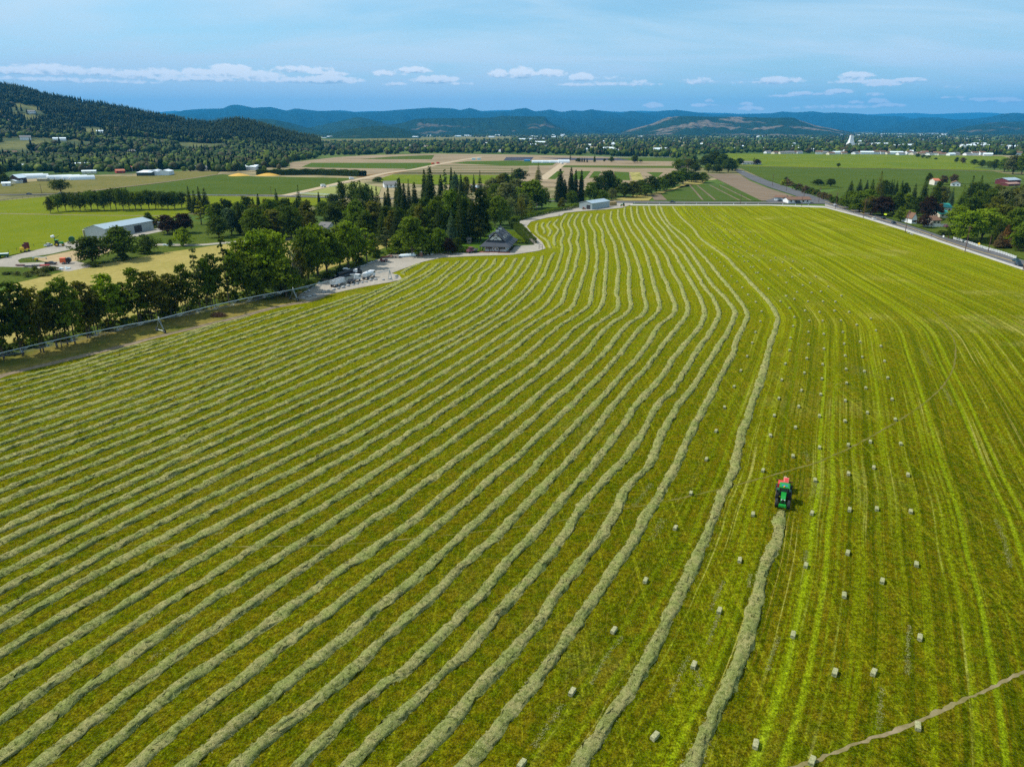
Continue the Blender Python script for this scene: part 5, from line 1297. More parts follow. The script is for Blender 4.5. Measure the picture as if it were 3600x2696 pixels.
# ------------------------------------------------------------------ tractor and baler
f0, f1 = G(2749, 1783), G(2736, 1898)
hd = math.atan2(f1.y - f0.y, f1.x - f0.x)
fw = Vector((math.cos(hd), math.sin(hd), 0))
T0 = f0 - fw * 2.53
tr = thing('tractor', 'green tractor with yellow wheels and amber beacon pulling a red baler over a windrow', 'tractor', T0, hd); tr.scale = (.92, .92, .92)
m = MB(); m.box((-.7, 0, .75), (1.2, .5, .7)); m.box((1.3, 0, .7), (3.2, .42, .5)); m.box((2.75, 0, .62), (.3, 1.5, .26)); m.box((0, 0, .8), (.35, 1.5, .4)); m.build('chassis', DSTEEL, tr)
m = MB(); m.prism([(1.0, -.43, 1.2), (3.3, -.38, 1.15), (3.38, -.36, 1.5), (3.2, -.36, 1.86), (1.0, -.42, 2.06)], (0, .0, 0)); m = MB()
for s in (1,):
    P = [(1.0, 1.2, .44), (3.3, 1.12, .38), (3.4, 1.45, .37), (3.22, 1.84, .34), (2.9, 1.93, .36), (1.0, 2.08, .42)]
    vs = [(x, -w, z) for x, z, w in P] + [(x, w, z) for x, z, w in P]; n = len(P)
    m.add(vs, [tuple(range(n)), tuple(reversed(range(n, 2 * n)))] + [(i, i + n, (i + 1) % n + n, (i + 1) % n) for i in range(n)])
hood = m.build('hood', TGREEN, tr)
MB().box((3.36, 0, 1.2), (.1, .5, .5)).build('grille', BLACK, hood)
for y in (-.24, .24): MB().box((3.30, y, 1.62), (.16, .2, .15), ry=-.4).build('headlight', WHITE, tr)
MB().box((3.75, 0, .62), (.55, 1.1, .42)).box((4.05, 0, .66), (.12, 1.3, .3)).build('front_weight', TGREEN, tr)
m = MB(); m.box((.15, 0, 1.25), (1.75, 1.5, 1.55), tx=.86, ty=.92, mi=0); cab = m.build('cab', GLASS, tr)
m = MB()
for x in (-.72, 1.02):
    for y in (-.75, .75): m.cyl((x, y, 1.2), (x * .87 + .02, y * .92, 2.8), .06, n=5)
m.build('pillar_frame', BLACK, cab)
m = MB(); m.box((.1, 0, 2.80), (1.95, 1.72, .14), tx=.98, ty=.98); m.box((.1, 0, 2.94), (1.8, 1.58, .12), tx=.85, ty=.85); roof = m.build('cab_roof', TGREEN, tr)
MB().box((.55, 0, 3.05), (.45, .95, .05)).build('roof_hatch', plain('blue_hatch', (.03, .16, .26), .4), roof)
MB().cyl((.95, -.06, 3.0), (.95, -.06, 3.2), .13, .1, 10).build('beacon', plain('amber_beacon', (.85, .42, .01), .3), roof)
for y in (-1, 1):
    MB().prism([(-.95, y * .72, 1.35), (-.6, y * .72, 1.98), (.4, y * .72, 2.02), (.75, y * .72, 1.5)], (0, y * .42, 0)).build('fender', TDARK, tr)
    MB().box((1.15, y * 1.0, 1.9), (.06, .3, .45)).cyl((1.0, y * .75, 2.2), (1.15, y * .95, 2.2), .03, n=4).build('mirror', BLACK, tr)
    wheel(tr, 0, y * 1.03, .98, .58, TYEL); wheel(tr, 2.75, y * .98, .74, .50, TYEL)
MB().cyl((1.15, .5, 1.9), (1.15, .5, 3.0), .07, n=8).build('exhaust', DSTEEL, tr)
B0 = f0 - fw * 6.1
bl = thing('baler', 'red square baler towed behind the green tractor', 'baler', B0, hd); bl.scale = (.85, .92, .92)
m = MB(); m.box((0, .16, .55), (2.6, .95, 1.45), ty=.94, tx=.98); m.box((.2, .16, 2.0), (1.9, .8, .12)); m.build('body', REDF, bl)
MB().box((.3, -.72, .5), (1.7, .85, 1.15), ty=.9).build('side_housing', RED, bl)
MB().box((.55, .2, 2.13), (.65, .5, .06)).box((-.3, .2, 2.13), (.5, .5, .06)).build('top_panel', RED, bl)
m = MB(); m.cyl((.9, -1.35, .42), (.9, .95, .42), .36, n=12); m.build('pickup', DSTEEL, bl)
m = MB(); m.box((-2.0, .16, .6), (1.6, .62, .62)); m.build('bale_chamber', RED, bl)
MB().box((-1.35, -.1, 1.15), (.12, 2.9, .12)).build('cross_bar', MAROON, bl)
MB().cyl((1.2, .1, .6), (3.4, 0, .55), .09, n=6).build('drawbar', DSTEEL, bl)
for y in (-1.25, 1.15): wheel(bl, -.35, y, .48, .34, STEEL)

# ------------------------------------------------------------------ bales
def bale_mesh(i):
    g = random.Random(400 + i); bm = bmesh.new()
    bmesh.ops.create_cube(bm, size=1.0); bmesh.ops.subdivide_edges(bm, edges=bm.edges[:], cuts=3, use_grid_fill=True)
    for v in bm.verts:
        r = max(abs(v.co.y), abs(v.co.z)); q = 1 - .05 * (abs(v.co.y) > .49) * (abs(v.co.z) > .49)
        v.co = Vector((v.co.x * 1.02 + g.uniform(-.025, .025), v.co.y * .50 * q + g.uniform(-.02, .02), (v.co.z * q + .5) * .42 + g.uniform(-.015, .015)))
    me = bpy.data.meshes.new('hay_bale'); bm.to_mesh(me); bm.free(); me.materials.append(M_bale); return me
def bale_mat():
    mm, t, out = new_mat('pressed_hay'); tc = t.n('ShaderNodeTexCoord').outputs['Object']
    a = t.noise(t.mapping(tc, scale=(7, 1.5, 1.5)), 2.0, 4, .7); b = t.noise(tc, 14.0, 3, .7)
    oi = t.n('ShaderNodeObjectInfo').outputs['Random']
    c = t.mix(oi, (.29, .29, .14), (.35, .325, .18)); c = t.mix(t.smooth(a, .55, .35), c, (.16, .18, .07)); c = t.mix(t.math('MULTIPLY', t.smooth(b, .5, .65), .5), c, (.50, .47, .30))
    bsdf(t, out, c, .9, 0, .1, bump=a, bump_s=.6, bump_d=.03); return mm
M_bale = bale_mat()
BM = [bale_mesh(i) for i in range(4)]
E_ = lambda L: [(2400 + x * .9456, 1000 + y * .9456) for x, y in L]
A_ = lambda L: [(2400 + x * .9456, 1796 + y * .9456) for x, y in L]
COLS = {
 'a': [(2346,733),(2354,750),(2361,760),(2374,784),(2390,793),(2408,807),(2429,828),(2449,846),(2467,866),(2484,883),(2503,895),(2520,909),(2532,924),(2545,938),(2557,954),(2571,973),(2591,993),(2610,1013),(2630,1038)] + E_([(272,68),(293,103),(289,140),(270,180),(258,220),(239,270),(216,323),(191,383),(155,460),(124,548),(88,653),(30,780)]) + [(2374,1859),(2269,2045),(2158,2220),(2011,2437),(1834,2690)],
 'b': E_([(363,65),(397,90),(415,124),(410,158),(400,202),(397,248),(381,298),(368,358),(357,427),(340,491),(326,565),(298,695),(261,858)]) + A_([(212,187),(136,375),(41,578)]) + [(2302,2593)],
 'c': E_([(320,18),(385,45),(415,57),(455,100),(470,138),(467,180),(467,225),(461,278),(452,332),(441,397),(431,457),(419,535),(410,642)]),
 'd': [(2708,949),(2735,971),(2765,996),(2802,1029),(2840,1062)] + E_([(509,105),(520,138),(524,187),(525,242),(520,300),(517,354),(513,412),(508,492),(508,610),(492,731),(480,854)]) + A_([(457,207),(410,465),(271,873)]),
 'e': [(2759,953),(2785,976),(2822,1005),(2853,1031),(2893,1062)] + E_([(565,100),(588,137),(595,180),(600,223),(604,268),(607,318),(609,370),(604,435),(603,511),(615,600),(616,707),(620,841)]) + A_([(613,160),(600,318),(565,605),(480,935)]),
 'f': [(2726,908),(2751,924),(2780,945),(2812,968),(2848,997),(2886,1027),(2937,1063)] + E_([(619,105),(647,153),(659,216),(667,273),(675,326),(680,388),(686,480),(697,588),(710,684),(721,838)]) + A_([(741,265),(709,605)]),
 'g': [(2761,905),(2787,921),(2826,946),(2868,975),(2912,1010),(2958,1042)] + E_([(699,130),(718,174),(737,232),(750,288),(762,350),(778,430),(790,505),(810,596),(837,711),(847,848)]) + A_([(868,203),(881,475),(873,806)]),
}
FARTOP = {'b': [(2390,727),(2455,792),(2560,872),(2640,942),(2700,1010)], 'c': [(2408,727),(2480,792),(2580,872),(2650,942),(2700,1005)], 'd': [(2425,726),(2500,790),(2600,866),(2660,911),(2700,943)], 'e': [(2450,726),(2530,790),(2625,862),(2700,912),(2752,948)], 'f': [(2475,726),(2560,790),(2650,855),(2720,903)], 'g': [(2500,726),(2595,790),(2690,852),(2755,900)]}
for k, L in FARTOP.items():
    P = gp(L); out = []; acc = 0
    for a, b in zip(P, P[1:]):
        d = (b - a).length; s = 0
        while acc + (d - s) >= 13.5:
            s += 13.5 - acc; acc = 0; out.append(a.lerp(b, s / d))
        acc += d - s
    COLS[k] = [to_px(p) for p in out[:-1]] + COLS[k]
CN = {'a': 'between the two windrows next to the tractor', 'b': 'first bale line beside the windrows', 'c': 'second bale line from the windrows', 'd': 'third bale line from the windrows', 'e': 'fourth bale line from the windrows', 'f': 'fifth bale line from the windrows', 'g': 'outermost bale line towards the road'}
for k, L in COLS.items():
    P = gp(L); P.sort(key=lambda p: p.y)
    for i, p in enumerate(P):
        q = P[min(i + 1, len(P) - 1)] - P[max(i - 1, 0)]
        o = link('hay_bale', BM[rnd.randrange(4)], None, (p.x, p.y, 0.02)); o.rotation_euler = (0, 0, math.atan2(q.y, q.x) + rnd.gauss(0, .10) + math.pi * rnd.randrange(2))
        tag(o, 'hay bale %s, %s from the near end' % (('in the ' if k != 'a' else '') + CN[k], nth(i + 1)), 'hay bale', 'hay bales lying in lines on the mown field')
o = link('hay_bale', BM[0], None, B0 - fw * 2.75 + Vector((0, 0, .58))); o.rotation_euler = (0, 0, hd); tag(o, 'hay bale coming out of the back of the red baler', 'hay bale')
# thin wisps of spilt hay
def wisp(L, w, i, z=.03):
    P = catmull(gp(L), .5); g = np.random.default_rng(800 + i); n = len(P) * 16
    k = g.integers(0, len(P), n); C = np.array([[P[j].x, P[j].y, z] for j in k]) + g.normal(0, 1, (n, 3)) * np.array([w * .35, w * .35, .02]); C[:, 2] = np.abs(C[:, 2])
    V, Q = leaf_quads(C, np.tile([[0, 0, 1.]], (n, 1)) + g.normal(0, .3, (n, 3)), np.full(n, .10), g, .35)
    return V, Q
Vs, Qs, b = [], [], 0
for i, (L, w) in enumerate([([(2285,1702),(2245,1760),(2230,1776)], .8), ([(2330,1826),(2310,1862),(2292,1894)], .9), ([(1975,2480),(1930,2545),(1878,2620)], .5), ([(2185,2242),(2130,2310),(2080,2400)], .35), ([(2420,2310),(2395,2360),(2358,2440)], .45), ([(2545,2045),(2520,2090),(2500,2140)], .4), ([(2525,2165),(2505,2220),(2490,2262)], .4), ([(3100,2420),(3095,2490),(3090,2560)], .45), ([(3195,2200),(3192,2300),(3190,2370)], .4), ([(3500,1828),(3530,1900),(3552,1990)], .55), ([(2836,1935),(2828,1975)], .6), ([(3220,1225),(3240,1228)], 2), ([(3245,1232),(3262,1265),(3274,1283)], 1.0), ([(3316,1365),(3335,1395),(3345,1425)], .7), ([(2740,2240),(2715,2300),(2700,2352)], .4), ([(2640,2020),(2632,2060)], .5), ([(2866,1690),(2872,1722),(2868,1745)], 1.1), ([(2834,1590),(2838,1620)], .9), ([(2440,2340),(2460,2400),(2450,2420)], .8), ([(1750,1905),(1765,1890)], .7), ([(760,1876),(790,1868)], .8), ([(540,2310),(580,2280)], .8), ([(600,2235),(650,2200)], .7), ([(2960,1280),(3060,1300)], 4.5), ([(2985,1310),(3040,1316)], 3.5), ([(2930,1350),(2990,1362)], 3.5), ([(3010,1290),(3090,1330)], 3)]):
    V, Q = wisp(L, w, i); Vs.append(V); Qs.append(Q + b); b += len(V)
o = link('loose_hay', np_mesh('loose_hay', np.concatenate(Vs), np.concatenate(Qs), M_hay)); tag(o, 'thin wisps of loose hay left lying on the mown ground', None, None, 'stuff')

# ------------------------------------------------------------------ the centre-pivot watering machine
pv = thing('irrigation_pivot', 'long galvanised watering pipe on wheeled towers along the edge of the hay field', 'irrigation machine', G(1372, 986))
inv = Matrix.Translation(-Vector(pv.location))
HP = 3.9
tow = [G(1372, 986), G(1034, 1057), G(566, 1168)]
dirx = (tow[2] - tow[1]).normalized(); tow.append(tow[2] + dirx * (tow[2] - tow[1]).length); tow.append(tow[3] + dirx * (tow[2] - tow[1]).length)
L0 = Vector(pv.location)
for a, b_ in zip(tow, tow[1:]):
    a, b_ = a - L0, b_ - L0; n = 8 if (a - b_).length > 30 else 5
    sd_ = Vector((-(b_ - a).y, (b_ - a).x, 0)).normalized()
    m = MB(); pts = []
    for i in range(17):
        u = i / 16; pts.append(a.lerp(b_, u) + Vector((0, 0, HP + 0.55 * 4 * u * (1 - u))))
    for p, q in zip(pts, pts[1:]): m.cyl(p, q, .11, n=6, caps=False)
    m.build('span_pipe', STEEL, pv)
    m = MB(); lo = []
    for i in range(1, n):
        u = i / n; c = a.lerp(b_, u) + Vector((0, 0, HP + 0.55 * 4 * u * (1 - u))); d = 1.5 * min(1, 3.2 * u * (1 - u))
        l_, r_ = c - Vector((0, 0, d)) + sd_ * .75, c - Vector((0, 0, d)) - sd_ * .75; lo.append((l_, r_)); u2 = (i - .35) / n; c2 = a.lerp(b_, u2) + Vector((0, 0, HP + 0.55 * 4 * u2 * (1 - u2)))
        m.cyl(c, l_, .045, n=4); m.cyl(c, r_, .045, n=4); m.cyl(l_, r_, .045, n=4); m.cyl(c2, l_, .045, n=4); m.cyl(c2, r_, .045, n=4)
    ends = [(a + Vector((0, 0, HP)),) * 2] + lo + [(b_ + Vector((0, 0, HP)),) * 2]
    for p, q in zip(ends, ends[1:]): m.cyl(p[0], q[0], .022, n=3); m.cyl(p[1], q[1], .022, n=3)
    m.build('truss_frame', STEEL, pv)
for i, a in enumerate(tow):
    a = a - L0; d = ((tow[min(i + 1, 4)] - tow[max(i - 1, 0)])).normalized(); s = Vector((-d.y, d.x, 0)); w = 2.0 if i else 1.2
    m = MB()
    for q in (-1, 1):
        m.cyl(a + s * w * q + Vector((0, 0, .6 if i else 0)), a + d * .2 + Vector((0, 0, HP)), .06, n=5); m.cyl(a + s * w * q + Vector((0, 0, .6 if i else 0)), a - d * .2 + Vector((0, 0, HP)), .05, n=4)
    if i: m.cyl(a + s * w + Vector((0, 0, .62)), a - s * w + Vector((0, 0, .62)), .09, n=6)
    else:
        for q in (-1, 1): m.cyl(a + d * w * q, a + Vector((0, 0, HP)), .06, n=5)
    t = m.build('tower', STEEL, pv)
    MB().cyl(a + Vector((0, 0, HP + .1)), a + Vector((0, 0, HP + .75)), .16, .12, 8).build('tower_box', WHITE, t)
    if i:
        for q in (-1, 1):
            k = MB(); c = a + s * w * q + Vector((0, 0, .6)); k.lathe(c - d * .18, d, [(0, .3), (.02, .56), (.1, .6), (.26, .6), (.34, .56), (.36, .3)], 12); k.lathe(c - d * .2, d, [(0, .02), (0, .3), (.4, .3), (.4, .02)], 10, mi=1); k.build('wheel', [RUBBER, STEEL], t)

# ------------------------------------------------------------------ buildings
def house(name, lab, cat, A, B, depth, eave, rise, wall, roof, ridge='x', over=.5, wins=3, door=None, group=None, chimney=False, px=True):
    a, b = (G(*A), G(*B)) if px else (Vector(A), Vector(B)); L = (b - a).length; rz = math.atan2(b.y - a.y, b.x - a.x)
    h = thing(name, lab, cat, a, rz, group); z0 = -.6
    m = MB()
    if ridge == 'x': m.prism([(0, 0, z0), (0, depth, z0), (0, depth, eave), (0, depth / 2, eave + rise), (0, 0, eave)], (L, 0, 0))
    else: m.prism([(0, 0, z0), (L, 0, z0), (L, 0, eave), (L / 2, 0, eave + rise), (0, 0, eave)], (0, depth, 0))
    m.build('wall', wall, h)
    t = .22; W_ = depth if ridge == 'x' else L; sl = rise / (W_ / 2); o_ = over
    sec = [(-o_, eave - o_ * sl + .03), (W_ / 2, eave + rise + .03), (W_ + o_, eave - o_ * sl + .03), (W_ + o_, eave - o_ * sl + .03 + t), (W_ / 2, eave + rise + .03 + t), (-o_, eave - o_ * sl + .03 + t)]
    m = MB()
    if ridge == 'x': m.prism([(-o_, y, z) for y, z in sec], (L + 2 * o_, 0, 0))
    else: m.prism([(x, -o_, z) for x, z in sec], (0, depth + 2 * o_, 0))
    r = m.build('roof', roof, h)
    if chimney: MB().box((L * .3, depth * .5, eave + rise - .4), (.8, .8, 1.5)).build('chimney', BROWNR, r)
    for i in range(wins):
        x = L * (i + .7) / (wins + .4)
        w_ = MB().box((x, -.03, 1.0), (1.2, .10, 1.2)).build('window', GLASS, h); MB().box((x, -.05, .85), (1.5, .16, .12)).build('sill', WHITE, w_)
    if door: MB().box((door[0] * L, -.04, -.1), (door[1], .12, door[2])).build('door', door[3], h)
    return h
# grey machine barn at the end of the drive
bA, bB, bC = (2036, 734), (2081, 737.5), (2138, 727.5)
house('metal_barn', 'blue-grey metal barn with low gable roof at the end of the gravel drive', 'barn', bA, bB, (G(*bC) - G(*bB)).length, 4.3, 1.5, GREYM, GREYR, 'y', .25, 0, (.72, 3.2, 3.2, DSTEEL))
# long shed at the left
lb = house('metal_barn', 'long pale metal shed with open bay beside the bright meadow', 'barn', (374, 838), (541, 806), 13, 4.8, 1.9, plain('pale_metal_wall', (.40, .43, .42), .6), GREYR, 'x', .3, 0, None)
for x in (.62, .70): MB().box(((G(541, 806) - G(374, 838)).length * x, -.06, -.1), (2.9, .14, 3.9)).build('bay_door', DSTEEL, lb)
house('cottage', 'small white cottage with grey roof standing in the grove', 'house', (1117, 822), (1152, 824), 9, 3.4, 2.6, WHITE, GREYSH, 'x', .4, 1, (.5, 1.1, 2.1, TIMBER))
rb_ = house('barn', 'red barn with pale metal roof beyond the grove', 'barn', (1655, 674), (1689, 674), 9, 3.6, 1.6, REDW, GREYR, 'x', .3, 2)
house('barn', 'lower red barn with pale roof joined beside the other red barn', 'barn', (1692, 674.5), (1718, 675), 9, 3.2, 1.5, REDW, GREYR, 'x', .3, 2)
house('house', 'large grey-roofed white house by the paddock beyond the grove', 'house', (1352, 660), (1398, 659), 14, 3.2, 2.6, WHITE, GREYSH, 'x', .6, 3)
house('shed', 'small grey shed with lamp post on the lawn beside the farmhouse', 'shed', (1641, 857), (1656, 857), 4, 2.1, .8, plain('weathered_wood', (.22, .19, .15), .9), GREYSH, 'x', .2, 1)
house('house', 'white house with brown roof and its gable to the road', 'house', (3204, 787), (3221, 787), 12, 3.6, 2.8, WHITE, BROWNR, 'y', .4, 2, chimney=True)
house('house', 'low house with brown roof behind the white wall', 'house', (3276, 791), (3306, 790), 10, 2.7, 2.0, OFFW, BROWNR, 'x', .5, 2)
house('house', 'low building with teal metal roof among the trees across the road', 'house', (3303, 767), (3337, 766), 9, 2.8, 1.6, OFFW, TEALR, 'x', .5, 2)
house('house', 'house with grey and teal roof behind the teal-roofed building', 'house', (3314, 747), (3345, 747), 12, 3.4, 2.2, OFFW, TEALR, 'x', .5, 2)
house('house', 'pale two-storey house with orange roof at the edge of the green field', 'house', (3284, 651), (3303, 651), 10, 4.4, 2.0, OFFW, ORANGER, 'x', .4, 3)
house('house', 'white house with brown roof half hidden beside two bare-looking trees', 'house', (3343, 655), (3376, 656), 11, 3.0, 2.2, WHITE, BROWNR, 'y', .4, 2)
house('barn', 'dark barn with blue-grey roof on the slope across the road', 'barn', (3542, 650), (3586, 648), 14, 4.5, 2.0, MAROON, GREYR, 'x', .4, 1)
house('shed', 'low shed with rosy brown roof beside the dark barn', 'shed', (3545, 655), (3586, 653), 9, 2.0, 1.2, MAROON, plain('rosy_roof', (.34, .2, .15), .8), 'x', .3, 1)
house('house', 'white house with brown roof on the corner of the crossroads', 'house', (2771, 715), (2848, 715), 12, 2.8, 1.6, WHITE, BROWNR, 'x', .8, 5, (.4, 2.4, 2.2, TIMBER))
house('garage', 'white garage with brown roof beside the ploughed field', 'garage', (2721, 705), (2758, 707), 9, 2.6, 1.3, WHITE, BROWNR, 'x', .5, 1, (.5, 2.6, 2.2, GREYM))
house('greenhouse', 'triple-bay pale greenhouse with dark open front beyond the pasture', 'greenhouse', (481, 619), (533, 619), 40, 4.0, 2.0, plain('dark_front', (.03, .05, .035), .8), POLY, 'x', .3, 0)
for k in range(3):
    house('greenhouse', 'pale gabled greenhouse bay, the %s of three along the pasture edge' % nth(k + 1), 'greenhouse', (481 + k * 38, 618.4 - k * .5), (519 + k * 38, 618 - k * .5), 26, 4.6, 1.8, POLY, POLY, 'y', .2, 0) if k else None
def hoop(P, L, R_, rz, lab, grp=None):
    h = thing('hoop_house', lab, 'greenhouse', P, rz, grp); n = 10
    prof = [(R_ * math.cos(math.pi * i / n), R_ * .95 * math.sin(math.pi * i / n)) for i in range(n + 1)]
    MB().prism([(0, y, z) for y, z in prof] + [(0, -R_, -.3), (0, R_, -.3)], (L, 0, 0)).build('cover', POLY, h)
    MB().box((-.08, 0, -.1), (.16, R_ * .7, 2.3)).build('door', DSTEEL, h)
for k, (x, y) in enumerate([(166, 630), (194, 630), (220, 631), (245, 632)]):
    hoop(G(x, y + 1.5), 26, 5.0, R(38), 'white hoop greenhouse, the %s from the left in the row of four' % nth(k + 1), 'white hoop greenhouses beside the pasture')
for k, (x, y) in enumerate([(73, 626), (90, 628)]): hoop(G(x, y), 24, 5.0, R(38), ['white hoop greenhouse set apart nearer the dark barn', 'white hoop greenhouse of the pair near the dark barn, the one further right'][k], 'pair of hoop greenhouses')
for k, (x, y) in enumerate([(1870, 573), (1905, 573), (1932, 573), (1962, 573)]): hoop(G(x, y), 20, 4.6 if k < 3 else 5.5, R(8), 'white hoop house at the tan-field farm, the %s from the left' % nth(k + 1), 'hoop houses at the tan-field farm')
house('barn', 'dark brown barn with white metal roof beside the tall dark tree', 'barn', (34, 645), (68, 645), 14, 5.5, 3.5, plain('dark_barn_wood', (.06, .035, .03), .9), TARP, 'y', .4, 0)
house('shed', 'low white-roofed shed beside the pasture track', 'shed', (8, 655), (38, 654), 10, 2.6, 1.2, WHITE, TARP, 'x', .4, 1)
house('shed', 'open shed with white roof next to the dark barn', 'shed', (56, 646), (82, 644), 9, 2.6, 1.2, OFFW, TARP, 'x', .4, 0)
house('shed', 'flat tan box shed beside the white hoop greenhouses', 'shed', (131, 638), (166, 638), 5, 2.6, .5, plain('tan_wall', (.36, .30, .18), .8), plain('tan_roof', (.36, .36, .28), .7), 'x', .1, 0)
house('house', 'house with orange-red roof beyond the greenhouses', 'house', (436, 604), (468, 602), 12, 5.5, 2.2, OFFW, ORANGER, 'x', .5, 3)
house('house', 'low red-roofed house beside the orange-roofed one', 'house', (410, 609), (440, 608), 10, 2.8, 1.8, REDW, ORANGER, 'x', .5, 2)
house('shed', 'long white-roofed shed beyond the hoop greenhouses', 'shed', (288, 611), (338, 610), 10, 2.8, 1.2, OFFW, TARP, 'x', .4, 2)
house('house', 'grey-roofed white house beyond the green field by the conifer hedge', 'house', (990, 582), (1014, 581), 14, 3.0, 2.2, OFFW, GREYSH, 'x', .5, 2)
house('house', 'white house among trees at the edge of the far tan field', 'house', (805, 599), (838, 599), 14, 3.2, 2.6, WHITE, GREYSH, 'x', .5, 2)
house('farmhouse', 'white farm building with long low roof on the far green field', 'house', (2612, 579), (2648, 579), 14, 3.0, 2.0, WHITE, GREYSH, 'x', .4, 3)
house('shed', 'small white shed beside the white farm on the far green field', 'shed', (2652, 579), (2676, 579), 9, 2.4, 1.4, WHITE, GREYSH, 'x', .3, 1)
house('container', 'long blue tarpaulin-covered store beside the hoop houses', 'store', (1843, 568), (1864, 568), 9, 2.4, .6, BLUE, BLUE, 'x', .1, 0)

# farmhouse barn with porch roof, dormers and roof vents
def farmhouse():
    a, b = G(1690, 886), G(1789, 888.5); L = (b - a).length; rz = math.atan2(b.y - a.y, b.x - a.x); D = 25.0
    h = thing('farmhouse', 'white timbered farmhouse barn with charcoal porch roof, cross braces and roof vents', 'farmhouse', a, rz)
    MB().box((L / 2, D / 2, -.5), (L - 3.6, D - 3.6, 4.6)).build('wall', WHITE, h)
    e, s, i = 2.7, 5.3, 3.0; o = .7
    m = MB(); V = [(-o, -o, e), (L + o, -o, e), (L + o, D + o, e), (-o, D + o, e), (i, i - .3, s), (L - i, i - .3, s), (L - i, D - i, s), (i, D - i, s)]
    m.add(V + [(x, y, z - .16) for x, y, z in V], [(0, 1, 5, 4), (1, 2, 6, 5), (2, 3, 7, 6), (3, 0, 4, 7)] + [(8 + q, 8 + (q + 1) % 4, (q + 1) % 4, q) for q in range(4)])
    pr = m.build('porch_roof', DARKR, h)
    rt = 8.9; c = L / 2
    gf = MB().prism([(i + .2, i - .2, s - .4), (L - i - .2, i - .2, s - .4), (c, i - .2, rt - .25)], (0, D - 2 * i, 0)).build('gable_wall', WHITE, h)
    m = MB(); sec = [(i - .9, s - .45), (c, rt), (L - i + .9, s - .45), (L - i + .9, s - .2), (c, rt + .28), (i - .9, s - .2)]
    m.prism([(x, i - 1.3, z) for x, z in sec], (0, D - 2 * i + 2.0, 0)); rf = m.build('main_roof', DARKR, h)
    m = MB(); y = i - .32
    for p, q in (((c - 1.5, s + .1), (c + 1.5, rt - 1.6)), ((c + 1.5, s + .1), (c - 1.5, rt - 1.6)), ((i + .4, s + .02), (L - i - .4, s + .02)), ((c - 1.6, rt - 1.5), (c + 1.6, rt - 1.5))): m.cyl((p[0], y, p[1]), (q[0], y, q[1]), .12, n=4)
    m.build('timber_frame', TIMBER, gf)
    for k in range(9):
        if k == 4: continue
        m = MB(); x = 2.6 + k * (L - 5.2) / 8; m.box((x, 1.74, 1.2), (.9, .12, 1.0)); m.build('window', GLASS, h)
    d = MB().box((c, 1.7, -.1), (3.6, .14, 2.5)).build('door', WHITE, h); m = MB()
    for q in (-1, 1):
        m.cyl((c + q * .1, 1.6, .1), (c + q * 1.7, 1.6, 2.3), .09, n=4); m.cyl((c + q * 1.7, 1.6, .1), (c + q * .1, 1.6, 2.3), .09, n=4); m.cyl((c + q * 1.75, 1.6, 0), (c + q * 1.75, 1.6, 2.4), .09, n=4)
    m.build('door_frame', TIMBER, d)
    for x, y in [(-.2, -.2), (L * .32, -.2), (L * .68, -.2), (L + .2, -.2), (L + .2, D * .25), (L + .2, D * .5), (L + .2, D * .75), (L + .2, D + .2), (-.2, D * .5), (-.2, D * .25)]: MB().box((x, y, -.2), (.28, .28, 2.95)).build('post', TIMBER, h)
    MB().box((c, -.2, 0.0), (L + 1, 3.6, .16)).build('porch_floor', plain('brick_floor', (.22, .08, .05), .9), h); MB().box((c, -2.6, 0.0), (4.2, 1.6, .1)).build('door_step', M_concrete, h)
    for yy in (D * .30, D * .62):
        v = MB().box((c, yy, rt - .1), (1.3, 1.3, 1.1)).build('roof_vent', WHITE, rf); MB().prism([(c - .95, yy - .9, rt + .98), (c + .95, yy - .9, rt + .98), (c, yy - .9, rt + 1.7)], (0, 1.8, 0)).build('vent_roof', DARKR, v)
    for sgn in (-1, 1):
        for yy in (D * .28, D * .48, D * .68):
            x0 = c + sgn * (c - i) * .62; zz = s + (rt - s) * .25
            dm = MB().prism([(x0, yy - .75, zz - .5), (x0, yy + .75, zz - .5), (x0, yy + .75, zz + .9), (x0, yy - .75, zz + .9)], (sgn * 1.5, 0, 0)).build('dormer', WHITE, rf)
            MB().prism([(x0 - sgn * 1.4, yy - 1.1, zz + 1.45), (x0 - sgn * 1.4, yy + 1.1, zz + 1.45), (x0 + sgn * 1.9, yy + 1.1, zz + .75), (x0 + sgn * 1.9, yy - 1.1, zz + .75)], (0, 0, .16)).build('dormer_roof', DARKR, dm)
            MB().box((x0 + sgn * 1.52, yy, zz + .1), (.1, .9, .6)).build('window', GLASS, dm)
farmhouse()

# ------------------------------------------------------------------ vehicles
def car(px, py, rz, paint, lab, name='car', grp=None, pick=False):
    c = thing(name, lab, 'pickup truck' if pick else 'car', G(px, py, 0) + Vector((0, 0, .05)), rz, grp)
    m = MB(); m.box((0, 0, .32), (4.5, 1.78, .52), tx=.97, ty=.95); m.box((1.45, 0, .8), (1.4, 1.6, .12), tx=.8, ty=.9); m.build('body', paint, c)
    m = MB(); x0, l = ((.15, 1.7) if pick else (-.25, 2.5)); m.box((x0, 0, .84), (l, 1.6, .55), tx=.70, ty=.84); cb = m.build('window', GLASS, c)
    MB().box((x0 - .03, 0, 1.39), (l * .70, 1.36, .08), tx=.9, ty=.9).build('roof', paint, cb)
    if pick: MB().box((-1.5, .82, .84), (1.5, .1, .28)).box((-1.5, -.82, .84), (1.5, .1, .28)).box((-2.2, 0, .84), (.1, 1.7, .28)).build('cargo_bed', paint, c)
    for x in (-1.35, 1.4):
        for y in (-.82, .82): wheel(c, x, y, .34, .24, STEEL, sub=False)
    return c
RD = ang((3219, 808), (3368, 862)); OW = ang((2250, 712), (2700, 713))
G_ = 'cars on the main road'
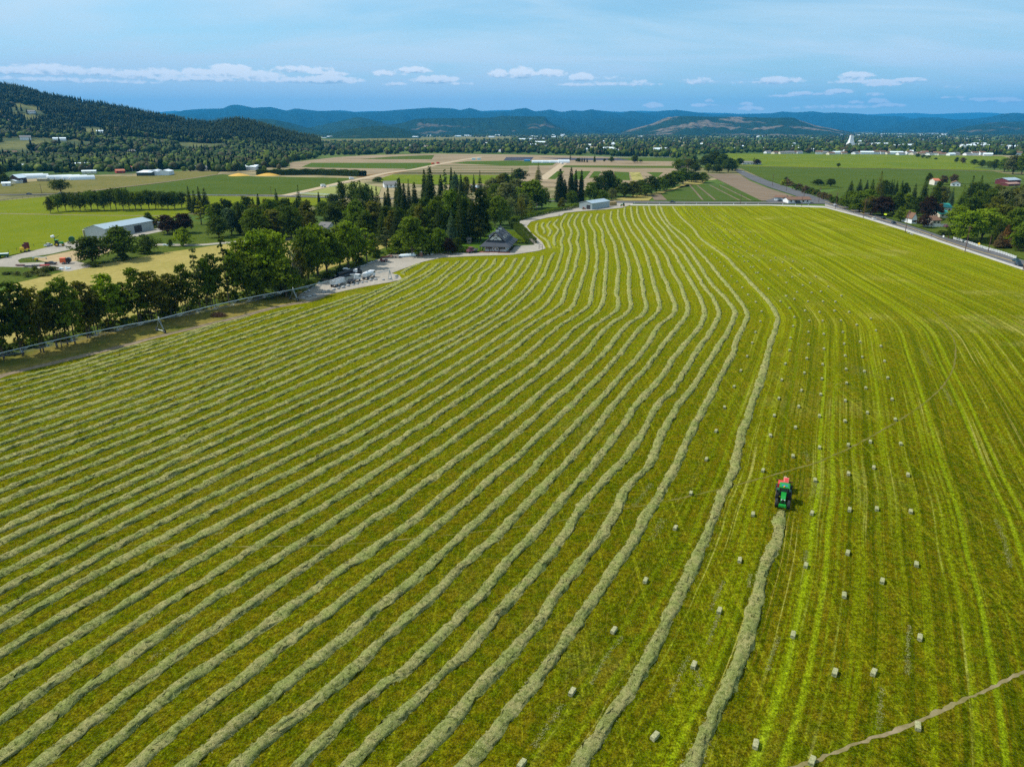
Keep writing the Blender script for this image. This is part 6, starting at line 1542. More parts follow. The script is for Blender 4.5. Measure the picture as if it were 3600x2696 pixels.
car(3072, 772, RD + math.pi, WCAR, 'white car on the main road by the utility pole', grp=G_)
car(3105, 770, RD, BLACK, 'black car on the main road beside the yellow sign', grp=G_)
car(3141, 786, RD, NAVY, 'dark blue car on the main road below the yellow sign', grp=G_)
car(3572, 921, RD, TEALC, 'dark teal car at the end of the white rail fence', grp=G_)
car(3580, 934, RD, NAVY, 'dark navy car in the near lane by the last utility pole', grp=G_)
car(2613, 606, ang((2700, 636), (2625, 606)), WCAR, 'white car far away on the bend of the road', grp=G_)
car(2364, 713, OW, NAVY, 'dark blue car driving along the road past the vegetable rows', grp=G_)
car(2742, 708, OW + .5, BLACK, 'dark car parked outside the white corner garage'); car(2806, 715, OW, TEALC, 'dark car parked before the white corner house')
car(2936, 723, RD, WCAR, 'white car waiting at the crossroads'); car(503, 833, ang((374, 838), (541, 806)), BLACK, 'black car parked before the long metal shed', pick=True)
car(171, 866, ang((100, 880), (280, 842)), WCAR, 'white pickup truck with loaded bed in the barn yard', 'pickup_truck', pick=True)
car(180, 931, ang((100, 935), (260, 930)), BLACK, 'black pickup truck beside the orange machine in the barn yard', 'pickup_truck', pick=True)
car(3325, 799, RD, LILAC, 'rosy car parked behind the white wall'); car(214, 682, 0.1, WCAR, 'white car on the far road under the lone oak'); car(102, 684, 0.1, NAVY, 'dark car on the far road near the pasture')

def axle_wheels(t, xs, r=.5, w=1.0, wd=.3):
    for x in xs:
        for y in (-w, w): wheel(t, x, y, r, wd, STEEL, sub=False)
YD = ang((1163, 1012), (1215, 992))
def base_truck(name, lab, cat, px, py, rz, L, cabc, cab=True, hood=False):
    t = thing(name, lab, cat, G(px, py), rz); MB().box((0, 0, .75), (L, .9, .28)).build('chassis', DSTEEL, t)
    if cab:
        x = L / 2 - 1.1
        c = MB().box((x - (.9 if hood else 0), 0, .85), (1.7, 2.2, 1.9), tx=.9, ty=.94).build('cab', cabc, t); MB().box((x - (.9 if hood else 0) + .1, 0, 1.75), (1.72, 2.22, .7), tx=.94, ty=.97).build('window', GLASS, c)
        if hood: MB().box((x + .75, 0, .8), (1.7, 1.7, 1.05), tx=.95, ty=.85).build('hood', cabc, t)
    return t
t = base_truck('dump_truck', 'white dump trailer with open empty body in the gravel yard', 'trailer', 1188, 1004, YD, 8.0, WHITE, cab=False)
m = MB(); m.box((-.2, 1.15, 1.05), (6.8, .12, 1.45)); m.box((-.2, -1.15, 1.05), (6.8, .12, 1.45)); m.box((-3.6, 0, 1.05), (.12, 2.3, 1.45)); m.box((3.2, 0, 1.05), (.12, 2.3, 1.6)); bd = m.build('tipper_body', WHITE, t); MB().box((-.2, 0, 1.03), (6.6, 2.2, .1)).build('body_floor', plain('rust', (.2, .08, .05), .9), bd); axle_wheels(t, (-3.0, -1.9))
MB().box((3.9, 0, .8), (1.2, .5, .4)).build('drawbar', DSTEEL, t)
t = base_truck('tanker_truck', 'white tanker truck with round tank in the gravel yard', 'truck', 1297, 979, YD, 7.8, WHITE)
MB().lathe((-3.7, 0, 2.0), (1, 0, 0), [(0, .1), (.05, .75), (.25, 1.02), (5.0, 1.02), (5.2, .75), (5.25, .1)], 16).build('tank', WHITE, t); MB().cyl((-1.2, 0, 2.95), (-1.2, 0, 3.25), .35, n=10).build('hatch', STEEL, t); axle_wheels(t, (-2.9, -1.9, 2.6))
t = base_truck('crane_truck', 'white truck with folded crane arm and dark flat bed in the gravel yard', 'truck', 1245, 993, YD, 7.6, WHITE)
MB().box((-1.3, 0, 1.05), (4.8, 2.3, .25)).box((-2.2, .3, 1.3), (1.6, 1.2, .4)).build('flat_bed', DSTEEL, t); m = MB(); m.cyl((.9, 0, 1.2), (.9, 0, 3.2), .22, n=8); m.cyl((.9, 0, 3.1), (-2.4, .1, 3.5), .16, n=6); m.cyl((-2.4, .1, 3.5), (.2, .1, 2.7), .12, n=6); m.build('crane_arm', WHITE, t); axle_wheels(t, (-2.7, -1.7, 2.6))
t = base_truck('service_truck', 'white truck seen end on behind the black pipes', 'truck', 1232, 966, YD + 1.9, 6.0, WHITE); MB().box((-1.0, 0, 1.0), (3.6, 2.2, 1.3)).build('service_body', WHITE, t); MB().box((2.2, 0, .8), (.2, 2.0, .5)).build('bumper', TYEL, t); axle_wheels(t, (-1.8, 1.8))
# black culvert pipes, each one
a_, b_ = G(1180, 988), G(1268, 960)
pd = (b_ - a_).normalized(); ps = Vector((-pd.y, pd.x, 0))
for k, (s_, z_, u0, u1, r_) in enumerate([(0, .75, .1, 1, .75), (1.6, .7, .05, .95, .7), (.8, 2.0, .15, .98, .7)]):
    m = MB(); L = (b_ - a_).length; p = a_ + ps * s_ + Vector((0, 0, z_)); pr_ = []
    x = u0 * L
    while x < u1 * L: pr_ += [(x, r_), (x + .22, r_ * 1.04), (x + .25, r_), (x + .5, r_)]; x += .5
    m.lathe(p, pd, pr_ + list(reversed([(q, w - .12) for q, w in pr_])), 14)
    tag(m.build('culvert_pipe', BLACK), ['black ribbed culvert pipe on the ground beside the crane truck', 'black ribbed culvert pipe on the ground on the far side of the stack', 'black ribbed culvert pipe lying on top of the other two'][k], 'pipe', 'black culvert pipes in the yard')
def timber(px, py, rz, L, Wd, H, mat, lab, name='timber_stack', cat='timber'):
    t = thing(name, lab, cat, G(px, py), rz)
    for k in range(3): MB().box((rnd.uniform(-.2, .2), 0, k * H / 3), (L * rnd.uniform(.9, 1), Wd, H / 3 - .03)).build('plank', mat, t)
timber(1152, 980, YD + .05, 7.5, 1.6, .5, plain('dark_plank', (.10, .085, .07), .9), 'dark stack of planks lying by the gravel yard edge'); timber(1206, 972, YD + .3, 5.5, 2.2, .6, WOODP, 'pale timber stack beside the black pipes')
# white pile, toilet, old truck, lorry bits
t = thing('tarpaulin_bundle', 'heap of white plastic-wrapped rolls beside the drive hedge', 'bundle', G(1432, 902), ang((1400, 905), (1460, 900)))
for k in range(5): MB().cyl((-4.5 + k * .5, -1.0 + k * .75, .5), (3.6 + k * .35, -1.4 + k * .8, .55 + (k % 2) * .3), .5, n=9).build('roll', TARP, t)
t = thing('trailer', 'small grey flat trailer beside the white plastic rolls', 'trailer', G(1394, 907), .2); MB().box((0, 0, .6), (4.2, 1.9, .2)).box((-1.9, 0, .8), (.1, 1.9, .6)).build('trailer_bed', DSTEEL, t); axle_wheels(t, (-.4,), .35, .95, .2)
t = thing('portable_toilet', 'brown portable toilet with white roof beside the drive', 'toilet', G(1480.5, 901.5), .15); MB().box((0, 0, 0), (1.3, 1.3, 2.1)).build('cabin', plain('toilet_brown', (.33, .17, .10), .6), t); MB().box((0, 0, 2.1), (1.4, 1.4, .25), tx=.7, ty=.7).build('roof', WHITE, t); MB().box((0, -.67, .1), (.8, .06, 1.8)).build('door', plain('toilet_door', (.25, .12, .08), .6), t)
t = base_truck('old_truck', 'old maroon flatbed truck parked beside the farmhouse', 'truck', 1661, 888, ang((1680, 884), (1650, 890)), 6.2, LILAC, hood=True); MB().box((-1.6, 0, 1.0), (2.9, 2.1, .15)).box((-1.6, 1.0, 1.15), (2.9, .08, .7)).box((-1.6, -1.0, 1.15), (2.9, .08, .7)).build('flat_bed', plain('grey_boards', (.25, .22, .22), .9), t); axle_wheels(t, (-1.9, 2.0), .45, .9, .26)
t = thing('planter_machine', 'rusty farm implement with red frame at the yard edge', 'farm implement', G(1350, 921), .5); MB().box((0, 0, .5), (3.2, 1.6, .5)).box((-1.2, 0, 1.0), (.6, 1.2, .9)).build('frame', MAROON, t); axle_wheels(t, (.4,), .45, .95, .25)
t = thing('cultivator', 'narrow red implement lying beside the yard bank', 'farm implement', G(1362, 906), .55); MB().box((0, 0, .3), (5.5, .9, .4)).cyl((-2, 0, .5), (2.5, 0, 1.1), .12, n=5).build('frame', plain('rust_red', (.26, .07, .04), .8), t)
# swing frame, benches, small things by the drive bend
t = thing('rack', 'black upright square frame standing on the drive bend', 'frame', G(1901, 877), .3); m = MB()
for p, q in (((-.9, 0, 0), (-.9, 0, 2.2)), ((.9, 0, 0), (.9, 0, 2.2)), ((-.9, 0, 2.2), (.9, 0, 2.2)), ((-.9, 0, 1.1), (.9, 0, 1.1))): m.cyl(p, q, .09, n=5)
m.build('frame', BLACK, t)
t = thing('standpipe', 'small blue and grey standpipe on the gravel by the hedge end', 'standpipe', G(1966, 761), .3); MB().cyl((-.5, 0, 0), (0, 0, 1.5), .08, n=5).cyl((.5, 0, 0), (0, 0, 1.5), .08, n=5).build('leg', DSTEEL, t); MB().cyl((0, 0, 1.3), (0, 0, 1.7), .16, n=8).build('head', BLUE, t)
# hay stack beside the grey barn, tractor and machines there
t = thing('haystack', 'square stack of golden hay bales beside the blue-grey barn', 'haystack', G(2151, 723), ang((2140, 724), (2163, 722)))
for i in range(3):
    for k in range(3): MB().box((-2.6 + i * 2.6, 0, k * .95), (2.55, 3.2, .93)).build('bale', plain('golden_hay', (.34, .24, .09), .95), t)
for k, (x, y, s, lab) in enumerate([(232, 829, 1.0, 'tall square stack of hay bales behind the big yard tree'), (276, 853, .6, 'low stack of hay bales beside the green hose reel')]):
    t = thing('haystack', lab, 'haystack', G(x + 90, y), .6)
    for i in range(3):
        for q in range(3 if s > .8 else 2): MB().box((-2.6 * s + i * 2.6 * s, 0, q * 1.2 * s), (2.55 * s, 3.4 * s, 1.17 * s)).build('bale', plain('grey_hay', (.27, .26, .15), .95), t)
def mini_tractor(px, py, rz, c, lab, s=1.0):
    t = thing('tractor', lab, 'tractor', G(px, py), rz); t.scale = (s, s, s)
    MB().box((.9, 0, .9), (1.9, .8, .8), tx=.9, ty=.9).build('hood', c, t); cb = MB().box((-.5, 0, 1.0), (1.3, 1.3, 1.4), tx=.85, ty=.9).build('cab', GLASS, t); MB().box((-.5, 0, 2.4), (1.5, 1.5, .15)).build('cab_roof', c, cb)
    for y in (-.85, .85): wheel(t, -.6, y, .8, .45, TYEL, sub=False); wheel(t, 1.5, y, .5, .35, TYEL, sub=False)
mini_tractor(2190, 726, 2.9, TGREEN, 'small green tractor parked beyond the haystack by the grey barn'); mini_tractor(207, 866, .5, TGREEN, 'green tractor with raised boom in the barn yard', 1.3)
mini_tractor(2052, 737, .1, RED, 'small red machine parked at the grey barn end wall', .7)
# barn yard machines
t = thing('bale_wagon', 'red and yellow bale wagon beside the bright meadow', 'farm wagon', G(90, 884), ang((70, 890), (110, 879)))
MB().box((0, 0, .9), (6.0, 2.3, .3)).build('frame', TYEL, t); MB().box((1.9, 0, 1.2), (.3, 2.3, 2.9)).box((-.4, 0, 1.2), (2.4, .3, 2.4)).build('rack', MAROON, t); MB().box((-2.6, 0, .9), (1.2, 1.6, 1.4)).build('cab', TYEL, t); axle_wheels(t, (-2, 1.2), .5, 1.0, .3)
t = thing('wagon', 'green wagon with pale cover at the end of the gravel lane', 'farm wagon', G(12, 906), .4); MB().box((0, 0, .8), (4.5, 2.0, 1.0), tx=1.05, ty=1.1).build('wagon_box', TDARK, t); MB().box((0, 0, 1.8), (4.6, 2.2, .15)).build('cover', TARP, t); axle_wheels(t, (-1.4, 1.4), .45, .9, .25)
t = thing('hose_reel', 'dark green hose reel machine beside the gravel lane', 'hose reel', G(254, 853), .5); MB().cyl((0, -1.0, 1.7), (0, 1.0, 1.7), 1.5, n=16).build('reel', TDARK, t); MB().box((0, 0, .4), (4.4, 1.6, .3)).build('frame', DSTEEL, t); axle_wheels(t, (0.8,), .5, 1.0, .3)
t = thing('sprayer_boom', 'green sprayer with white tilted tank behind the green tractor', 'sprayer', G(196, 862), .6); MB().lathe((-1.5, 0, 4.2), (1, 0, .25), [(0, .1), (.1, .6), (1.6, .7), (1.8, .1)], 10).build('tank', WHITE, t); MB().cyl((0, 0, .3), (0, 0, 4.0), .18, n=6).cyl((0, 0, 3.2), (2.2, .4, 4.6), .12, n=5).cyl((0, 0, 2), (1.8, -.6, .6), .12, n=5).build('boom', TDARK, t)
t = thing('baler', 'orange round baler with black tailgate in the barn yard', 'baler', G(232, 927), ang((215, 928), (250, 926))); MB().box((-.9, 0, .6), (2.4, 2.3, 2.0), tx=.9, ty=.95).build('body', ORANGE, t); MB().cyl((1.2, -1.05, 1.5), (1.2, 1.05, 1.5), 1.15, n=14).build('tailgate', BLACK, t); axle_wheels(t, (-.6, .8), .5, 1.1, .3)
t = thing('hay_rake', 'green and yellow hay rake on the gravel of the barn yard', 'hay rake', G(110, 919), .3); m = MB()
for k in range(6): m.lathe((-2.2 + k * .9, 0, .7), (.4, 1, 0), [(0, .65), (.06, .68), (.1, .62)], 12)
m.build('rake_wheel', TDARK, t); MB().cyl((-2.6, 0, .8), (2.8, 0, .8), .1, n=5).box((2.2, 0, .5), (1.2, .8, .9)).build('frame', TYEL, t); axle_wheels(t, (2.4,), .4, .5, .2)
for k, (x, y, c, lab) in enumerate([(72, 936, MAROON, 'maroon disc harrow lying at the yard edge by the scrub'), (100, 939, DSTEEL, 'dark steel implement lying beside the maroon harrow'), (128, 937, BLACK, 'black implement in the middle of the yard edge line'), (158, 936, RED, 'red implement lying beside the black pickup')]):
    t = thing('implement', lab, 'farm implement', G(x, y), .1 * k); MB().box((0, 0, .3), (3.6, 1.2, .35)).build('frame', c, t); m = MB()
    for q in range(4): m.lathe((-1.4 + q * .9, -.1, .45), (.2, 1, 0), [(0, .4), (.08, .45), (.1, .35)], 8)
    m.build('disc_gang', DSTEEL, t)
t = thing('boom_pole', 'long white boom lying across the tan lot edge', 'boom', G(140, 912), .0); MB().box((0, 0, .8), (6.5, .3, .3)).build('beam', WHITE, t); MB().box((-3, 0, 0), (.3, .3, .9)).box((3, 0, 0), (.3, .3, .9)).build('stand', STEEL, t)
t = thing('caravan', 'white caravan with dark windows beside the long metal shed', 'caravan', G(560, 796), .2); MB().box((0, 0, .6), (5.2, 2.3, 2.1), tx=.95, ty=.95).build('body', WHITE, t); MB().box((0, -1.14, 1.5), (3.8, .1, .6)).build('window', GLASS, t); axle_wheels(t, (-.3,), .35, 1.0, .2)
for k, (x, y, lab) in enumerate([(231, 946, 'heap of white sacks on the edge of the gravel yard'), (592, 863, 'pale heap of bags beside the gravel lane')]):
    t = thing('sack_heap', lab, 'heap', G(x, y), .2)
    for q in range(12): MB().box((rnd.uniform(-2.4, 2.4), rnd.uniform(-.9, .9), rnd.uniform(0, .5)), (rnd.uniform(.8, 1.3), rnd.uniform(.5, .8), .35), rz=rnd.uniform(0, 3), tx=.8, ty=.8).build('sack', TARP, t)
t = thing('brush_heap', 'reddish brown heap of dead brush beside the watering pipe', 'brush heap', G(769, 1112)); g = np.random.default_rng(3); u_ = unit(g, 900); u_[:, 2] = np.abs(u_[:, 2]); V, Q = leaf_quads(u_ * np.array([3.0, 2.0, 1.5]) * g.uniform(.6, 1, (900, 1)), u_, np.full(900, .3), g, .15)
link('branches', np_mesh('branches', V, Q, plain('dead_brush', (.16, .07, .035), .95)), t)
t = thing('sawdust_heap', 'orange-yellow heap of sawdust at the edge of the green field', 'heap', G(840, 618)); MB().lathe((0, 0, -.2), (0, 0, 1), [(0, 14), (1.2, 10), (2.4, 5), (3.2, 1.2), (3.3, .05)], 14).build('heap', BRONZE, t)
t = thing('sawdust_heap', 'larger orange-yellow heap of sawdust beside the conifer hedge', 'heap', G(945, 616)); MB().lathe((0, 0, -.2), (0, 0, 1), [(0, 17), (1.4, 12), (3.0, 6), (4.0, 1.5), (4.1, .05)], 14).build('heap', BRONZE, t)
# machines on the dirt road between the fields
for k, (x, y, c, lab) in enumerate([(1236, 632, WHITE, 'white box truck on the dirt road beside the dark green field'), (1137, 659, WHITE, 'small white trailer beside the dirt road fence'), (1522, 579, ORANGE, 'orange harvest machine on the dirt road between the tan fields'), (1540, 577, RED, 'red harvest trailer on the dirt road beside the orange machine'), (1976, 578, WHITE, 'white van on the dirt road near the hoop houses')]):
    t = thing('farm_truck', lab, 'truck', G(x, y), .8); MB().box((-.6, 0, .8), (4.2, 2.2, 2.3)).build('box_body', c, t); MB().box((2.2, 0, .6), (1.5, 2.0, 1.6), tx=.8).build('cab', c, t); axle_wheels(t, (-1.6, 1.9), .45, .95, .25)
for k, x in enumerate((1665, 1684)):
    t = thing('field_toilets', 'pale blue cabin standing in the far tan field, %s of the pair' % nth(k + 1), 'cabin', G(x, 563), .1, 'pale blue field cabins'); MB().box((0, 0, 0), (7, 3, 3.4)).build('cabin', plain('pale_blue', (.45, .68, .70), .6), t); MB().box((0, 0, 3.4), (7.3, 3.3, .25)).build('roof', WHITE, t)

# ------------------------------------------------------------------ boulders round the yard
def rock(i):
    g = np.random.default_rng(600 + i); V = ICO2[0].copy() * (1 + g.normal(0, .13, (42, 1))); V[:, 2] = V[:, 2] * .62 + .45; return np_mesh('boulder', V, ICO2[1], STONE)
RK = [rock(i) for i in range(5)]
low = [(1065,1049),(1088,1044),(1105,1040),(1138,1029),(1156,1024),(1173,1020),(1190,1016),(1207,1012),(1224,1007),(1241,1003),(1256,999),(1273,995),(1287,992),(1303,987),(1321,984),(1348,985),(1371,982),(1394,973),(1393,979)]
upp = [(1075,1030),(1085,1026),(1100,1014),(1101,1009),(1122,995),(1118,998),(1167,977),(1178,972),(1200,965),(1212,961),(1240,951),(1250,947),(1259,944),(1270,939),(1279,937),(1287,933),(1297,928),(1305,925),(1314,923),(1323,919),(1504,898),(1518,897)]
for L, w, grp in ((low, 'along the hay field edge of the gravel yard', 'boulders along the field edge of the yard'), (upp, 'along the tree side of the gravel yard', 'boulders along the tree side of the yard')):
    L.sort()
    for i, (x, y) in enumerate(L):
        o = link('boulder', RK[i % 5], None, G(x, y)); s = rnd.uniform(.45, .75); o.scale = (s * rnd.uniform(.9, 1.5), s, s * rnd.uniform(.8, 1.2)); o.rotation_euler = (0, 0, rnd.uniform(0, 6))
        tag(o, 'grey boulder %s, %s from the left' % (w, nth(i + 1)), 'boulder', grp)

# ------------------------------------------------------------------ poles, fences, signs
def pole(px, py, yt, lab, arm=True, rz=.6, H=None, grp='utility poles along the roads', tr=False):
    P = G(px, py); H = H or height_at(P, yt); t = thing('utility_pole', lab, 'utility pole', P, rz, grp)
    MB().cyl((0, 0, -.4), (0, 0, H), .19, .13, 8).build('post', POLE, t)
    if arm: MB().box((0, 0, H - .8), (.14, 2.6, .14)).box((0, 0, H - 1.9), (.14, 2.0, .14)).build('crossarm', POLE, t)
    if tr: MB().cyl((.35, 0, H - 3.0), (.35, 0, H - 2.1), .24, n=8).build('transformer', WHITE, t)
    return P, H
PL = [(2715, 653, 612), (2764, 671, 622), (2826, 694, 650), (2878, 712, 657), (2937, 734, 677), (3035, 767, 698), (3182, 818, 744), (3392, 886, 794)]
pp = []
for i, (x, y, yt) in enumerate(PL): pp.append(pole(x, y, yt, 'brown utility pole beside the main road, the %s counting from the far end' % nth(i + 1), tr=i in (3, 6)))
pole(3596, 952, 852, 'dark utility pole at the road edge by the navy car'); pole(3474, 884, 830, 'bare dark pole standing in the white rail fence', arm=False); pole(3233, 752, 722, 'pole with white insulators among the trees by the brown-roofed house', tr=True)
pole(2818, 726, 690, 'thin pole beside the white corner house', arm=False); pole(2603, 718, 683, 'thin pole on the verge below the vegetable rows', arm=False); pole(1886, 750, 714, 'pole with white transformers standing behind the long drive hedge', tr=True); pole(2060, 706, 686, 'dark pole behind the grey barn'); pole(147, 680, 647, 'leaning brown pole beside the far road', arm=False); pole(954, 690, 655, 'thin brown pole by the far road and green field', arm=False); pole(3038 + 5, 630, 620, 'short pole beside the conifers on the green field', arm=False)
m = MB()
for (p, h), (q, k) in zip(pp, pp[1:]):
    for s in (-1, 1):
        pts = [p.lerp(q, u / 8) + Vector((s * .9, s * .5, h + (k - h) * u / 8 - .7 - 1.0 * 4 * (u / 8) * (1 - u / 8))) for u in range(9)]
        for a, b in zip(pts, pts[1:]): m.cyl(a, b, .022, n=3, caps=False)
tag(m.build('power_line', DSTEEL), 'pair of thin dark wires strung between the road poles', 'power line')
def fence(L, H, rails, gap, mat, lab, pw=.14):
    P = catmull(gp(L), gap); t = thing('fence', lab, 'fence', P[0]); o = P[0]
    for p in P: MB().box(p - o + Vector((0, 0, -.2)), (pw, pw, H + .3)).build('post', mat, t)
    m = MB()
    for z in rails:
        for a, b in zip(P, P[1:]):
            d = b - a; m.box((a + b) / 2 - o + Vector((0, 0, z)), (d.length, .05, .2), rz=math.atan2(d.y, d.x))
    m.build('rail', mat, t)
fence([(3351, 842), (3400, 856), (3460, 876), (3520, 893), (3571, 911)], 1.35, (.25, .65, 1.05), 2.4, WHITE, 'white three-rail fence along the main road')
t = thing('garden_wall', 'low white wall in front of the brown-roofed houses', 'wall', G(3247, 797)); d = G(3327, 798) - G(3247, 797); MB().box((d.x / 2, d.y / 2, -.1), (d.length, .25, 1.7), rz=math.atan2(d.y, d.x)).build('panel', WHITE, t)
fence([(650, 689), (760, 690), (900, 691), (1040, 693), (1150, 697)], 1.2, (.9,), 9, WHITE, 'white rail fence along the far road beside the bright meadow', .2)
fence([(1042, 683), (1100, 685), (1190, 689)], 1.5, (.4, .8, 1.2), 5, TARP, 'pale rail fence beside the paddock road'); fence([(1158, 658), (1186, 657.5)], 1.5, (.4, .8, 1.2), 5, TARP, 'short pale fence at the top of the paddock'); fence([(2056, 552), (2200, 553), (2410, 556), (2445, 562)], 1.8, (.5, 1.3), 14, WHITE, 'long white fence beyond the tan fields')
fence([(0, 708), (60, 700), (163, 690)], 1.4, (.5, 1.0), 5, plain('grey_wire', (.2, .19, .17), .8), 'grey post fence at the top of the bright meadow')
t = thing('fence', 'thin dark wire fence between the bright meadow and the barn yard', 'fence', G(0, 896)); P = catmull(gp([(0, 897), (120, 868), (250, 846), (360, 824), (440, 806)]), 6); m = MB()
for p in P: MB().box(p - P[0] + Vector((0, 0, -.2)), (.12, .12, 1.5)).build('post', DSTEEL, t)
for a, b in zip(P, P[1:]): m.cyl(a - P[0] + Vector((0, 0, 1.1)), b - P[0] + Vector((0, 0, 1.1)), .03, n=3)
m.build('wire', DSTEEL, t)
for i, (x, y) in enumerate([(2230, 716), (2276, 717), (2319, 717), (2405, 718), (2449, 718), (2491, 719), (2535, 719), (2579, 720), (2622, 720), (2665, 721), (2751, 723), (2796, 724), (2841, 725)]):
    t = thing('valve_riser', 'white pipe riser along the roadside pavement, the %s from the grey barn' % nth(i + 1), 'pipe riser', G(x, y), .2, 'white pipe risers along the roadside'); MB().cyl((0, 0, -.1), (0, 0, 1.3), .16, n=8).build('riser', WHITE, t); MB().cyl((-.3, 0, 1.15), (.4, 0, 1.4), .12, n=6).build('outlet', STEEL, t)
def sign(px, py, H, w, h, c, lab, diamond=False):
    t = thing('road_sign', lab, 'sign', G(px, py), math.pi / 2 + RD + .6); MB().cyl((0, 0, 0), (0, 0, H), .05, n=5).build('post', STEEL, t)
    k = MB().box((0, 0, -h / 2), (.05, w, h)).build('panel', c, t, (-.06, 0, H)); k.rotation_euler = (math.pi / 4 if diamond else 0, 0, 0)
sign(3111, 768, 2.6, 2.0, .9, plain('lime_sign', (.62, .80, .02), .5), 'bright lime sign board beside the black car'); sign(3439, 873, 2.2, 1.0, 1.0, TYEL, 'yellow diamond road sign behind the white rail fence', True); sign(3314, 847, 2.4, .9, .9, WHITE, 'white sign on the verge before the white rail fence'); sign(3273, 841, 2.2, .5, .7, MAROON, 'thin post with small dark red sign beside the pavement')
t = thing('letterbox', 'small dark letterbox on a post across the road', 'letterbox', G(3333, 841)); MB().cyl((0, 0, 0), (0, 0, 1.0), .06, n=5).build('post', TIMBER, t); MB().box((0, 0, 1.0), (.3, .7, .5)).build('box', MAROON, t)
t = thing('lamp_post', 'thin lamp post with white lamp behind the small grey shed', 'lamp post', G(1654, 848)); MB().cyl((0, 0, 0), (0, 0, 5.2), .07, n=5).build('post', STEEL, t); MB().box((.2, 0, 5.2), (.7, .3, .2)).build('lamp', WHITE, t)
for k, (x, y, r_) in enumerate([(3193, 820, .5), (3202, 824, .6), (3208, 826, .45)]): o = link('boulder', RK[k], None, G(x, y)); o.scale = (r_,) * 3; tag(o, 'pale rock on the gravel beside the big road pole', 'boulder', 'pale rocks beside the big road pole')

# ------------------------------------------------------------------ houses of the valley and the hill
def small_house(i, wall, roof, L, Dp, e, r):
    m = MB(); m.prism([(-L / 2, -Dp / 2, -1.5), (-L / 2, Dp / 2, -1.5), (-L / 2, Dp / 2, e), (-L / 2, 0, e + r), (-L / 2, -Dp / 2, e)], (L, 0, 0), 0)
    s = r / (Dp / 2); sec = [(-Dp / 2 - .5, e - .5 * s + .05), (0, e + r + .05), (Dp / 2 + .5, e - .5 * s + .05), (Dp / 2 + .5, e - .5 * s + .3), (0, e + r + .3), (-Dp / 2 - .5, e - .5 * s + .3)]
    m.prism([(-L / 2 - .5, y, z) for y, z in sec], (L + 1, 0, 0), 1); return m.mesh('house', [wall, roof])
SH = {'white': [small_house(0, WHITE, TARP, 16, 10, 3.2, 2), small_house(1, WHITE, TARP, 26, 14, 4, 2)], 'grey': [small_house(2, WHITE, GREYSH, 15, 10, 3, 2.4), small_house(3, OFFW, GREYSH, 18, 11, 3, 2.4)], 'brown': [small_house(4, OFFW, BROWNR, 15, 10, 3, 2.4), small_house(5, WHITE, BROWNR, 14, 9, 5, 2.2)], 'long': [small_house(6, WHITE, TARP, 70, 30, 6, 2), small_house(7, WHITE, TARP, 110, 40, 7, 2)], 'red': [small_house(8, WHITE, ORANGER, 15, 10, 3, 2.4)]}
def put(kind, P, lab, grp, s=1.0):
    L = SH[kind]; o = link('house' if kind != 'long' else 'warehouse', L[rnd.randrange(len(L))], None, P); o.rotation_euler = (0, 0, rnd.uniform(-.5, .6)); o.scale = (s, s, s)
    tag(o, lab, 'house' if kind != 'long' else 'warehouse', grp)
VG = {'white': ('small white-roofed building among the trees of the far valley', 'white-roofed buildings in the far valley'), 'grey': ('small grey-roofed house among the trees of the far valley', 'grey-roofed houses in the far valley'), 'brown': ('small brown-roofed house among the trees of the far valley', 'brown-roofed houses in the far valley'), 'red': ('small red-roofed house among the trees of the far valley', 'red-roofed houses in the far valley')}
def vh(kind, px, py, s=1.0): put(kind, G(px, py), *VG[kind], s)
for i, x in enumerate(range(2702, 3590, 22)):
    if rnd.random() < .8: vh(rnd.choice(['grey', 'grey', 'brown', 'white', 'brown']), x + rnd.uniform(-8, 8), 541 + (x - 2700) * .008 + rnd.uniform(-2, 1.5), 1.1)
for i in range(34): vh(rnd.choice(['white', 'grey', 'white', 'brown']), rnd.uniform(1010, 1800), rnd.uniform(505, 539), 1.1)
for i in range(46): vh(rnd.choice(['white', 'white', 'grey', 'red' if i % 9 == 0 else 'white']), rnd.uniform(1800, 3580), rnd.uniform(488, 538), 1.2)
for i in range(30): vh('white', rnd.uniform(1150, 3400), rnd.uniform(476, 488), 1.6)
for x, y in ((1610,482),(1640,480),(1838,495),(1870,494),(1905,492),(1900,507),(2045,533),(2150,532),(2180,536),(2320,535),(3070,513),(3098,514),(3400,520),(3440,514),(3462,519),(3150,520),(3190,519),(3560,524)): vh('white', x, y, 1.7)
WL = 'long white warehouse on the far side of the valley'
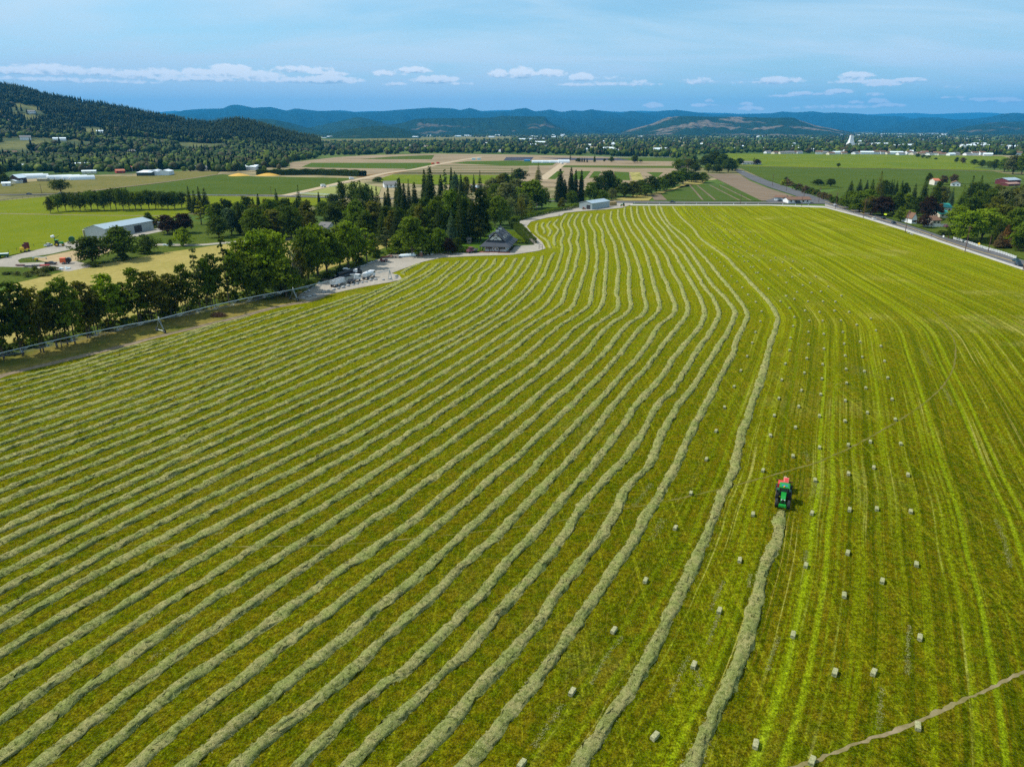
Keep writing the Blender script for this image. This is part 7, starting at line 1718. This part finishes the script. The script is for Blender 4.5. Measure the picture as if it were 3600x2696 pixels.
for x, y in ((2800,471),(2850,472),(3060,474),(3110,473.5),(3160,474),(3240,473),(3280,472),(3330,474),(3380,474.5),(3420,473),(3470,474),(3510,473),(3560,473.5),(3600,475),(1850,490),(1140,486),(2360,498),(2850,487),(3170,517)): put('long', G(x, y), WL, 'white warehouses across the valley', 1.0 if y < 480 else .5)
t = thing('grain_tower', 'tall white stepped tower rising above the town trees', 'tower', G(2989, 515)); s = 1.0
MB().box((0, 0, 0), (22, 22, 12), tx=.9, ty=.9).box((0, 0, 12), (16, 16, 12), tx=.75, ty=.75).box((0, 0, 24), (11, 11, 12), tx=.9, ty=.9).build('tower_shaft', WHITE, t); MB().box((0, 0, 36), (8, 8, 3), tx=.7, ty=.7).build('tower_cap', GREYSH, t); MB().box((14, 0, 0), (18, 16, 8)).build('wing', WHITE, t)
HL = [('grey', 90, 490, 1.4), ('brown', 262, 522, 1.2), ('white', 312, 521, 1), ('white', 283, 527, .8), ('grey', 415, 520, 1.2), ('white', 352, 466, 1.0), ('white', 398, 500, 1.0), ('white', 106, 596, 1.2), ('brown', 103, 593, 1.2), ('white', 262, 580, 1.3), ('white', 275, 590, 1.2), ('red', 210, 588, 1.0), ('white', 402, 575, 1.2), ('grey', 415, 588, 1.0), ('white', 512, 448, 1.0), ('brown', 38, 430, 1.3), ('white', 140, 434, 1.2), ('grey', 110, 398, 1.4), ('white', 810, 436, 1.2), ('white', 790, 452, 1.2), ('white', 835, 452, 1.0), ('grey', 615, 516, 1.0), ('grey', 466, 537, 1.0), ('grey', 700, 552, 1.0), ('brown', 785, 556, 1.1), ('white', 858, 566, 1.1), ('grey', 575, 586, 1.1), ('brown', 40, 545, 1.3), ('white', 210, 494, 1.0), ('white', 560, 595, .9), ('grey', 745, 597, 1.0), ('grey', 690, 596, 1.0), ('white', 880, 597, 1.1), ('grey', 500, 598, 1)]
HGn = {'white': 'pale-roofed house among the trees at the foot of the wooded hill', 'grey': 'grey-roofed house among the trees of the wooded hill', 'brown': 'brown-roofed house among the trees of the wooded hill', 'red': 'red-roofed house at the foot of the wooded hill'}
for k, x, y, s in HL: put(k, GH(x, y), HGn[k], k + ' roofed houses on the wooded hill', s)
